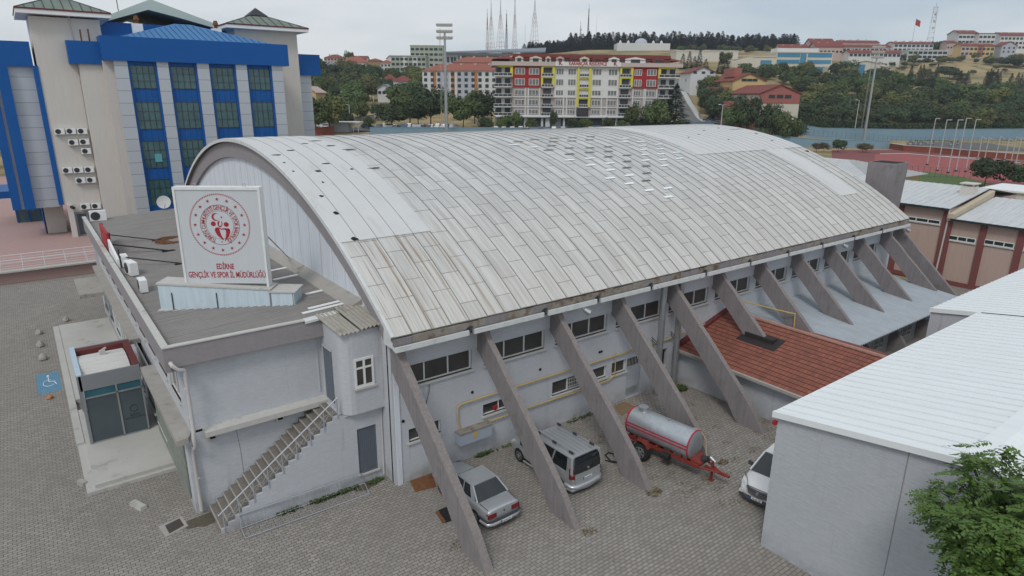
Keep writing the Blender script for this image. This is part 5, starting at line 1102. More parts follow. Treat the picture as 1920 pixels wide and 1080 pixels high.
def far_tree(x, y, z, h, w_, kind, rg):
    if kind in 'ABCS': me = rg.choice(CRL[kind]); S_ = (w_/2, w_/2, h*.52); z0 = z+h*.52
    else: me = rg.choice(CYL); S_ = (w_/3.2, w_/3.2, h/9.); z0 = z
    BK.append((me, x, y, z0, S_, rg.uniform(0, 6.28)))
def tree(x, y, z, h, w_, kind, label, group, rg, name='tree', cat='tree'):
    r0 = empty(name, (x, y, z), rg.uniform(0, 6.28), label, cat, group)
    if kind in 'ABCS':
        c = bpy.data.objects.new('crown', rg.choice(CR[kind])); COL.objects.link(c); c.location = (0, 0, h*.56); c.scale = (w_/2, w_/2*rg.uniform(.85, 1.1), h*.52); reg(c, r0)
        t = bpy.data.objects.new('trunk', rg.choice(TK)); COL.objects.link(t); t.scale = (h*.32*.9, h*.32*.9, h*.45); reg(t, r0)
    else:
        c = bpy.data.objects.new('crown', rg.choice(CF if kind == 'F' else CY)); COL.objects.link(c); k = h/9.; c.location = (0, 0, h*.06); c.scale = (w_/4.2, w_/4.2, k*.96); reg(c, r0)
        t = bpy.data.objects.new('trunk', TK[0]); COL.objects.link(t); t.scale = (h*.2, h*.2, h*.5); reg(t, r0)
    return r0
# ------------------------------------------------------------------ terrain as a real height field
US = [-700, -200, 0, 300, 570, 700, 830, 960, 1100, 1250, 1350, 1450, 1550, 1650, 1750, 1850, 2100, 2700]
DS = [0, 120, 150, 175, 200, 215, 235, 262, 300, 340, 400, 450, 500, 550, 620, 700, 850, 1200]
TB = {}
def col_(u, pts):
    row = []
    for D in DS:
        for (d0, z0), (d1, z1) in zip(pts, pts[1:]):
            if d0 <= D <= d1: row.append(z0+(z1-z0)*(D-d0)/(d1-d0)); break
        else: row.append(pts[-1][1])
    TB[u] = row
for u in (-700, -200, 0, 300): col_(u, [(0, 0), (150, 0), (200, 4), (300, 8), (450, 22), (620, 30), (1200, 20)])
col_(570, [(0, 0), (150, 0), (180, 4.5), (215, 5), (262, 8), (340, 13.5), (400, 22), (450, 31), (500, 34), (620, 37), (1200, 25)])
col_(700, [(0, 0), (150, 0), (180, 4.5), (215, 5), (262, 7.6), (340, 13), (400, 21), (450, 29), (500, 33), (620, 39), (1200, 30)])
col_(830, [(0, 0), (150, 0), (180, 4.5), (215, 5), (262, 7), (340, 12.5), (400, 20), (450, 28), (500, 34), (620, 46), (700, 50), (1200, 40)])
col_(960, [(0, 0), (150, 0), (180, 4.6), (215, 5.3), (262, 7), (340, 14), (450, 29), (550, 43), (700, 56), (850, 58), (1200, 40)])
col_(1100, [(0, 0), (150, 0), (180, 4.6), (215, 5.6), (262, 7.5), (340, 16), (450, 32), (550, 47), (620, 56), (700, 58), (1200, 45)])
col_(1250, [(0, 0), (150, 0), (180, 4.0), (215, 5.8), (262, 8), (340, 20), (400, 30), (450, 36), (550, 49), (620, 57), (700, 58), (1200, 45)])
col_(1350, [(0, 0), (150, 0), (200, 2.5), (235, 5), (262, 7), (340, 20), (400, 30), (450, 37), (550, 49), (620, 57), (700, 58), (1200, 45)])
col_(1450, [(0, 0), (200, 0), (240, 1), (262, 4), (300, 10), (340, 18), (400, 30), (450, 38), (550, 50), (620, 56), (700, 58), (1200, 45)])
col_(1550, [(0, 0), (235, 0), (262, .6), (300, 3), (340, 12), (400, 26), (450, 35), (550, 49), (620, 57), (700, 60), (1200, 45)])
for u in (1650, 1750): col_(u, [(0, 0), (262, 0), (300, .5), (340, 12), (400, 24), (450, 30), (500, 40), (550, 47), (620, 56), (700, 60), (1200, 45)])
col_(1850, [(0, 0), (262, 0), (300, 1.5), (340, 12), (400, 21), (450, 29.5), (500, 39), (550, 47), (620, 58), (700, 61), (1200, 50)])
for u in (2100, 2700): col_(u, [(0, 0), (262, 0), (300, 1.5), (340, 12), (400, 22), (450, 30), (550, 47), (620, 58), (700, 62), (1200, 50)])
def hz(u, D):
    u = max(US[0], min(US[-1], u)); D = max(0, min(DS[-1], D))
    i = max(k for k in range(len(US)-1) if US[k] <= u) if u < US[-1] else len(US)-2; j = max(k for k in range(len(DS)-1) if DS[k] <= D) if D < DS[-1] else len(DS)-2
    a = (u-US[i])/(US[i+1]-US[i]); b_ = (D-DS[j])/(DS[j+1]-DS[j]); T0, T1 = TB[US[i]], TB[US[i+1]]
    return (T0[j]*(1-b_)+T0[j+1]*b_)*(1-a)+(T1[j]*(1-b_)+T1[j+1]*b_)*a
def ground(u, D):
    """point of the terrain in direction of image column u at forward distance D"""
    z = 0.
    k = (u-960)/FPX*1.0
    # column direction at the horizon
    d = ray(u, vh(u)); p = CP+d*(D/d.dot(FH)); 
    return Vector((p.x, p.y, hz(u, D)))
def hxy(x, y):
    d = Vector((x, y, 0))-Vector((CP.x, CP.y, 0)); D = d.dot(FH); s = d.dot(RH)
    if D < 1: return 0
    return hz(960+s/D*1265, D)
m_, nt, b, co_ = base('terrain_grass', .95, 0, .1)
f1 = ramp(nt, nz_(nt, co_, .018, 6, .65), .42, .58); col = mixc(nt, f1, (.36, .27, .145), (.24, .20, .10)); f2 = ramp(nt, nz_(nt, co_, .05, 7, .7), .5, .62)
col = mixc(nt, f2, col, (.085, .095, .04)); col = mixc(nt, mulf(nt, nz_(nt, co_, .6, 6, .8), .4), col, (.34, .27, .16)); nt.links.new(col, b.inputs['Base Color']); M['terrain'] = m_
mb = MB(); rows = []
Dl = [-200, 1]+list(range(20, 300, 12))+list(range(300, 720, 12))+[760, 850, 1000, 1200]
ul = list(range(-700, 2701, 50))
for D in Dl:
    row = []
    for u in ul:
        d = ray(u, vh(u)); De = max(D, 1); p = CP+d*(De/d.dot(FH)); q = FH*(min(D-1, 0)); s = (p-CP).dot(RH)
        if D < 60: p = CP+FH*D+RH*((u-960)/1740*520)
        elif D < 140: 
            t = (D-60)/80; p = (CP+FH*D+RH*((u-960)/1740*520))*(1-t)+p*t
        row.append((p.x, p.y, hxy(p.x, p.y)-.08 if D > 140 else -.08))
    rows.append(row)
mb.grid(rows); mb.build('terrain', M['terrain'], None, smooth=180, kind='structure')
# ------------------------------------------------------------------ terrace left and the blue office block
mb = MB(); mb.hexa([(-70, 47.0, -.05), (-5.0, 47.6, -.05), (-5, 130, -.05), (-70, 130, -.05), (-70, 47.0, 1.), (-5.0, 47.6, 1.), (-5, 130, 1.), (-70, 130, 1.)]); mb.build('pink_terrace', M['pinkpave'], None, kind='structure')
mb = MB(); mb.hexa([(-70, 46.5, .98), (-5.2, 47.2, .98), (-5.2, 47.9, .98), (-70, 47.2, .98), (-70, 46.5, 1.12), (-5.2, 47.2, 1.12), (-5.2, 47.9, 1.12), (-70, 47.2, 1.12)]); mb.build('terrace_kerb', M['conc_light'], None, kind='structure')
sheet('asphalt_yard', [(-5, 47.4), (46, 12.2), (60, 12), (120, 140), (-5, 140)], -.01, M['asphalt'])
M['railw'] = flat('railing_white', (.70, .71, .72), .5)
for (ya, yb, l) in ((49.9, 49.9, 'farther white railing across the pink terrace'), (47.0, 47.7, 'nearer white railing along the edge of the pink terrace')):
    r0 = empty('terrace_railing', (-12, ya, 1.0), 0, l, 'railing', 'white railings on the terrace'); mb = MB(); n = 34
    for z, t in ((2.0, .03), (1.75, .012), (1.5, .012), (1.3, .012)): mb.tube((-60, ya, z), (-5.6, yb, z), t, n=5)
    mb.build('rail', M['railw'], r0); mb = MB()
    for i in range(n+1): x = -60+i*54.4/n; mb.tube((x, ya+(yb-ya)*i/n, 1.), (x, ya+(yb-ya)*i/n, 2.0), .025, n=5)
    mb.build('post', M['railw'], r0)['kind'] = 'stuff'; rootfix(r0)
M['cream'] = mat('cream_render', (.60, .565, .52), .9, var=.04, scale=.3, streak=.10); M['cream2'] = mat('cream_render2', (.56, .52, .485), .9, var=.04, scale=.3, streak=.12)
M['blue'] = mat('blue_cladding', (.008, .095, .33), .45, .1, var=.07, scale=.25); M['bluer'] = mat('blue_roof', (.05, .19, .40), .5, .2, var=.12, scale=.3, streak=.15)
def panelmat(name, c, w_, h):
    m_, nt, b, co_ = base(name, .5, .15, .4); br = nt.nodes.new('ShaderNodeTexBrick'); br.inputs['Scale'].default_value = 1; br.offset = 0
    br.inputs['Brick Width'].default_value = w_; br.inputs['Row Height'].default_value = h; br.inputs['Mortar Size'].default_value = .025; br.inputs['Color1'].default_value = (*c, 1); br.inputs['Color2'].default_value = (*dk(c, .93), 1); br.inputs['Mortar'].default_value = (*dk(c, .35), 1)
    s = nt.nodes.new('ShaderNodeSeparateXYZ'); nt.links.new(co_, s.inputs[0]); ad = nt.nodes.new('ShaderNodeMath'); nt.links.new(s.outputs[0], ad.inputs[0]); nt.links.new(s.outputs[1], ad.inputs[1]); cb = nt.nodes.new('ShaderNodeCombineXYZ'); nt.links.new(ad.outputs[0], cb.inputs[0]); nt.links.new(s.outputs[2], cb.inputs[1]); nt.links.new(cb.outputs[0], br.inputs['Vector']); nt.links.new(br.outputs['Color'], b.inputs['Base Color']); return m_
M['alupan'] = panelmat('alu_panels', (.50, .525, .56), 8.0, 1.25)
M['copper'] = mat('green_metal_roof', (.16, .19, .16), .6, .2, var=.15, scale=.5, c2=(.22, .26, .22), stain=(.30, .33, .29)); M['officeglass'] = mat('office_glass', (.05, .125, .135), .1, var=.5, scale=.9, spec=.6, c2=(.09, .19, .20))
M['greenwhite'] = mat('weathered_metal_roof', (.50, .57, .52), .6, .1, var=.06, scale=.3)
ob = empty('blue_office_block', (0, 62, 1), 0, 'tall cream and blue office block with four glass bays and square corner towers', 'office building')
FY = 59.6; TY = 61.6
mb = MB(); mb.box(-1.2, 16.2, FY+.35, 90, 1, 19.3); mb.box(-10.3, -4.2, TY+.4, 90, 1, 19.0) if False else None; mb.build('core_wall', M['cream'], ob)
# south tower
mb = MB(); mb.box(-7.68, -1.65, TY, TY+7, 4.5, 23.3); mb.box(-7.2, -4.2, TY-.55, TY, 1, 4.7) if False else None; mb.box(-7.2, -4.2, TY-.02, TY+.3, 1, 4.5); mb.box(-4.2, -1.2, TY-1.0, TY+.2, 1, 19); tw_ = mb.build('tower', M['cream'], ob)
def hip(name, x0, x1, y0, y1, z, h, ov, mt, parent, trim='maroon'):
    mb = MB(); a = [(x0-ov, y0-ov, z), (x1+ov, y0-ov, z), (x1+ov, y1+ov, z), (x0-ov, y1+ov, z)]; cx, cy = (x0+x1)/2, (y0+y1)/2; k = min(x1-x0, y1-y0)*.08
    t = [(cx-k, cy-k, z+h), (cx+k, cy-k, z+h), (cx+k, cy+k, z+h), (cx-k, cy+k, z+h)]; mb.hexa(a+t); r_ = mb.build(name, mt, parent)
    mb = MB(); mb.box(x0-ov, x1+ov, y0-ov, y1+ov, z-.5, z-.12); mb.build('eave', M['white'], r_); mb = MB(); mb.box(x0-ov-.06, x1+ov+.06, y0-ov-.06, y1+ov+.06, z-.12, z+.03); mb.build('eave_trim', M[trim], r_)
    mb = MB()
    for i in range(11):
        x = x0-ov+(x1-x0+2*ov)*i/10; p0 = Vector((x, y0-ov, z+.03)); fx = (x-cx)/((x1-x0)/2+ov); t1 = 1-abs(fx)*.93; tx = cx+fx*k*abs(fx); p1 = Vector((x+(cx-x)*(t1 if abs(fx) > .99 else 0), y0-ov+(cy-k-(y0-ov))*t1, z+h*t1+.03)); mb.tube(p0, p1, .045, n=4)
    mb.tube(a[0], t[0], .07, n=4); mb.tube(a[1], t[1], .07, n=4); mb.build('seam', M['darkmet'], r_)['kind'] = 'stuff'
    mb = MB(); mb.hexa([(cx-k*2, cy-k*2, z+h-.1), (cx+k*2, cy-k*2, z+h-.1), (cx+k*2, cy+k*2, z+h-.1), (cx-k*2, cy+k*2, z+h-.1), (cx-.05, cy-.05, z+h+.9), (cx+.05, cy-.05, z+h+.9), (cx+.05, cy+.05, z+h+.9), (cx-.05, cy+.05, z+h+.9)]); mb.build('finial', M['darkmet'], r_)
hip('tower_roof', -7.68, -1.65, TY, TY+7, 23.95, 1.55, 1.0, M['copper'], ob)
mb = MB(); mb.tube((-4.3, TY-.05, 23.5), (-4.25, TY-.05, 21.2), .07, n=6); mb.build('drainpipe', M['coping'], ob)
mb = MB(); mb.box(-4.28, -4.12, TY-.10, TY-.0, 4.5, 19); mb.build('wall_joint', M['conc'], ob)
# north east tower
mb = MB(); mb.box(13.4, 21.2, 67.6, 75, 1, 24.0); mb.build('tower', M['cream'], ob); hip('tower_roof', 13.4, 21.2, 67.6, 75, 24.3, 1.6, 1.2, M['copper'], ob)
mb = MB(); mb.box(21.0, 23.2, 69, 80, 1, 18.5); mb.build('side_panel', M['alupan'], ob); mb = MB(); mb.box(19, 24.5, 68.6, 84, 18.5, 21.2); mb.build('blue_band', M['blue'], ob)
# blue parapet bands
mb = MB(); mb.box(-2.15, 16.95, FY-.6, FY+1.6, 19.25, 21.65); mb.box(-5.0, -2.15, TY-1.3, TY+1.0, 18.85, 21.1); mb.box(-2.15, -.9, FY+1.6, TY+1, 19.25, 21.65); mb.build('blue_band', M['blue'], ob)
# facade bays
bays = [(.02, 2.78), (3.89, 6.77), (8.0, 10.88), (12.1, 14.96)]; pan = [(-1.23, .02), (2.78, 3.89), (6.77, 8.0), (10.88, 12.1), (14.96, 16.2)]
mb = MB()
for a, b_ in pan: mb.box(a, b_, FY-.35, FY+.4, 1, 19.3)
mb.build('facade_pier', M['alupan'], ob)['kind'] = 'stuff'
mb = MB(); mb.box(-2.15, -1.23, FY+.2, TY, 1, 19.3); mb.build('side_panel', M['cream2'], ob)
wr_ = [(16.5, 18.85), (12.25, 15.1), (8.05, 11.0), (3.9, 6.8), (.9, 2.9)]
for a, b_ in bays:
    mb = MB(); mb.box(a+.02, b_-.02, FY+.05, FY+.3, 1, 19.3); mb.box(a, a+.22, FY-.18, FY+.05, 1, 19.3); mb.box(b_-.22, b_, FY-.18, FY+.05, 1, 19.3); bp_ = mb.build('blue_bay', M['blue'], ob)
    mb = MB(); zb_ = [z for p in wr_ for z in p]
    for z0, z1 in ((6.8, 8.05), (11.0, 12.25), (15.1, 16.5)):
        for k in (1, 2, 3): mb.box(a+.22+(b_-a-.44)*k/4-.015, a+.22+(b_-a-.44)*k/4+.015, FY+.035, FY+.05, z0, z1)
    mb.build('panel_joint', M['darkmet'], bp_)['kind'] = 'stuff'
    for z0, z1 in wr_:
        f = win(ob, (0, FY+.02, 0), X, -Y, a+.22, b_-.22, z0, z1, 4, dep=.0, t=.045, fm='darkmet', gm='officeglass', sill=False, rows=[z0+(z1-z0)*.33, z0+(z1-z0)*.66])
mb = MB(); mb.box(1.35, 2.05, FY-.05, FY-.03, 8.7, 9.6); mb.build('open_pane', mat('teal_reflect', (.12, .36, .42), .2), ob); mb = MB(); mb.box(1.4, 2.2, FY-.05, FY-.03, 4.0, 5.2); mb.build('open_pane', M['tealglass'], ob)
# roofs on top
mb = MB(); mb.hexa([(-.6, FY+1, 21.6), (16.5, FY+1, 21.6), (16.5, FY+13, 21.6), (-.6, FY+13, 21.6), (6.8, FY+9, 24.0), (8.6, FY+9, 24.0), (8.6, FY+10, 24.0), (6.8, FY+10, 24.0)]); r_ = mb.build('blue_hip_roof', M['bluer'], ob)
mb = MB()
for i in range(1, 26):
    x = -.6+17.1*i/26; fx = (x-7.7)/8.55; t = 1-abs(fx); mb.tube((x, FY+1, 21.64), (x, FY+1+8*t, 21.64+2.4*t), .04, n=4)
mb.build('seam', M['blue'], r_)['kind'] = 'stuff'
mb = MB(); mb.box(-1.5, 16.5, 71.5, 88, 21, 24.0); mb.build('upper_storey', M['blue'], ob)
mb = MB(); mb.prism([(-2.3, 23.5), (-2.0, 23.3), (4.6, 25.6), (7.6, 25.0), (15.0, 23.3), (15.2, 23.5), (5.0, 26.8)], 70.9, 88.5, 'y'); mb.build('white_gable_roof', M['greenwhite'], ob)
for x in (2.6, 11.1):
    mb = MB(); mb.box(x-.5, x+.5, 66.5, 67.5, 22.4, 23.6); v_ = mb.build('roof_vent', M['white'], ob); mb = MB(); mb.tube((x, 67, 23.6), (x, 67, 24.0), .2, n=10); mb.tube((x, 67, 24.0), (x, 67, 24.5), .35, .2, n=10); mb.build('cowl', M['rustp'], v_)
mb = MB(); mb.tube((2.0, 75, 25), (1.9, 75, 29.5), .05, n=5); mb.build('antenna', M['darkmet'], ob)
mb = MB(); mb.path([(-3.6, 60.6, 21.1), (-3.6, 60.6, 22.2)], .08, 5); mb.path([(-2.9, 60.6, 21.1), (-2.9, 60.6, 22.3)], .08, 5); mb.build('chimney_pipe', M['rustp'], ob)
# west part
mb = MB(); mb.box(-12.8, -8.0, TY+.6, TY+9, 18.5, 20.9); mb.build('blue_band', M['blue'], ob)
mb = MB(); mb.box(-10.2, -8.0, TY+1.0, TY+9, 4.2, 18.5); mb.build('west_panel', M['alupan'], ob)
mb = MB(); mb.box(-8.1, -7.66, TY-.1, TY+1.2, 4.5, 18.6); mb.box(-11.1, -10.15, TY+.4, TY+5, 4.2, 18.5); mb.box(-12.1, -11.35, TY+.6, TY+5, 4.2, 18.5); mb.build('blue_fin', M['blue'], ob)
mb = MB(); mb.box(-11.35, -11.1, TY+1.0, TY+5, 4.2, 18.5); mb.build('west_strip', M['plaster_white'], ob)
mb = MB(); mb.box(-9.6, -7.7, 64.9, 70, 1, 4.2); mb.build('ground_wall', M['cream'], ob)
mb = MB(); mb.box(-12, -9.6, 74.2, 80, 1, 4.2); g_ = mb.build('entrance_glass', M['officeglass'], ob); mb = MB(); mb.box(-12.1, -9.5, 74.1, 74.2, 3.3, 3.9)
for x in (-12.05, -10.85, -9.65): mb.box(x-.08, x+.08, 74.08, 74.2, 1, 4.2)
mb.box(-9.62, -9.5, 64.9, 80, 1, 4.3); mb.build('entrance_frame', M['blue'], g_)
mb = MB(); mb.box(-13.5, -9.3, 72.5, 80, 4.2, 5.0); mb.build('entrance_canopy', M['blue'], ob)
mb = MB(); mb.box(-6.9, -4.6, TY-.06, TY-.03, 1.05, 3.6); dd = mb.build('door', M['alu'], ob); mb = MB(); mb.box(-6.7, -5.85, TY-.09, TY-.06, 1.15, 3.4); mb.box(-5.7, -4.8, TY-.09, TY-.06, 1.15, 3.4); mb.build('pane', M['greyglass'], dd)
mb = MB(); mb.box(-7.45, -6.95, TY-.6, TY, 1, 4.5); mb.build('pier', M['cream'], ob); mb = MB(); mb.tube((-7.1, TY-.7, 4.3), (-6.9, TY-1.0, 4.2), .16, n=8); mb.build('security_camera', M['black'], ob)
rootfix(ob)
Zc_ = lambda x, y: (60+x/4.153, 200+y/4.153)
aci = 0
ACL = [('top row', [(212, 185), (300, 182), (388, 182)]), ('second row', [(318, 270), (405, 265)]), ('third row', [(420, 338)]), ('fourth row', [(272, 488), (358, 485), (443, 482)]), ('fifth row', [(375, 566), (458, 562)]), ('bottom row', [(412, 770), (497, 765)])]
for rown, lst in ACL:
    for i, (x, y) in enumerate(lst):
        u, v = Zc_(x, y); d = ray(u, v); t = (TY-.25-CP.y)/d.y; p = CP+d*t
        nm_ = ('left' if i == 0 else ('right' if i == len(lst)-1 else 'middle'))
        lab = 'only outdoor unit in the third row on the cream tower wall' if rown == 'third row' else '%s outdoor unit of the %s on the cream tower wall' % (nm_, rown)
        a_ = acunit(p.x, p.y, p.z-.45, 0, lab, 'air conditioners on the tower wall', 1.05)
# ------------------------------------------------------------------ around the track
def onz(u, v, z=0.):
    d = ray(u, v); return CP+d*((z-CP.z)/d.z)
def poly_px(name, pts, z, mt): return sheet(name, [tuple(onz(u, v, z))[:2] for u, v in pts], z, mt)
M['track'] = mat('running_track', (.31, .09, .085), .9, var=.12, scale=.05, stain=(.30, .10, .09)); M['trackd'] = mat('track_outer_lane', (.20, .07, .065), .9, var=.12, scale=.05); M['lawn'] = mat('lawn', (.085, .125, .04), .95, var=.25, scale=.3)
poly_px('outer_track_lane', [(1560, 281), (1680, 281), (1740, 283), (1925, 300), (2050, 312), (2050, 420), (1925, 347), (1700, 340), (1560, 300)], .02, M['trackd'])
poly_px('running_track', [(1640, 290), (1700, 289), (1925, 308), (2050, 320), (2050, 350), (1925, 336), (1890, 342), (1800, 336), (1735, 325), (1640, 330)], .05, M['track'])
poly_px('lawn', [(1700, 342), (1735, 321), (1800, 331), (1850, 342), (1840, 348), (1800, 352), (1735, 350)], .08, M['lawn'])
poly_px('lane_line', [(1650, 288.2), (1700, 287.4), (1925, 306), (1925, 306.5), (1700, 288), (1650, 288.8)], .07, M['white'])
poly_px('lane_line', [(1745, 291.5), (1925, 301), (1925, 301.4), (1745, 292)], .04, M['white'])
poly_px('dark_court', [(1700, 266), (1850, 268), (1960, 285), (1700, 276)], .03, M['asphalt'])
def wallpoly(name, pts, h, th, mt, lab, cat, cap=None, z0=None, grp=None, hs=None):
    """pts in (column, forward distance)"""
    g = [ground(u, D) for u, D in pts]
    r0 = empty(name, tuple(g[0]), 0, lab, cat, grp); mb = MB(); cp_ = MB()
    hs = hs or [h]*len(g)
    for p, q, h0, h1 in zip(g, g[1:], hs, hs[1:]):
        a = Vector((p.x, p.y, p.z-1.0)); b_ = Vector((q.x, q.y, q.z-1.0)); n = Vector((-(b_-a).y, (b_-a).x, 0)).normalized()*th
        ha = Vector((0, 0, h0+1.0)); hb_ = Vector((0, 0, h1+1.0)); u_ = Vector((0, 0, .15)); mb.hexa([a, b_, b_+n, a+n, a+ha, b_+hb_, b_+n+hb_, a+n+ha])
        m2 = n*.3; cp_.hexa([a-m2+ha, b_-m2+hb_, b_+n+m2+hb_, a+n+m2+ha, a-m2+ha+u_, b_-m2+hb_+u_, b_+n+m2+hb_+u_, a+n+m2+ha+u_])
    mb.build('wall', mt, r0); cp_.build('coping', cap or mt, r0); rootfix(r0); return r0
M['bluewall'] = mat('blue_painted_wall', (.20, .31, .39), .85, var=.12, scale=.12, streak=.25, stain=(.20, .30, .36), stainp=(.55, .7))
wallpoly('perimeter_wall', [(690, 197), (960, 204), (1180, 216), (1330, 240), (1420, 257), (1550, 262), (1700, 266), (1960, 272), (2200, 276)], 4.1, .3, M['bluewall'], 'long faded blue wall enclosing the sports ground behind the vaulted roof', 'wall', hs=[1.9, 1.4, 1.2, 1.8, 3.9, 4.1, 4.2, 4.3, 4.3])
wallpoly('kerb_wall', [(1420, 226), (1560, 224), (1682, 222)], 2.4, .3, M['bluewall'], 'low faded blue wall in front of the perimeter wall near the track', 'wall')
M['redbrick'] = mat('red_brick', (.24, .075, .05), .9, var=.25, scale=.6, stain=(.30, .14, .08)); 
wallpoly('retaining_wall', [(1683, 222), (1710, 212), (1770, 205), (1850, 192), (1960, 180), (2100, 176)], 1.7, .4, M['redbrick'], 'low red brick retaining wall with white coping along the track', 'wall', M['coping'])
M['wirefence'] = flat('fence_metal', (.10, .13, .14), .6, .3)
def fence(pts, h, n, lab, grp=None, rails=(1.,)):
    g = [ground(u, D) for u, D in pts]; r0 = empty('wire_fence', tuple(g[0]), 0, lab, 'fence', grp); mb = MB(); r_ = MB()
    L = [(q-p).length for p, q in zip(g, g[1:])]; T = sum(L)
    def P(t):
        s = t*T
        for k, l in enumerate(L):
            if s <= l or k == len(L)-1: return g[k].lerp(g[k+1], s/l)
            s -= l
    for i in range(n+1): p = P(i/n); mb.tube(p, p+Vector((0, 0, h)), .05, n=4)
    for i in range(n):
        for k in rails: r_.tube(P(i/n)+Vector((0, 0, h*k)), P((i+1)/n)+Vector((0, 0, h*k)), .025, n=4)
    mb.build('post', M['wirefence'], r0)['kind'] = 'stuff'; r_.build('rail', M['wirefence'], r0); rootfix(r0)
fence([(1420, 252), (1700, 252), (1960, 250)], 2.2, 60, 'thin dark wire fence in front of the blue perimeter wall', rails=(.98, .5, .1))
fence([(1712, 142), (1770, 140), (1850, 138)], 2.2, 12, 'thin dark wire fence along the small lawn behind the pink hall', rails=(.98, .1))
M['polewhite'] = flat('pale_pole', (.42, .43, .42), .6)
PL = [((1754, 221.5), (1738, 310)), ((1777, 224), (1757, 321)), ((1797, 224), (1777, 325)), ((1811, 221), (1792, 322)), ((1829, 223), (1810, 323)), ((1843, 255.6), (1829, 318)), ((1854.5, 257), (1843, 312)), ((1879, 255), (1862, 320)), ((1895, 259), (1879, 320)), ((1908, 256), (1893, 315)), ((1918, 257), (1902, 318))]
for i, ((ut, vt), (ub, vb)) in enumerate(PL):
    p = onz(ub, vb, 0); D = (p-CP).dot(FH); t = at(ut, vt, D); tall = i < 5
    r0 = empty('court_pole', tuple(p), 0, 'tall pale pole with a short top arm in the netted cage by the track' if tall else 'short pale pole with an angled top in the cage at the right edge', 'pole', 'tall pale poles by the track' if tall else 'short pale poles by the track')
    mb = MB(); mb.tube((0, 0, 0), (0, 0, t.z), .11, .09, n=6); mb.build('post', M['polewhite'], r0); mb = MB(); mb.tube((0, 0, t.z-.1), (RH.x*1.1, RH.y*1.1, t.z+(-.1 if tall else -.6)), .10, n=5); mb.build('arm', M['polewhite'], r0); mb = MB(); mb.box(-.25, .25, -.25, .25, 0, .4); mb.build('footing', M['darkmet'], r0)
rg = random.Random(21)
for u in (1722, 1733, 1742, 1756, 1765, 1800, 1812):
    p = ground(u, 240+rg.uniform(-4, 4)); r0 = empty('exercise_machine', tuple(p), rg.uniform(0, 3), 'small outdoor exercise machine on the dark court by the blue wall', 'exercise machine', 'outdoor exercise machines'); mb = MB()
    mb.tube((-.8, 0, 0), (-.3, 0, 1.7), .09, n=5); mb.tube((.8, 0, 0), (.3, 0, 1.7), .09, n=5); mb.tube((-.3, 0, 1.7), (.3, 0, 1.7), .09, n=5); mb.build('frame', M['darkmet'], r0); mb = MB(); mb.box(-.5, .5, -.3, .3, .5, .7); mb.tube((0, 0, .6), (.9, 0, 1.2), .08, n=5); mb.build('seat', M['polewhite'], r0)
# ------------------------------------------------------------------ pink hall, hip roofed building
M['pinkw'] = mat('pink_render', (.48, .36, .31), .9, var=.05, scale=.4, streak=.15); M['mar'] = mat('maroon_render', (.20, .075, .07), .9, var=.1, scale=1); M['greyroof'] = mat('grey_metal_roof', (.62, .63, .63), .5, .3, var=.08, scale=.5, streak=.35, sdir='x')
M['tealdk'] = mat('dark_teal_glass', (.03, .045, .05), .15, var=.4, scale=1)
ph = empty('pink_sports_building', (55, 0, 0), 0, 'long pink sports building with maroon pilasters and a pale ribbed metal roof', 'building')
mb = MB(); mb.box(55, 62, .0, 24, 0, 6.75); mb.prism([(55, 6.75), (63, 7.8), (72, 6.7), (72, 0), (63, 0)], 0, 24, 'y') if False else mb.box(62, 72, 0, 24, 0, 6.7); mb.box(55.0, 72, -28, -.0, 0, 5.85); mb.box(54.6, 64, -.45, -.0, 5.8, 6.35); mb.build('wall', M['pinkw'], ph)
def rib2(name, x0, z0, x1, z1, y0, y1, pitch, parent, mt='greyroof'):
    mb = MB(); rows = []; y = y0
    while y < y1:
        for dy, dz in ((0, 0), (pitch*.8, 0), (pitch*.84, .06), (pitch*.94, .06)):
            if y+dy <= y1: rows.append([(x0, y+dy, z0+dz), (x1, y+dy, z1+dz)])
        y += pitch
    mb.grid(rows); mb.quad((x0, y0, z0-.06), (x0, y1, z0-.06), (x1, y1, z1-.06), (x1, y0, z1-.06)); return mb.build(name, M[mt], parent)
rib2('roof', 54.5, 6.82, 63.3, 7.95, -.1, 24, .62, ph); rib2('roof', 54.5, 5.98, 63.3, 7.2, -28, -.5, .62, ph)
rib2('roof', 72.5, 6.7, 63.3, 7.95, -.1, 24, .62, ph); rib2('roof', 72.5, 5.9, 63.3, 7.2, -28, -.5, .62, ph)
mb = MB(); mb.box(54.42, 54.52, -.1, 24, 6.66, 6.86); mb.box(54.42, 54.52, -28, -.35, 5.84, 6.02); mb.build('gutter', M['tealdk'], ph)
mb = MB(); mb.hexa([(54.5, -.55, 6.0), (63.5, -.55, 7.2), (63.5, -.1, 7.2), (54.5, -.1, 6.0), (54.5, -.55, 6.42), (63.5, -.55, 7.8), (63.5, -.1, 7.8), (54.5, -.1, 6.42)]); mb.build('parapet', mat('cream_parapet', (.52, .44, .33), .9, var=.12, scale=1), ph)
mb = MB(); mb.box(60.2, 61.4, .2, 1.3, 7.4, 8.3); mb.box(60.1, 61.5, .1, 1.4, 8.5, 8.6)
for x, y in ((60.25, .25), (61.25, .25), (60.25, 1.15), (61.25, 1.15)): mb.box(x, x+.1, y, y+.1, 8.3, 8.5)
mb.build('chimney', M['cream'], ph)
for ya, yb, zt in ((3.75, 4.35, 6.75), (.02, .42, 6.75), (-.42, -.0, 5.85), (-3.1, -2.6, 5.85), (-5.85, -5.35, 5.85), (-8.6, -8.1, 5.85)):
    mb = MB(); mb.box(54.86, 55.0, ya, yb, 0, zt); mb.build('pilaster', M['mar'], ph)
mb = MB(); mb.box(54.84, 55, -28, 24, 0, .4); mb.build('plinth', M['mar'], ph)
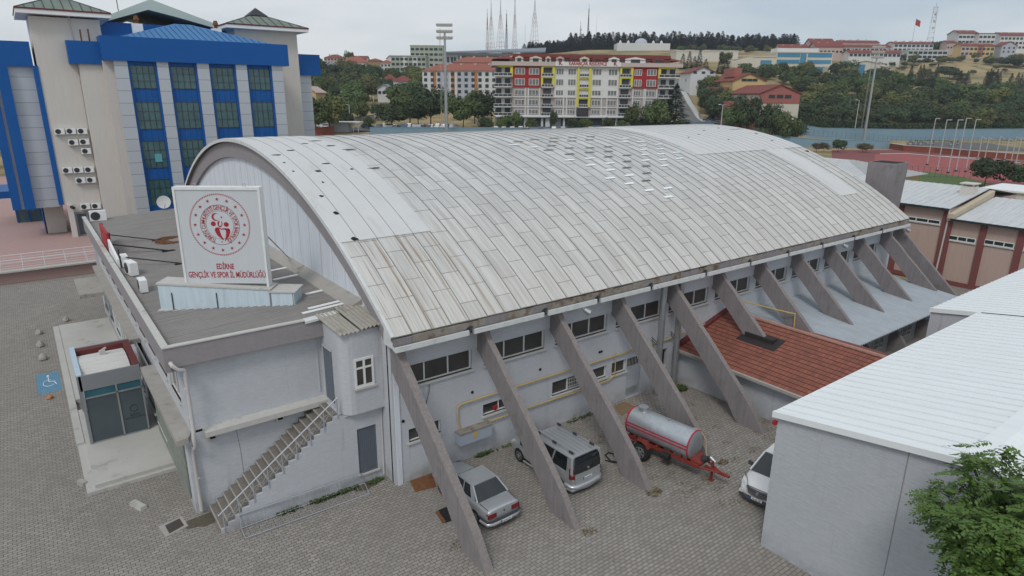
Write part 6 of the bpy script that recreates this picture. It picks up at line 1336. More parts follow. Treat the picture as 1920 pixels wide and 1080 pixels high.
for a, b_, c, d in ((-3.6, -.55, 5.25, 5.65), (.35+.0, 2.45, 4.05, 4.5), (3.05, 5.25, 4.15, 4.6), (5.9, 8.1, 4.15, 4.6)): win(ph, (54.98, 0, 0), -Y, -X, a, b_, c, d, 3, dep=-.02, t=.07, gm='tealdk')
mb = MB(); mb.path([(54.8, .0, 6.7), (54.8, -.05, 5.9), (54.8, .1, .2)], .07, 6); mb.build('downpipe', M['pvc'], ph); rootfix(ph)
hb = empty('hip_roofed_building', (116, 30, 0), 0, 'low yellow building with a grey ribbed hip roof beside the running track', 'building')
c0 = onz(1741, 326, 4.2); c1 = onz(1700, 298, 5.6); c2 = onz(1600, 318, 4.2); c3 = onz(1530, 288, 4.6); c4 = onz(1660, 334, 4.2)
A_ = Vector((c0.x, c0.y, 4.2)); dY = Vector((0, 1, 0)); dX = Vector((1, 0, 0))
x0, x1, y0, y1 = A_.x-19, A_.x, A_.y, A_.y+36
mb = MB(); e = [(x0, y0, 4.2), (x1, y0, 4.2), (x1, y1, 4.2), (x0, y1, 4.2)]; r_ = [(x0+8.5, y0+8.5, 6.2), (x1-8.5, y0+8.5, 6.2), (x1-8.5, y1-8.5, 6.2), (x0+8.5, y1-8.5, 6.2)]; mb.hexa(e+r_); rr0 = mb.build('hip_roof', M['greyroof'], hb)
mb = MB()
for i in range(1, 60):
    y = y0+(y1-y0)*i/60; t = min(1, (y-y0)/8.5, (y1-y)/8.5); mb.tube((x0, y, 4.24), (x0+8.5*t, y, 4.24+2*t), .05, n=3)
for i in range(1, 40):
    x = x0+(x1-x0)*i/40; t = min(1, (x-x0)/8.5, (x1-x)/8.5); mb.tube((x, y0, 4.24), (x, y0+8.5*t, 4.24+2*t), .05, n=3)
mb.build('seam', M['greyroof'], rr0)['kind'] = 'stuff'
mb = MB(); mb.box(x0+1, x1-1, y0+1, y1-1, 0, 4.2); mb.build('wall', mat('ochre_wall', (.50, .38, .20), .9), hb); rootfix(hb)
mb = MB(); p = onz(1886, 358, 3.0); mb.box(p.x, p.x+9, p.y-4, p.y+3, 0, 2.9); lb = mb.build('low_block', M['cream'], None); tag(lb, 'small flat roofed cream block behind the pink hall roof', 'building'); mb = MB(); mb.box(p.x-.3, p.x+9.3, p.y-4.3, p.y+3.3, 2.9, 3.15); mb.build('roof', M['white'], lb)
# ------------------------------------------------------------------ masts and floodlights
def floodmast(u, vb, vt, D, lab, ub=None):
    p = ground(ub or u, D); t = at(u, vt, D); H = t.z-p.z; r0 = empty('floodlight_mast', tuple(p), atan2(RH.y, RH.x), lab, 'floodlight mast', 'stadium floodlight masts')
    mb = MB(); mb.tube((0, 0, 0), (0, 0, H-2), .50, .28, n=10); mb.build('pole', M['steel'], r0, smooth=40); mb = MB()
    for x in (-.95, -.65): mb.tube((x-.6, .3, 0), (x-.6, .3, H-1), .05, n=4)
    for i in range(int(H/1.2)): mb.tube((-1.55, .3, i*1.2), (-1.25, .3, i*1.2), .04, n=4)
    mb.build('ladder', M['steel'], r0); k = MB(); hd = MB()
    for row in range(3):
        z = H-.4-row*1.7; k.box(-2.1, 2.1, -.1, .1, z-.15, z+.05)
        for i in range(6): x = -1.95+i*.78; hd.tube((x, -.1, z+.45), (x, -.75, z+.2), .36, .44, n=8)
    k.build('crossbar', M['steel'], r0); hd.build('lamp_head', M['coping'], r0)['kind'] = 'stuff'
floodmast(833, 245, 46, 196, 'tall floodlight mast rising behind the vaulted roof at left of the apartments', 836)
floodmast(1653, 262, 88, 250, 'tall floodlight mast beside the blue wall at right', 1632)
M['mastred'] = flat('mast_red', (.33, .22, .21), .6); M['mastw'] = flat('mast_white', (.55, .56, .57), .6)
def mast(u, vt, D, wb, lab, dark=False, wt=.35, lean=0, dish=False, vb=None):
    p = ground(u, D); t = at(u, vt, D); H = t.z-p.z; r0 = empty('lattice_mast', tuple(p), .4, lab, 'radio mast', 'radio masts on the ridge'); mb = MB(); m2 = MB(); n = int(H/4)
    for i in range(n):
        z0, z1 = H*i/n, H*(i+1)/n; w0, w1 = wb+(wt-wb)*min(1, i/n*1.15), wb+(wt-wb)*min(1, (i+1)/n*1.15); tgt = mb
        c0 = [(w0/2*a, w0/2*b_, z0) for a, b_ in ((-1, -1), (1, -1), (1, 1), (-1, 1))]; c1 = [(w1/2*a, w1/2*b_, z1) for a, b_ in ((-1, -1), (1, -1), (1, 1), (-1, 1))]
        mb.mi = 0 if (i//3) % 2 else 1
        for k in range(4):
            tgt.tube(c0[k], c1[k], .16, n=3); tgt.tube(c0[k], c1[(k+1) % 4], .09, n=3); tgt.tube(c1[k], c1[(k+1) % 4], .09, n=3)
    mb.build('lattice', [M['mastw'] if not dark else M['darkmet'], M['mastred'] if not dark else M['darkmet']], r0)
    mb = MB(); mb.tube((0, 0, H), (0, 0, H+4), .12, n=4); mb.build('antenna', M['darkmet'], r0)
    if dish:
        for q in range(3): mb = MB(); mb.tube((wt*.6, -.3, H*(.55+q*.15)), (wt*.6+.3, -1.0, H*(.55+q*.15)), 1.1, n=10); mb.build('dish', M['mastw'], r0)
for a in ((914, 24, 690, 3.0, 'short red and white lattice mast at the left end of the mast group', False), (921, 6, 700, 6.5, 'red and white lattice mast, second from the left in the mast group', False), (938, 2, 690, 7.5, 'tallest wide based lattice mast left of centre in the mast group', False), (949, 26, 680, 2.6, 'dark slender lattice mast in the middle of the mast group', True),
          (964, -6, 700, 4.5, 'pale lattice mast standing alone right of the dark mast', False), (1000, -10, 690, 8.5, 'tall wide lattice mast at the right end of the mast group', False), (1084, 48, 660, 2.6, 'short lattice mast with dishes above the apartment roof', False), (1098, 16, 660, 2.2, 'slim monopole lattice mast with a crown of antennas above the apartments', True)): mast(*a, dish=(a[0] in (1084,)))
for u, vt, l in ((983, 46, 'thin grey pole between the two right masts'), (1113, 32, 'thin grey pole right of the antenna mast')):
    p = ground(u, 680); t = at(u, vt, 680); mb = MB(); mb.tube((0, 0, 0), (0, 0, t.z-p.z), .25, .12, n=5); o = mb.build('radio_pole', M['mastw'], None); o.location = p; tag(o, l, 'pole', 'radio masts on the ridge')
p = ground(1724, 640); t = at(1724, 13, 640); mast(1724, 13, 640, 5.5, 'tall pale lattice telecom tower on the hill at right', False, 3.2, dish=True)
p = ground(1692, 640); t = at(1692, 34, 640); fl = empty('flagpole', tuple(p), 0, 'tall flagpole with a red flag on the hill at right', 'flagpole'); mb = MB(); mb.tube((0, 0, 0), (0, 0, t.z-p.z), .3, .15, n=6); mb.build('pole', M['mastw'], fl)
mb = MB(); H = t.z-p.z; rows = [[(RH.x*s*1.1+.2*sin(s*2), RH.y*s*1.1, H-.5-zz*1.3-s*.45) for s in range(5)] for zz in range(5)]; mb.grid(rows); o = mb.build('flag', M['red'], fl)
# ------------------------------------------------------------------ background buildings
PANE = {}
def shared_pane(mt, w_, h):
    k = (mt, round(w_, 2), round(h, 2))
    if k not in PANE:
        mb = MB(); mb.box(-w_/2, w_/2, -.06, .02, -h/2, h/2); o = mb.build('window', M[mt]); PANE[k] = o.data; bpy.data.objects.remove(o)
    return PANE[k]
def addwin(parent, x, y, z, w_, h, mt='tealdk', rz=0):
    o = bpy.data.objects.new('window', shared_pane(mt, w_, h)); COL.objects.link(o); o.location = (x, y, z); o.rotation_euler = (0, 0, rz); reg(o, parent); return o
M['b_white'] = mat('far_white', (.60, .60, .59), .9, var=.05, scale=.1); M['b_grey'] = mat('far_grey', (.42, .44, .48), .9, var=.05, scale=.1); M['b_green'] = mat('far_green', (.38, .41, .33), .9, var=.05, scale=.1); M['b_cream'] = mat('far_cream', (.58, .54, .45), .9, var=.05, scale=.08)
M['b_ochre'] = mat('far_ochre', (.30, .20, .11), .9, var=.08, scale=.2); M['b_yellow'] = mat('far_yellow', (.56, .42, .20), .9, var=.05, scale=.2); M['b_redr'] = mat('far_red_roof', (.28, .105, .075), .9, var=.2, scale=.5); M['b_dkred'] = mat('far_dark_red_roof', (.20, .06, .05), .9, var=.2, scale=.5)
M['b_pinkred'] = mat('far_rose_wall', (.34, .13, .11), .9, var=.06, scale=.2); M['b_blue'] = mat('far_blue_glass', (.07, .23, .36), .25, var=.12, scale=.15); M['b_roofg'] = mat('far_slate_roof', (.19, .22, .25), .7, var=.12, scale=.1); M['b_pink'] = mat('far_pink', (.50, .38, .34), .9, var=.06, scale=.2)
M['orange'] = mat('far_orange', (.42, .18, .07), .9, var=.08, scale=.3)
def bld(name, lab, cat, u0, u1, D, H, depth, wall, roof, rmat, cols=6, floors=3, tw=0., ww=1.4, wh=1.4, wz0=1.6, rh=2.5, group=None, D1=None, band=None, base_=None, sink=6., gl='tealdk', winrange=None, sidecols=0):
    a = ground(u0, D); b_ = ground(u1, D1 or D); z = min(a.z, b_.z) if base_ is None else base_; a.z = b_.z = z; L = (b_-a).length
    r0 = empty(name, tuple(a), atan2((b_-a).y, (b_-a).x), lab, cat, group); mb = MB()
    if roof == 'gable_front':   # ridge runs away from us
        mb.prism([(0, -sink), (L, -sink), (L, H), (L/2, H+rh), (0, H)], 0, depth, 'y')
    elif roof == 'gable_side': mb.prism([(0, -sink), (depth, -sink), (depth, H), (depth/2, H+rh-.2), (0, H)], 0, L, 'x')
    else: mb.box(0, L, 0, depth, -sink, H)
    mb.build('wall', M[wall], r0)
    mb = MB(); o_ = .6
    if roof == 'gable_front':
        for s in (0, 1):
            x0, x1 = (-.6, L/2) if s == 0 else (L+.6, L/2); k = rh/(L/2)*.6; mb.hexa([(x0, -o_, H-k), (x1, -o_, H+rh), (x1, depth+o_, H+rh), (x0, depth+o_, H-k), (x0, -o_, H-k+.3), (x1, -o_, H+rh+.3), (x1, depth+o_, H+rh+.3), (x0, depth+o_, H-k+.3)])
    elif roof == 'gable_side': mb.prism([(-o_, H-.1), (depth/2, H+rh), (depth+o_, H-.1), (depth+o_, H+.2), (depth/2, H+rh+.3), (-o_, H+.2)], -o_, L+o_, 'x')
    elif roof == 'hip':
        k = min(depth, L)*.45; e = [(-o_, -o_, H), (L+o_, -o_, H), (L+o_, depth+o_, H), (-o_, depth+o_, H)]; t = [(k, k, H+rh), (L-k, k, H+rh), (L-k, depth-k, H+rh), (k, depth-k, H+rh)]; mb.hexa(e+t)
    else: mb.box(-.4, L+.4, -.4, depth+.4, H, H+.45)
    rf = mb.build('roof', M[rmat], r0); rgx = random.Random(int(u0)); nb = 0
    if roof in ('hip', 'gable_side') and L > 14:
        mb = MB()
        for i in range(int(L/7)): x = 3+i*6.5; mb.box(x, x+.9, depth*.35, depth*.35+.9, H+rh*.4, H+rh*.4+2.0)
        mb.build('chimney', M['b_pink'], rf)['kind'] = 'stuff'
    if band:
        for (x0, x1, z0, z1, mt) in band: mb = MB(); mb.box(L*x0, L*x1, -.12, .0, z0, z1); mb.build('facade_band', M[mt], r0)
    fh = (H-wz0+.4)/max(floors, 1)
    for f in range(floors):
        for c in range(cols):
            if winrange: x = L*(winrange[0]+(winrange[1]-winrange[0])*(c+.5)/cols)
            else: x = L*(c+.5)/cols
            if nb < 98: addwin(r0, x, -.08 if not band else -.14, wz0+f*fh+wh/2, ww, wh, gl); nb += 1
    for c in range(sidecols):
        for f in range(floors): addwin(r0, -.08, depth*(c+.5)/sidecols, wz0+f*fh+wh/2, ww, wh, gl, -pi/2)
    return r0, L
# left hillside
bld('hill_house', 'cluster house with brown roof at the far left edge of the skyline', 'house', 582, 600, 560, 6, 12, 'b_pink', 'hip', 'b_dkred', 3, 2, rh=3)
bld('hill_house', 'pinkish stepped apartment block under the two round trees on the skyline', 'house', 612, 648, 570, 8.5, 14, 'b_pink', 'hip', 'b_dkred', 6, 3, ww=1.6, rh=3)
bld('hill_house', 'pale house with a white gable right of the two skyline trees', 'house', 650, 690, 565, 7, 12, 'b_white', 'gable_side', 'b_dkred', 6, 2, rh=3)
bld('hill_house', 'white house with a broad orange tiled roof among the hillside trees', 'house', 642, 690, 480, 7, 13, 'b_white', 'hip', 'b_redr', 6, 2, rh=4.2, base_=30)
bld('hill_house', 'house with a grey roof at left of the orange tiled house', 'house', 600, 640, 490, 5, 10, 'b_pink', 'hip', 'b_roofg', 4, 1, rh=2.5, base_=30)
bld('ochre_block', 'apartment block with a blank brown side wall on the hillside', 'apartment block', 693, 716, 470, 11, 14, 'b_ochre', 'hip', 'b_redr', 0, 0, rh=1.6, base_=27)
bld('white_block', 'narrow white apartment block joined to the brown walled one', 'apartment block', 716, 735, 468, 9.5, 14, 'b_white', 'hip', 'b_redr', 3, 3, base_=27, rh=2)
bld('green_block', 'greenish apartment block with balconies and a flat roof on the hill', 'apartment block', 736, 800, 440, 13.5, 16, 'b_green', 'flat', 'b_cream', 8, 4, ww=2.0, wh=1.6, base_=26, band=[(.33, .45, 1, 13, 'b_white'), (.62, .76, 1, 13, 'b_white')])
bld('green_block', 'taller greenish apartment block standing behind the flat roofed one', 'apartment block', 772, 832, 480, 18.5, 16, 'b_green', 'flat', 'b_cream', 7, 5, ww=2.4, wh=1.6, base_=30)
bld('white_block', 'small white gabled house beside the flat roofed green block', 'house', 728, 740, 500, 9, 10, 'b_white', 'gable_front', 'b_redr', 1, 1, base_=32, rh=2)
bld('gabled_house', 'small white gabled house half sunk among trees on the slope', 'house', 708, 732, 330, 4.2, 12, 'b_white', 'gable_front', 'b_roofg', 3, 1, rh=1.8, base_=14.5)
bld('red_roofed_house', 'house with a bright red hip roof among the dark trees', 'house', 738, 770, 350, 5.5, 12, 'b_white', 'hip', 'b_dkred', 4, 1, rh=2.8, base_=17)
bld('red_roofed_house', 'smaller red roofed house left of the bright red hip roof', 'house', 720, 740, 365, 5.5, 10, 'b_pink', 'hip', 'b_dkred', 2, 1, rh=2.8, base_=18)
bld('yellow_house', 'yellow gabled house at the edge of the blue office block', 'house', 562, 592, 240, 5.5, 12, 'b_yellow', 'gable_front', 'b_pink', 0, 0, rh=1.8, base_=11)
r0, L = bld('long_apartment_row', 'long white and grey apartment row with orange panels and tiled roof', 'apartment block', 793, 1000, 300, 13.2, 14, 'b_white', 'hip', 'b_redr', 16, 5, ww=1.5, wh=1.4, wz0=1.4, rh=3.2, base_=12.8, D1=285,
    band=[(.0, .08, 0, 12.8, 'b_white'), (.10, .13, 0, 12.8, 'orange'), (.15, .25, 0, 12.8, 'b_grey'), (.27, .30, 0, 12.8, 'orange'), (.32, .47, 0, 12.8, 'b_grey'), (.48, .51, 0, 12.8, 'orange')] if 'orange' in M else None)
bld('red_roofed_row', 'second tiled roof row rising behind the long apartment row', 'apartment block', 850, 960, 330, 14, 14, 'b_pink', 'hip', 'b_redr', 8, 1, rh=3.0, base_=17)
# big modern building with slate roof
a = ground(838, 430); md = empty('modern_hall', (a.x, a.y, 29), atan2(RH.y, RH.x)-.06, 'big modern grey building with glass walls and a sloping slate roof', 'building'); s_ = 430/1265
mb = MB(); mb.box(0, 60, 0, 40, -12, 12); mb.build('wall', M['b_grey'], md); mb = MB(); mb.box(7.5, 60, -.3, 0, 3.5, 10.5); g_ = mb.build('glass_wall', M['tealdk'], md); mb = MB()
for i in range(30): mb.box(7.5+i*1.8, 7.62+i*1.8, -.36, -.3, 3.5, 10.5)
mb.build('mullion', M['b_grey'], g_)['kind'] = 'stuff'
mb = MB(); mb.hexa([(-1.5, -2.5, 11.7), (62, -2.5, 12.4), (62, 42, 17.5), (4, 42, 15.0), (-1.5, -2.5, 12.6), (62, -2.5, 13.2), (62, 42, 18.2), (4, 42, 15.8)]); mb.build('slate_roof', M['b_roofg'], md)
for x in (1.2, 3.6, 5.6): addwin(md, x, -.1, 8, 1.6, 3.2)
# hillside right
bld('cream_college', 'long low cream building with pilasters on the dry hillside', 'building', 1262, 1376, 470, 10, 18, 'b_cream', 'flat', 'b_white', 22, 1, ww=.7, wh=6.0, wz0=2, base_=36, gl='b_white')
bld('white_gable_house', 'plain white gabled building among trees above the road', 'house', 1292, 1338, 320, 7.5, 22, 'b_white', 'gable_front', 'b_dkred', 3, 1, ww=1.6, wh=1.0, wz0=7.0, rh=2.4, base_=19.5)

r1, L = bld('yellow_gabled_building', 'yellow gabled building with a brown tiled roof', 'building', 1372, 1432, 272, 10.4, 34, 'b_yellow', 'gable_front', 'b_dkred', 3, 1, ww=2.0, wh=1.0, wz0=10.2, rh=2.8, base_=12.0, winrange=(.25, .75)); 
mb = MB(); mb.box(-7, 0, 4, 12, -5, 8); mb.build('side_wing', M['b_pinkred'], r1); mb = MB(); mb.box(2, 5, 6, 20, 12, 15.5); mb.build('roof_box', M['b_pinkred'], r1)
r1, L = bld('red_gabled_building', 'rose red and cream gabled building with a brown tiled roof', 'building', 1424, 1500, 236, 12.2, 34, 'b_cream', 'gable_front', 'b_dkred', 3, 1, ww=2.2, wh=1.1, wz0=10.7, rh=2.9, base_=5.2, winrange=(.2, .8), band=None)
mb = MB(); mb.prism([(0.02, 8.9), (L-.02, 8.9), (L-.02, 12.2), (L/2, 15.05), (.02, 12.2)], -.15, 0, 'y'); mb.build('upper_band', M['b_pinkred'], r1)
for c in CH[r1.name]:
    if c.name.startswith('window'): c.location.y = -.22
mb = MB(); mb.box(-10, .0, 3, 14, -5, 9.5); mb.build('side_wing', M['b_pinkred'], r1); mb = MB(); mb.box(-8, -7, 2.9, 3.0, 0, 8.5); mb.box(-5, -4, 2.9, 3.0, 0, 8.5); mb.box(-2.6, -1.6, 2.9, 3.0, 0, 8.5); mb.build('glass_strip', M['tealdk'], r1)
r1, L = bld('glass_office', 'cream office building with blue horizontal window bands', 'office building', 1447, 1550, 430, 12.5, 18, 'b_cream', 'flat', 'b_cream', 0, 0, base_=30.5)
mb = MB()
for z in (2.0, 6.0, 9.9): mb.box(.5, L*.42, -.2, 0, z, z+2.3); mb.box(L*.56, L-.5, -.2, 0, z, z+2.3)
mb.box(L*.43, L*.53, -.3, 0, 0, 12.2); mb.build('window_band', M['b_blue'], r1); mb = MB(); mb.box(2, L*.8, 5, 16, 12.5, 15.5); mb.build('roof_storey', M['b_white'], r1)
r1, L = bld('glass_office', 'cream gabled hall with a tall blue glass front, left of the banded office', 'office building', 1405, 1447, 425, 10.5, 40, 'b_cream', 'flat', 'b_cream', 0, 0, base_=29.5); mb = MB(); mb.box(L*.32, L*.80, -.2, 0, 0, 8.6); mb.build('glass_front', M['b_blue'], r1)
mb = MB(); mb.hexa([(-14, 6, -6), (0, 0, -6), (0, 12, -6), (-14, 18, -6), (-14, 6, 7), (0, 0, 10.5), (0, 12, 10.5), (-14, 18, 7)]); mb.build('side_wall', M['b_cream'], r1)
r1, L = bld('glass_office', 'cream gabled hall with a blue glass front, right of the banded office', 'office building', 1585, 1640, 420, 9.0, 30, 'b_cream', 'gable_front', 'b_cream', 0, 0, base_=27.5, rh=1.6); mb = MB(); mb.box(L*.10, L*.50, -.2, 0, -2, 8.4); mb.build('glass_front', M['b_blue'], r1); mb = MB(); mb.box(L*.0, L*.09, -.2, 0, -2, 8.0); mb.build('dark_strip', M['b_roofg'], r1)
mb = MB(); mb.hexa([(-12, 2, -6), (0, 0, -6), (0, 20, -6), (-12, 22, -6), (-12, 2, 6.5), (0, 0, 9), (0, 20, 9), (-12, 22, 6.5)]); sw = mb.build('side_wall', M['b_cream'], r1)
for i in range(4): addwin(r1, -2.5-i*2.6, .35+i*.43, 5.5-i*.3, 1.3, 1.5, 'tealdk')
for a_ in (('red roofed terrace of villas above the banded office, left part', 1452, 1505, 505, 4, 46), ('red roofed terrace of villas above the banded office, right part', 1517, 1568, 500, 5.5, 46), ('upper small terrace of villas with a pale attic on the hill', 1508, 1550, 540, 5, 52)):
    bld('terrace_villas', a_[0], 'houses', a_[1], a_[2], a_[3], a_[4], 12, 'b_pink', 'gable_side', 'b_dkred', 7, 1, ww=1.6, rh=3.6, base_=a_[5], group='villa terraces on the hill')
for a_ in (('long dark terrace row of villas nearest the ridge', 1560, 1632, 560, 5, 54), ('long terrace row of villas below the ridge row', 1566, 1655, 520, 4.5, 48.5), ('lowest long terrace row of villas on the right hill', 1580, 1675, 490, 4, 43)):
    bld('terrace_villas', a_[0], 'houses', a_[1], a_[2], a_[3], a_[4], 10, 'b_white', 'gable_side', 'b_dkred', 12, 1, ww=2.2, wh=1.8, rh=2.0, base_=a_[5], group='villa terraces on the hill')
bld('white_apartments', 'white arcaded apartment row high on the hill at right', 'apartment block', 1660, 1732, 545, 9.5, 12, 'b_white', 'gable_side', 'b_dkred', 9, 3, ww=2.4, wh=1.6, base_=48, rh=1.6)
bld('white_apartments', 'lower white arcaded apartment row with dark ground floor', 'apartment block', 1688, 1760, 520, 10, 12, 'b_white', 'flat', 'b_white', 8, 3, ww=3.0, wh=1.8, base_=41, band=[(0, 1, 0, 2.6, 'tealdk')])
bld('white_apartments', 'tall white gabled apartment block on the right skyline', 'apartment block', 1775, 1810, 600, 13.5, 16, 'b_white', 'gable_side', 'b_dkred', 5, 3, ww=2.6, wh=1.8, base_=57, rh=3)
bld('white_apartments', 'white apartment block with stepped attic right of the tall gabled one', 'apartment block', 1812, 1842, 595, 13, 14, 'b_white', 'flat', 'b_dkred', 4, 3, ww=2.6, wh=1.8, base_=57)
bld('yellow_apartments', 'yellow and red low houses below the white skyline blocks', 'apartment block', 1784, 1845, 560, 8.5, 10, 'b_yellow', 'gable_side', 'b_dkred', 8, 2, ww=2.2, wh=1.8, base_=49, rh=2, band=[(0, .3, 0, 8.4, 'b_pink'), (.5, .68, 0, 8.4, 'b_pinkred')])
bld('white_apartments', 'long white apartment block with a red roof at the far right skyline', 'apartment block', 1852, 1915, 600, 12, 14, 'b_white', 'gable_side', 'b_dkred', 9, 3, ww=2.2, wh=1.8, base_=57, rh=3)
bld('grey_house', 'small grey house in front of the far right apartment block', 'house', 1858, 1885, 560, 7, 10, 'b_grey', 'gable_front', 'b_dkred', 3, 2, base_=51, rh=3)
bld('small_house', 'small pink house between the tower and the white skyline blocks', 'house', 1757, 1774, 590, 6, 10, 'b_pink', 'gable_side', 'b_dkred', 3, 1, base_=56, rh=2)
# domed building on the ridge
p = ground(1199, 600); dm = empty('domed_building', (p.x, p.y, p.z), atan2(RH.y, RH.x), 'pale domed building with small turrets showing above the apartment roof', 'mosque'); mb = MB(); mb.box(-22, 24, 0, 20, -5, 6); mb.build('wall', M['b_white'], dm); mb = MB(); mb.grid([[(5.6*cos(e)*cos(a*pi/10), 8+5.6*cos(e)*sin(a*pi/10), 6+4.6*sin(e)) for a in range(20)] for e in [k*pi/14 for k in range(8)]], True); mb.build('dome', M['b_grey'], dm, smooth=60)
for x in (-19, -12, 10, 17):
    mb = MB(); mb.box(x-1, x+1, 3, 5, 6, 7.4); mb.tube((x, 4, 7.4), (x, 4, 8.6), 1.2, .1, n=8); mb.build('turret', M['b_white'], dm)
# ------------------------------------------------------------------ the residence
A_ = at(926.5, 243, 213); B_ = at(1266, 241, 217); zb = 5.6; A_.z = zb; B_.z = zb; L = (B_-A_).length
rs_ = empty('residence_block', tuple(A_), atan2((B_-A_).y, (B_-A_).x), 'wide six storey apartment building with red and yellow frames and white balconies', 'apartment block')
kx = L/1365.; X_ = lambda px: (px-100)*kx            # columns measured on the facade
kz = 213/1320/4; Zf = lambda py: (962-py)*kz+.2
for n_, c in (('k_beige', (.40, .35, .32)), ('k_white', (.66, .66, .65)), ('k_red', (.33, .028, .03)), ('k_yellow', (.62, .56, .07)), ('k_roof', (.19, .05, .045)), ('k_pink', (.50, .42, .39))): M[n_] = mat(n_, c, .85, var=.05, scale=.2)
M['curtain'] = mat('curtain_glass', (.16, .17, .175), .2, var=.7, scale=.7, c2=(.30, .31, .31)); M['k_glass'] = mat('k_glass', (.05, .055, .06), .12, var=.5, scale=.5)
FL = [(490, 565), (568, 645), (650, 720), (724, 795), (798, 862)]
mb = MB(); mb.box(X_(232), X_(1305), 0, 16, -3, Zf(455)); mb.box(X_(100)+1, X_(1465)-1, 2.2, 16, -3, Zf(455)); mb.build('wall', M['k_beige'], rs_)
for q_ in ((X_(540), X_(1015), -.12, 0, Zf(715), Zf(490)), (X_(120), X_(232), 2.05, 2.2, Zf(862), Zf(490)), (X_(1305), X_(1450), 2.05, 2.2, Zf(862), Zf(490))): mb = MB(); mb.box(*q_); mb.build('white_wall', M['k_white'], rs_)
mb = MB(); mb.box(X_(235), X_(437), -.35, 0, Zf(645), Zf(492)); mb.build('red_panel', M['k_red'], rs_); mb = MB(); mb.box(X_(1117), X_(1303), -.35, 0, Zf(645), Zf(492)); mb.build('red_panel', M['k_red'], rs_)
for x0, x1, zl in ((440, 540, 640), (705, 808, 795), (1018, 1117, 640)):
    mb = MB(); mb.box(X_(x0), X_(x0+15), -.75, .0, Zf(zl), Zf(490)); mb.box(X_(x1-18), X_(x1), -.75, .0, Zf(zl), Zf(490))
    for zt, _ in FL:
        if zt < zl: mb.box(X_(x0+15), X_(x1-18), -.75, 0, Zf(zt+8), Zf(zt))
    mb.build('yellow_frame', M['k_yellow'], rs_)
mb = MB(); mb.box(X_(215), X_(235), -.6, 0, Zf(570), Zf(490)); mb.box(X_(130), X_(215), -.6, 2, Zf(499), Zf(490)); mb.build('yellow_frame', M['k_yellow'], rs_); mb = MB(); mb.box(X_(1303), X_(1322), -.6, 0, Zf(570), Zf(490)); mb.box(X_(1322), X_(1420), -.6, 2, Zf(499), Zf(490)); mb.build('yellow_frame', M['k_yellow'], rs_)
wc = [(250, 322), (352, 425), (550, 607), (638, 697), (818, 885), (935, 1003), (1127, 1182), (1220, 1290)]
def kwin(x0, x1, z0, z1, y=-.4, gm='curtain', n=3):
    f = win(rs_, (0, 0, 0), X, -Y, X_(x0), X_(x1), Zf(z1), Zf(z0), n, dep=y, t=.12, sill=False, gm=gm); return f
for zt, zb_ in FL:
    for x0, x1 in wc: kwin(x0, x1, zt+14, zb_-14, -.42 if zt < 650 and (x0 < 430 or x0 > 1100) else -.16)
mb = MB()
for px in (325, 345, 430, 607, 630, 700, 890, 930, 1010, 1120, 1205, 1215, 1300):
    if 235 <= px <= 1300: mb.box(X_(px), X_(px+7), -.3, 0, Zf(862), Zf(650))
for zt, zb_ in FL[2:]: mb.box(X_(235), X_(700), -.25, 0, Zf(zb_+2), Zf(zb_-6)); mb.box(X_(810), X_(1303), -.25, 0, Zf(zb_+2), Zf(zb_-6))
mb.build('facade_trim', M['k_white'], rs_)['kind'] = 'stuff'
for x0, x1, dpt in ((98, 228, 1), (445, 530, 0), (722, 790, 0), (1018, 1105, 0), (1310, 1468, 1)):
    for zt, zb_ in FL:
        y0 = -.9 if not dpt else -.9
        mb = MB(); mb.box(X_(x0), X_(x1), y0, 2 if dpt else 0, Zf(zb_+2), Zf(zb_-5)); bl = mb.build('balcony_slab', M['k_white'], rs_)
        mb = MB(); mb.box(X_(x0), X_(x1), y0-.02, y0+.05, Zf(zb_-5), Zf(zb_-22)); mb.build('glass_parapet', M['k_glass'], bl)
        mb = MB(); mb.box(X_(x0), X_(x1), y0-.05, y0+.08, Zf(zb_-22), Zf(zb_-25))
        for q in range(5): xx = X_(x0)+(X_(x1)-X_(x0))*q/4; mb.box(xx-.05, xx+.05, y0-.05, y0, Zf(zb_-5), Zf(zb_-24))
        mb.build('rail', M['k_white'], bl)
        if dpt: addwin(rs_, (X_(x0)+X_(x1))/2-1.2, 2.0, (Zf(zt)+Zf(zb_))/2, 1.7, 2.2, 'k_glass'); addwin(rs_, (X_(x0)+X_(x1))/2+1.6, 2.0, (Zf(zt)+Zf(zb_))/2, 1.7, 2.2, 'k_glass')
        else: addwin(rs_, (X_(x0)+X_(x1))/2, -.03, (Zf(zt)+Zf(zb_))/2, 2.6, 2.4, 'k_glass')
mb = MB(); mb.box(X_(85), X_(1478), -1.1, 16, Zf(488), Zf(458)); mb.build('parapet_band', M['k_pink'], rs_); mb = MB(); mb.box(X_(540), X_(1020), -1.25, -1.1, Zf(488), Zf(455)); sb_ = mb.build('sign_band', M['k_white'], rs_)
tb2 = MB(); put_text(tb2, 'KARABIÇAK RESIDENCE', (X_(777), -1.29, Zf(480)), X, ZV, 1.6, .05, width=X_(915)-X_(638)); 
for px in (577, 977): put_text(tb2, 'K', (X_(px), -1.29, Zf(480)), X, ZV, 1.7, .06)
tb2.build('red_lettering', M['k_red'], sb_, fix=False)
mb = MB(); mb.box(X_(215), X_(1400), 1.5, 15, Zf(458), Zf(415)); mb.build('attic_wall', M['b_cream'], rs_)
mb = MB(); mb.hexa([(X_(90), -.3, Zf(438)), (X_(1480), -.3, Zf(438)), (X_(1480), 16.5, Zf(438)), (X_(90), 16.5, Zf(438)), (X_(240), 5, Zf(395)), (X_(1330), 5, Zf(395)), (X_(1330), 11, Zf(395)), (X_(240), 11, Zf(395))])
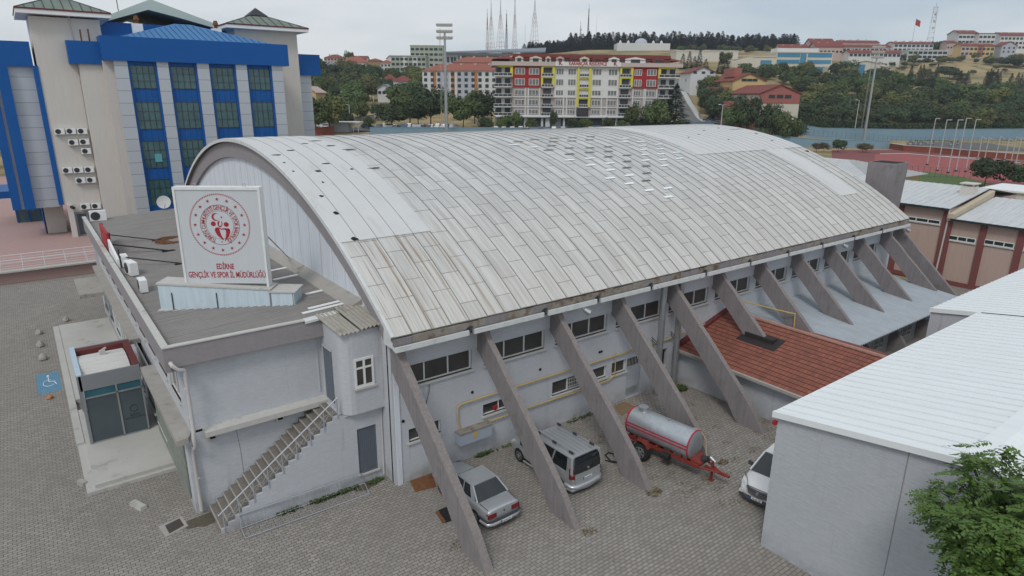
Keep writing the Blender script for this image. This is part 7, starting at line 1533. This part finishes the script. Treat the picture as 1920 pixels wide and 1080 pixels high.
mb.prism([(X_(230), Zf(425)), (X_(240), Zf(398)), (X_(1390), Zf(398)), (X_(1400), Zf(425))], .4, 3, 'y'); mb.build('roof', M['k_roof'], rs_)
for px, w_, mt in ((280, 60, 'b_cream'), (400, 90, 'b_cream'), (490, 40, 'b_cream'), (577, 60, 'b_pink'), (680, 70, 'k_roof'), (755, 70, 'b_cream'), (855, 90, 'k_roof'), (972, 80, 'k_white'), (1130, 150, 'k_white'), (1300, 90, 'k_roof')):
    mb = MB(); mb.prism([(X_(px-w_/2), Zf(457)), (X_(px+w_/2), Zf(457)), (X_(px+w_/2), Zf(428)), (X_(px), Zf(414)), (X_(px-w_/2), Zf(428))], -.1, 3, 'y'); dmr = mb.build('dormer', M[mt], rs_)
    addwin(dmr, X_(px), -.15, Zf(445), w_*kx*.45, 1.1, 'k_glass')
# shops
mb = MB(); mb.box(X_(110), X_(1440), -1.4, 0, Zf(872), Zf(862)); mb.build('canopy', M['k_white'], rs_)
mb = MB(); mb.box(X_(160), X_(1400), -.1, 0, Zf(950), Zf(880)); mb.build('shop_glass', M['k_glass'], rs_)
for px, w_, mt in ((230, 130, 'orange'), (335, 30, 'k_white'), (455, 16, 'k_white'), (497, 34, 'k_white'), (560, 70, 'curtain'), (618, 14, 'k_white'), (750, 84, 'k_glass'), (920, 30, 'k_white'), (1012, 14, 'k_white'), (1110, 24, 'k_white')):
    mb = MB(); mb.box(X_(px-w_/2), X_(px+w_/2), -.3, -.1, Zf(955) if mt != 'orange' else Zf(920), Zf(876)); mb.build('shop_front', M[mt], rs_)
mb = MB(); mb.box(X_(708), X_(792), -1.6, -.6, Zf(862), Zf(802)); mb.build('dark_sign_board', M['darkmet'], rs_)
# ------------------------------------------------------------------ roads and car parks
def strip_road(name, pts, w_, mt, dz=.12, edge=None):
    g = [ground(u, D) for u, D in pts]; mb = MB(); rows = []
    for i, p in enumerate(g):
        t = (g[min(i+1, len(g)-1)]-g[max(i-1, 0)]); n = Vector((-t.y, t.x, 0)).normalized()*w_/2; row = []
        for k in range(5): q = p-n+n*2*k/4; row.append((q.x, q.y, max(hxy(q.x, q.y), p.z)+dz))
        rows.append(row)
    mb.grid(rows); mb.build(name, mt, None, kind='structure'); return g
M['road'] = mat('road', (.16, .155, .15), .95, var=.12, scale=.1)
def fine(pts, n=8):
    r_ = []
    for (u0, D0), (u1, D1) in zip(pts, pts[1:]):
        for k in range(n): r_.append((u0+(u1-u0)*k/n, D0+(D1-D0)*k/n))
    return r_+[pts[-1]]
strip_road('road', fine([(1330, 226), (1318, 240), (1300, 262), (1284, 290), (1272, 325), (1262, 370)]), 9, M['road'], .25)
strip_road('pavement', fine([(1345, 232), (1331, 246), (1312, 268), (1294, 296), (1280, 328)]), 2.4, M['conc_light'], .45)
strip_road('road', fine([(600, 222), (640, 240), (690, 256), (735, 272), (790, 300)]), 8, M['road'], .3)
strip_road('car_park', fine([(590, 214), (700, 215), (850, 216), (960, 214), (1200, 212), (1330, 226)], 5), 17, M['asphalt'], .10)
strip_road('car_park', fine([(1345, 262), (1450, 276), (1600, 282), (1700, 284)], 6), 14, M['asphalt'], .15)
wallpoly('roadside_wall', fine([(650, 236), (690, 248), (735, 264), (760, 274)], 2), 1.6, .4, M['conc_light'], 'pale roadside wall climbing the slope left of the floodlight mast', 'wall')
def farcar_mesh(c):
    mb = MB(); mb.prism([(-2.1, .25), (2.1, .25), (2.15, .62), (1.9, .82), (1.0, .92), (-1.95, .95), (-2.15, .7)], -.85, .85, 'y'); mb.prism([(1.0, .9), (.3, 1.42), (-1.2, 1.45), (-1.85, .93)], -.68, .68, 'y'); mb.mi = 1
    mb.prism([(.95, .93), (.34, 1.36), (-1.2, 1.38), (-1.75, .95)], -.70, .70, 'y'); mb.mi = 0; mb.prism([(.2, 1.38), (.15, 1.48), (-1.15, 1.50), (-1.25, 1.38)], -.66, .66, 'y'); mb.mi = 2
    for x in (1.3, -1.3):
        for y in (.8, -.8): mb.tube((x, y-.1, .32), (x, y+.1, .32), .32, n=10)
    o = mb.build('parked_car', [c, M['cglass'], M['tyre']]); me = o.data; bpy.data.objects.remove(o); return me
cm = {'white': carpaint('far_white_paint', (.70, .70, .70), .1), 'dark grey': carpaint('far_grey_paint', (.07, .08, .09), .3), 'silver': carpaint('far_silver', (.40, .42, .44), .3), 'blue': carpaint('far_blue', (.04, .09, .20), .2), 'red': carpaint('far_red', (.25, .02, .025), .2)}
FC = {k: farcar_mesh(v) for k, v in cm.items()}
def farcar(u, D, col, rz, where, grp, dz=.15):
    p = ground(u, D); o = bpy.data.objects.new('parked_car', FC[col]); COL.objects.link(o); o.location = (p.x, p.y, hxy(p.x, p.y)+dz); o.rotation_euler = (0, 0, rz); tag(o, '%s car %s' % (col, where), 'car', grp)
face = atan2(-FH.y, -FH.x)
for u, c in ((686, 'blue'), (708, 'dark grey'), (719, 'white'), (730, 'white'), (739, 'dark grey'), (757, 'blue'), (765, 'white'), (775, 'silver'), (783, 'silver'), (790, 'dark grey'), (806, 'white'), (803, 'dark grey'), (819, 'white'), (830, 'white'), (843, 'dark grey'), (846, 'white'), (853, 'silver'), (610, 'white'), (598, 'silver'), (930, 'white'), (945, 'silver'), (961, 'white'), (977, 'white'), (988, 'dark grey'), (1015, 'dark grey'), (1040, 'white'), (1057, 'silver'), (1110, 'white'), (1168, 'silver'), (1182, 'dark grey'), (1199, 'white')):
    farcar(u, (218 if u < 900 else 206.5)+rg.uniform(-2, 2), c, face+rg.uniform(-.15, .15)+(pi/2 if u in (686, 730, 610) else 0), 'parked behind the vaulted roof in front of the trees' if u < 900 else 'parked in front of the residence shops', 'cars parked before the apartments')
for u, c in ((1390, 'dark grey'), (1412, 'white'), (1430, 'white'), (1446, 'red'), (1467, 'white'), (1484, 'silver'), (1512, 'dark grey'), (1528, 'white'), (1556, 'white'), (1571, 'white'), (1502, 'dark grey')):
    farcar(u, 274+rg.uniform(-1, 1)+(u-1400)*.03, c, face+pi/2+rg.uniform(-.3, .3), 'parked behind the blue wall below the hedge', 'cars parked behind the blue wall')
for k, c in enumerate(('silver', 'silver', 'dark grey', 'white', 'silver', 'dark grey')):
    farcar(1338+k*-3.6+12, 236+k*4.2, c, atan2(1, .2)+1.0, 'parked along the kerb of the uphill road', 'cars parked along the uphill road', .35)
farcar(700, 252, 'white', 2.2, 'driving on the road below the hillside trees', 'cars on the hillside road', .4); farcar(634, 236, 'white', 2.4, 'parked where the hillside road meets the trees', 'cars on the hillside road', .4)
for u, D, c in ((1748, 512, 'white'), (1744, 514, 'white'), (1645, 470, 'white'), (1658, 470, 'white'), (1652, 468, 'silver'), (1818, 545, 'white')): farcar(u, D, c, face+pi/2, 'parked near the white houses on the right hill', 'cars on the right hill', .3)
# shelter left of the wall
p = ground(646, 204); sl2 = empty('bus_shelter', tuple(p), atan2(RH.y, RH.x), 'flat roofed shelter left of the blue wall', 'shelter'); mb = MB(); mb.box(-6, 4.5, -3, 3, 2.8, 3.1); mb.build('roof', M['b_white'], sl2); mb = MB(); mb.box(-5, 1, -2, 2, 0, 2.8); mb.build('kiosk', M['b_grey'], sl2)
for x in (2.5, 4): mb = MB(); mb.tube((x, -2, 0), (x, -2, 2.8), .12, n=6); mb.build('post', M['b_white'], sl2)
wallpoly('brick_wall', [(560, 190), (600, 192), (622, 196)], 2.2, .4, M['redbrick'], 'red brick wall under the trees beside the blue office block', 'wall')
# street lamps
def lamp(u, vt, D, lab, double=False):
    p = ground(u, D); t = at(u, vt, D); H = t.z-p.z; r0 = empty('street_lamp', tuple(p), atan2(RH.y, RH.x), lab, 'street lamp', 'street lamps'); mb = MB(); mb.tube((0, 0, 0), (0, 0, H), .16, .09, n=6); mb.build('post', M['mastw'], r0); mb = MB(); mb.tube((0, 0, H), (-1.0, 0, H+.15), .07, n=5)
    if double: mb.tube((0, 0, H), (1.0, 0, H+.15), .07, n=5)
    mb.build('arm', M['mastw'], r0); mb = MB(); mb.box(-1.5, -.8, -.15, .15, H+.08, H+.24); mb.build('lamp_head', M['white'], r0)
for a in ((645, 173, 300, 'street lamp standing among the dark trees of the left hill'), (700, 181, 245, 'street lamp beside the small round tree on the hillside road'), (653, 197, 232, 'street lamp by the start of the roadside wall'), (1357, 197, 226, 'street lamp with a double arm beside the uphill road'), (1612, 188, 282, 'street lamp before the hedge at right')): lamp(*a, double=(a[0] == 1357))
# ------------------------------------------------------------------ hedge and trees
def leafbox(name, pts, h, w_, n, mt, lab, cat, ls=.5):
    g = [ground(u, D) for u, D in pts]; rg = random.Random(4); vs = []; fs = []
    for i in range(n):
        k = rg.randrange(len(g)-1); t = rg.random(); p = g[k].lerp(g[k+1], t)+Vector((rg.uniform(-w_, w_)*.5, rg.uniform(-w_, w_)*.5, rg.uniform(0, h)**1.0)); nrm = Vector((rg.gauss(0, 1), rg.gauss(0, 1), rg.gauss(0, .8)+.3)).normalized(); a = nrm.orthogonal().normalized(); b_ = nrm.cross(a); s = ls*rg.uniform(.5, 1.2); j = len(vs); vs += [p-a*s, p+b_*s*.6, p+a*s, p-b_*s*.6]; fs.append((j, j+1, j+2, j+3))
    me = bpy.data.meshes.new(name); me.from_pydata([tuple(v) for v in vs], [], fs); me.materials.append(mt); o = bpy.data.objects.new(name, me); COL.objects.link(o); return tag(o, lab, cat)
leafbox('hedge', fine([(1480, 290), (1560, 292), (1700, 293), (1960, 296), (2100, 298)], 3), 5.2, 2.2, 26000, M['leafB'], 'long tall dark hedge running behind the blue wall', 'hedge', .55)
rg = random.Random(77)
FARG = {'conifers along the ridge', 'skyline trees above the villas', 'skyline trees by the telecom tower', 'small trees below the ridge', 'trees below the glass offices', 'street trees before the hill houses', 'trees between the left blocks', 'conifers before the tiled house', 'trees under the masts', 'conifers before the cream building'}
def T(u, D, h, w_, kind, lab, grp, name='tree', cat='tree'):
    p = ground(u, D); z = hxy(p.x, p.y)-.2
    if grp in FARG: return far_tree(p.x, p.y, z, h, w_, kind, rg)
    return tree(p.x, p.y, z, h, w_, kind, lab, grp, rg, name, cat)
LT = {'A': 'green broadleaf tree', 'B': 'dark green broadleaf tree', 'C': 'yellowish green broadleaf tree'}
for i in range(74):
    u = rg.uniform(572, 792); D = rg.uniform(262, 425)
    if 690 < u < 740 and D < 300: continue
    k = rg.choice('AABBBC' if D > 290 else 'AAB'); T(u, D, rg.uniform(8.5, 13), rg.uniform(11, 16), k, LT[k]+' in the wood on the left hillside', 'woodland trees on the left hillside')
for u, D, h, w_, k, l in ((588, 192, 11.5, 12, 'A', 'broad green tree right beside the blue office block'), (613, 196, 11, 11, 'C', 'yellowish green tree second from the blue office block'), (572, 196, 10, 9, 'B', 'dark tree partly hidden by the blue office block'), (640, 212, 6.5, 7, 'B', 'low bushy tree above the shelter roof'), (690, 216, 4.5, 4, 'A', 'small sapling left of the parked cars'),
    (731, 222, 8, 12, 'B', 'low spreading tree at the left of the three big car park trees'), (765, 228, 13, 14, 'A', 'big green tree over the parked cars left of the mast'), (783, 222, 11, 9, 'B', 'tree between the two big car park trees'), (806, 226, 14, 15, 'B', 'big dark tree over the parked cars just left of the mast'), (866, 217, 11, 13, 'A', 'round green tree just right of the mast'), (905, 228, 12, 11, 'B', 'dark tree between the mast tree and the residence'), (888, 240, 12, 12, 'A', 'tall tree behind the round one right of the mast'),
    (707, 246, 6.5, 6.5, 'A', 'round tree beside the hillside road lamp'), (672, 240, 7, 8, 'A', 'green tree left of the hillside road lamp'), (658, 246, 8, 9, 'A', 'leafy tree right of the first roadside lamp'), (635, 250, 8.5, 10, 'B', 'dull green tree behind the shelter'),
    (748, 258, 9, 10, 'B', 'tree at the bend of the hillside road'), (910, 209, 5, 5, 'B', 'dark shrub tree at the left corner of the residence'), (946, 209, 5.5, 5.5, 'A', 'round street tree before the orange shop'), (966, 209, 6.5, 4.5, 'A', 'slim street tree beside the orange shop'), (997, 208, 4.6, 4.5, 'A', 'round street tree before the dark shop'), (1038, 208, 7, 3, 'B', 'thin street tree before the residence entrance'), (1077, 208, 5, 4, 'B', 'small street tree left of the entrance sign'),
    (1098, 208, 4.5, 5, 'A', 'round street tree right of the entrance sign'), (1143, 208, 4.5, 5, 'A', 'round street tree before the right shops'), (1171, 208, 4, 4, 'A', 'low street tree beside the white car'), (1188, 210, 9, 7, 'A', 'taller tree before the right part of the residence'), (1235, 212, 10.5, 9.5, 'A', 'round green tree at the right corner of the residence'), (1283, 214, 4, 7, 'B', 'low dark shrub beside the big conifer')): T(u, D, h, w_, k, l, 'single trees near the apartments')
T(1268, 216, 14.5, 11, 'F', 'big dark conifer at the right corner of the residence', 'single trees near the apartments')
for i in range(46):
    D = rg.uniform(244, 330); u = rg.uniform(1330-(D-226)*.47+22, 1395)
    k = rg.choice('AABBC'); T(u, D, rg.uniform(8, 12), rg.uniform(8, 12), k, LT[k]+' on the slope right of the uphill road', 'trees right of the uphill road')
for u, D, h, w_, k, l in ((1362, 252, 11, 12, 'C', 'tall yellowish tree overhanging the uphill road'), (1382, 232, 10, 11, 'A', 'round bright green tree left of the red gabled building'), (1408, 230, 15, 11, 'B', 'tall dark tree covering the left front of the red gabled building'), (1452, 230, 14, 9, 'B', 'dark tree before the middle of the red gabled building'), (1477, 229, 12, 10, 'A', 'green tree before the right corner of the red gabled building'), (1496, 232, 9, 9, 'B', 'lower dark tree right of the red gabled building'), (1436, 226, 5, 5, 'A', 'small tree at the foot of the red gabled building')): T(u, D, h, w_, k, l, 'trees around the red gabled building')
for i in range(124):
    u = rg.uniform(1500, 1975); D = rg.uniform(300, 385 if u > 1640 else 415)
    if u > 1765 and D > 358: continue
    k = rg.choice('AABBBC'); T(u, D, rg.uniform(8.5, 12), rg.uniform(11, 16), k, LT[k]+' in the wood behind the hedge', 'woodland trees behind the hedge')
for i in range(250):
    u = 985+(1478-985)*i/249+rg.uniform(-4, 4); T(u, rg.uniform(628, 672), rg.uniform(12, 17)*(1 if u > 1060 else .72), rg.uniform(6.5, 9.5), 'Y', 'dark conifer', 'conifers along the ridge')
for i in range(34):
    u = rg.uniform(1475, 1700); T(u, rg.uniform(600, 660), rg.uniform(6, 11), rg.uniform(8, 12), rg.choice('BBA'), 'dark round tree on the skyline above the villa terraces', 'skyline trees above the villas')
for i in range(14):
    u = 1690+i*7.5+rg.uniform(-3, 3); T(u, rg.uniform(600, 630), rg.uniform(8, 12), rg.uniform(8, 12), rg.choice('BA'), 'round tree on the skyline around the telecom tower', 'skyline trees by the telecom tower')
for i in range(26):
    u = rg.uniform(1262, 1480); T(u, rg.uniform(540, 600), rg.uniform(4, 6.5), rg.uniform(5, 9), rg.choice('CSA'), 'small tree on the dry slope below the ridge conifers', 'small trees below the ridge')
for u, D, h in ((1275, 420, 9), (1287, 425, 10), (1297, 410, 8), (1306, 425, 11), (1318, 405, 7), (1345, 395, 8), (1356, 400, 7)): T(u, D, h, 4.5, 'Y', 'small conifer before the long cream building', 'conifers before the cream building')
T(1352, 425, 10, 9, 'A', 'round tree before the right end of the long cream building', 'single trees near the apartments')
for i in range(24):
    u = rg.uniform(1385, 1600); T(u, rg.uniform(360, 408), rg.uniform(6, 9), rg.uniform(6, 10), rg.choice('AAB'), 'green tree below the blue glass offices', 'trees below the glass offices')
for u, D in ((1644, 405), (1700, 405), (1716, 402), (1722, 398), (1748, 405), (1793, 410), (1806, 412), (1842, 405), (1848, 408), (1866, 398), (1888, 402), (1900, 400), (1907, 405), (1915, 402), (1852, 398), (1860, 402)):
    T(u, D, rg.uniform(8.5, 12.5), rg.uniform(4.5, 6), 'F', 'dark pointed conifer on the dry right hillside', 'conifers on the right hillside')
T(1771, 440, 8, 17, 'B', 'wide dome shaped dark tree on the dry right hillside', 'single trees near the apartments'); T(1880, 500, 7, 24, 'B', 'wide dark thicket at the far right of the hillside', 'single trees near the apartments')
for i in range(70):
    u = rg.uniform(1625, 1980); D = rg.uniform(425, 540); k = rg.choice('SSAB'); T(u, D, rg.uniform(2, 4.5), rg.uniform(4, 8), k, 'low bush scattered on the dry right hillside', 'bushes on the right hillside', 'bush', 'bush')
for i in range(24):
    u = rg.uniform(1640, 1940); T(u, rg.uniform(500, 548), rg.uniform(5, 8), rg.uniform(5, 8), rg.choice('AC'), 'young tree along the street before the hill houses', 'street trees before the hill houses')
for u in (655, 661): T(u, 565, 14, 7, 'A', 'one of the two tall round trees on the left skyline', 'pair of skyline trees')
for i in range(10): T(rg.uniform(735, 770), rg.uniform(500, 520), 7, 8, 'B', 'dark tree between the blocks on the left skyline', 'trees between the left blocks')
for u in (650, 656, 666, 671): T(u, 445, 8, 4, 'Y', 'dark conifer before the orange tiled house', 'conifers before the tiled house')
for u, D, w_, h in ((905, 680, 10, 7), (950, 660, 14, 5), (1010, 650, 12, 9), (1022, 655, 12, 8), (985, 655, 10, 6)): T(u, D, h, w_, 'B', 'dark tree at the foot of the radio masts', 'trees under the masts')
for u, D, h, w_, l in ((-5, 128, 15, 13, 'big dark tree at the left edge behind the blue office block'), (25, 150, 14, 12, 'dark tree behind the left end of the terrace'), (-60, 140, 14, 12, 'dark tree beyond the left edge of the terrace')):
    p = onz(u, 300, 0); q = CP+(ray(u, 178)*(D/ray(u, 178).dot(FH))); tree(q.x, q.y, .5, h, w_, 'B', l, 'trees behind the terrace', rg)
T(1585, 205, 4.6, 5, 'B', 'small dark conifer beside the low blue wall', 'single trees near the apartments'); 
for u in (1545, 1560, 1632, 1640): T(u, 205, 3.2, 4, 'S', 'sparse thin shrub before the low blue wall', 'shrubs before the low wall', 'bush', 'bush')
for u, v, h, w_, l in ((1845, 350, 6.2, 8.5, 'dense dark green bush tree behind the pink hall roof'), (1925, 356, 5, 7, 'green bush tree at the right edge behind the pink hall')):
    p = onz(u, v, 0); tree(p.x, p.y, 0, h, w_, 'B', l, 'bush trees behind the pink hall', rg)
import numpy as np
def merge_far(name, lab, cat):
    V = []; F = []; MI = []; ms = []; nv = 0
    for me, x, y, z, S_, r_ in BK:
        n = len(me.vertices); a = np.empty(n*3); me.vertices.foreach_get('co', a); a = a.reshape(-1, 3)*np.array(S_); c_, s_ = cos(r_), sin(r_)
        a = np.c_[a[:, 0]*c_-a[:, 1]*s_+x, a[:, 0]*s_+a[:, 1]*c_+y, a[:, 2]+z]; V.append(a); F.append(np.arange(n).reshape(-1, 4)+nv); nv += n
        mt = me.materials[0]
        if mt not in ms: ms.append(mt)
        MI += [ms.index(mt)]*(n//4)
    V = np.concatenate(V); F = np.concatenate(F); me = bpy.data.meshes.new(name); me.from_pydata(V.tolist(), [], F.tolist())
    for q in ms: me.materials.append(q)
    me.polygons.foreach_set('material_index', MI); o = bpy.data.objects.new(name, me); COL.objects.link(o); tag(o, lab, cat, kind='stuff')
merge_far('distant_trees', 'distant conifers and small trees massed along the ridge and far slopes', 'trees')
# ------------------------------------------------------------------ near tree, lower right
M['nleaf'] = None
m_, nt, b, co_ = base('near_leaf', .5, 0, .35); col = mixc(nt, nz_(nt, co_, 1.2, 3, .6), (.042, .10, .015), (.085, .165, .026)); col = mixc(nt, mulf(nt, nz_(nt, co_, 14, 2, .6), .5), col, (.11, .14, .035)); nt.links.new(col, b.inputs['Base Color'])
b.inputs['Transmission Weight'].default_value = 0; M['nleaf'] = m_
nt0 = onz(1945, 1150, 0); c = at(2000, 1075, 12.2)
nr = empty('leafy_tree', (c.x+.3, c.y-.2, 0), 0, 'bright green feathery leaved tree in the lower right corner', 'tree'); rgn = random.Random(9); vs = []; fs = []; tw2 = MB()
cc = Vector((-.3, .2, c.z-.4)); lob = []
for i in range(46):
    d = Vector((rgn.gauss(0, 1), rgn.gauss(0, 1), rgn.gauss(0, .8)+.25)).normalized(); lob.append((cc+Vector((d.x*2.5, d.y*2.5, d.z*2.5))*rgn.uniform(.5, 1.1), rgn.uniform(.5, .95)))
def leaflet(p, d, w_, l_, n):
    s = d.cross(n).normalized()*w_; k = len(vs); vs.extend([p, p+d*l_*.4+s, p+d*l_, p+d*l_*.4-s]); fs.append((k, k+1, k+2, k+3))
for (lc, lr) in lob:
    tw2.tube(cc+(lc-cc)*.1+Vector((0, 0, -.8)), cc+(lc-cc)*.85, .045, .012, 5)
    out = (lc-cc).normalized()
    for j in range(int(190*lr)):
        d = Vector((rgn.gauss(0, 1), rgn.gauss(0, 1), rgn.gauss(0, .9)+.2)).normalized(); p0 = lc+d*lr*rgn.uniform(.35, .95)
        az = rgn.uniform(0, 6.28); ax_ = (Vector((cos(az), sin(az), rgn.uniform(-.75, .15)))+d*.45).normalized(); ln = rgn.uniform(.28, .46)
        up_ = Vector((rgn.uniform(-.5, .5), rgn.uniform(-.5, .5), 1)); sd_ = ax_.cross(up_).normalized(); nn = sd_.cross(ax_); wl = rgn.uniform(.028, .044)
        for q in range(6):
            t = .1+.9*q/6; bp = p0+ax_*ln*t-Vector((0, 0, 1))*(t*t*ln*.45)
            for s in (1, -1):
                if rgn.random() < .08: continue
                leaflet(bp, (sd_*s+ax_*rgn.uniform(.2, .7)-nn*rgn.uniform(.1, .5)).normalized(), wl, rgn.uniform(.12, .18)*(1-.4*abs(t-.45)), (nn+sd_*rgn.uniform(-.5, .5)).normalized())
        leaflet(p0+ax_*ln-Vector((0, 0, ln*.45)), ax_, wl, .09, nn)
me = bpy.data.meshes.new('crown'); me.from_pydata([tuple(v) for v in vs], [], fs); me.materials.append(M['nleaf']); o = bpy.data.objects.new('crown', me); COL.objects.link(o); reg(o, nr)
tw2.tube((0, 0, 0), (-.2, .1, c.z-2.5), .2, .12, 10); tw2.tube((-.2, .1, c.z-2.5), cc, .12, .05, 8); tw2.build('trunk', M['bark'], nr)

# ------------------------------------------------------------------ haze
mb = MB(); hx = [CP+FH*a+RH*b_ for a, b_ in ((-60, -420), (-60, 420), (900, 900), (900, -900))]; mb.hexa([(p.x, p.y, -3) for p in hx]+[(p.x, p.y, 150) for p in hx])
hm = bpy.data.materials.new('haze'); hm.use_nodes = True; hn = hm.node_tree; hn.nodes.clear(); ho = hn.nodes.new('ShaderNodeOutputMaterial'); hv = hn.nodes.new('ShaderNodeVolumePrincipled'); hv.inputs['Color'].default_value = (.80, .87, .95, 1); hv.inputs['Density'].default_value = .00017; hn.links.new(hv.outputs[0], ho.inputs['Volume'])
hzo = mb.build('haze', hm, None, kind='stuff'); tag(hzo, 'thin pale haze in the air over the whole scene', 'haze')
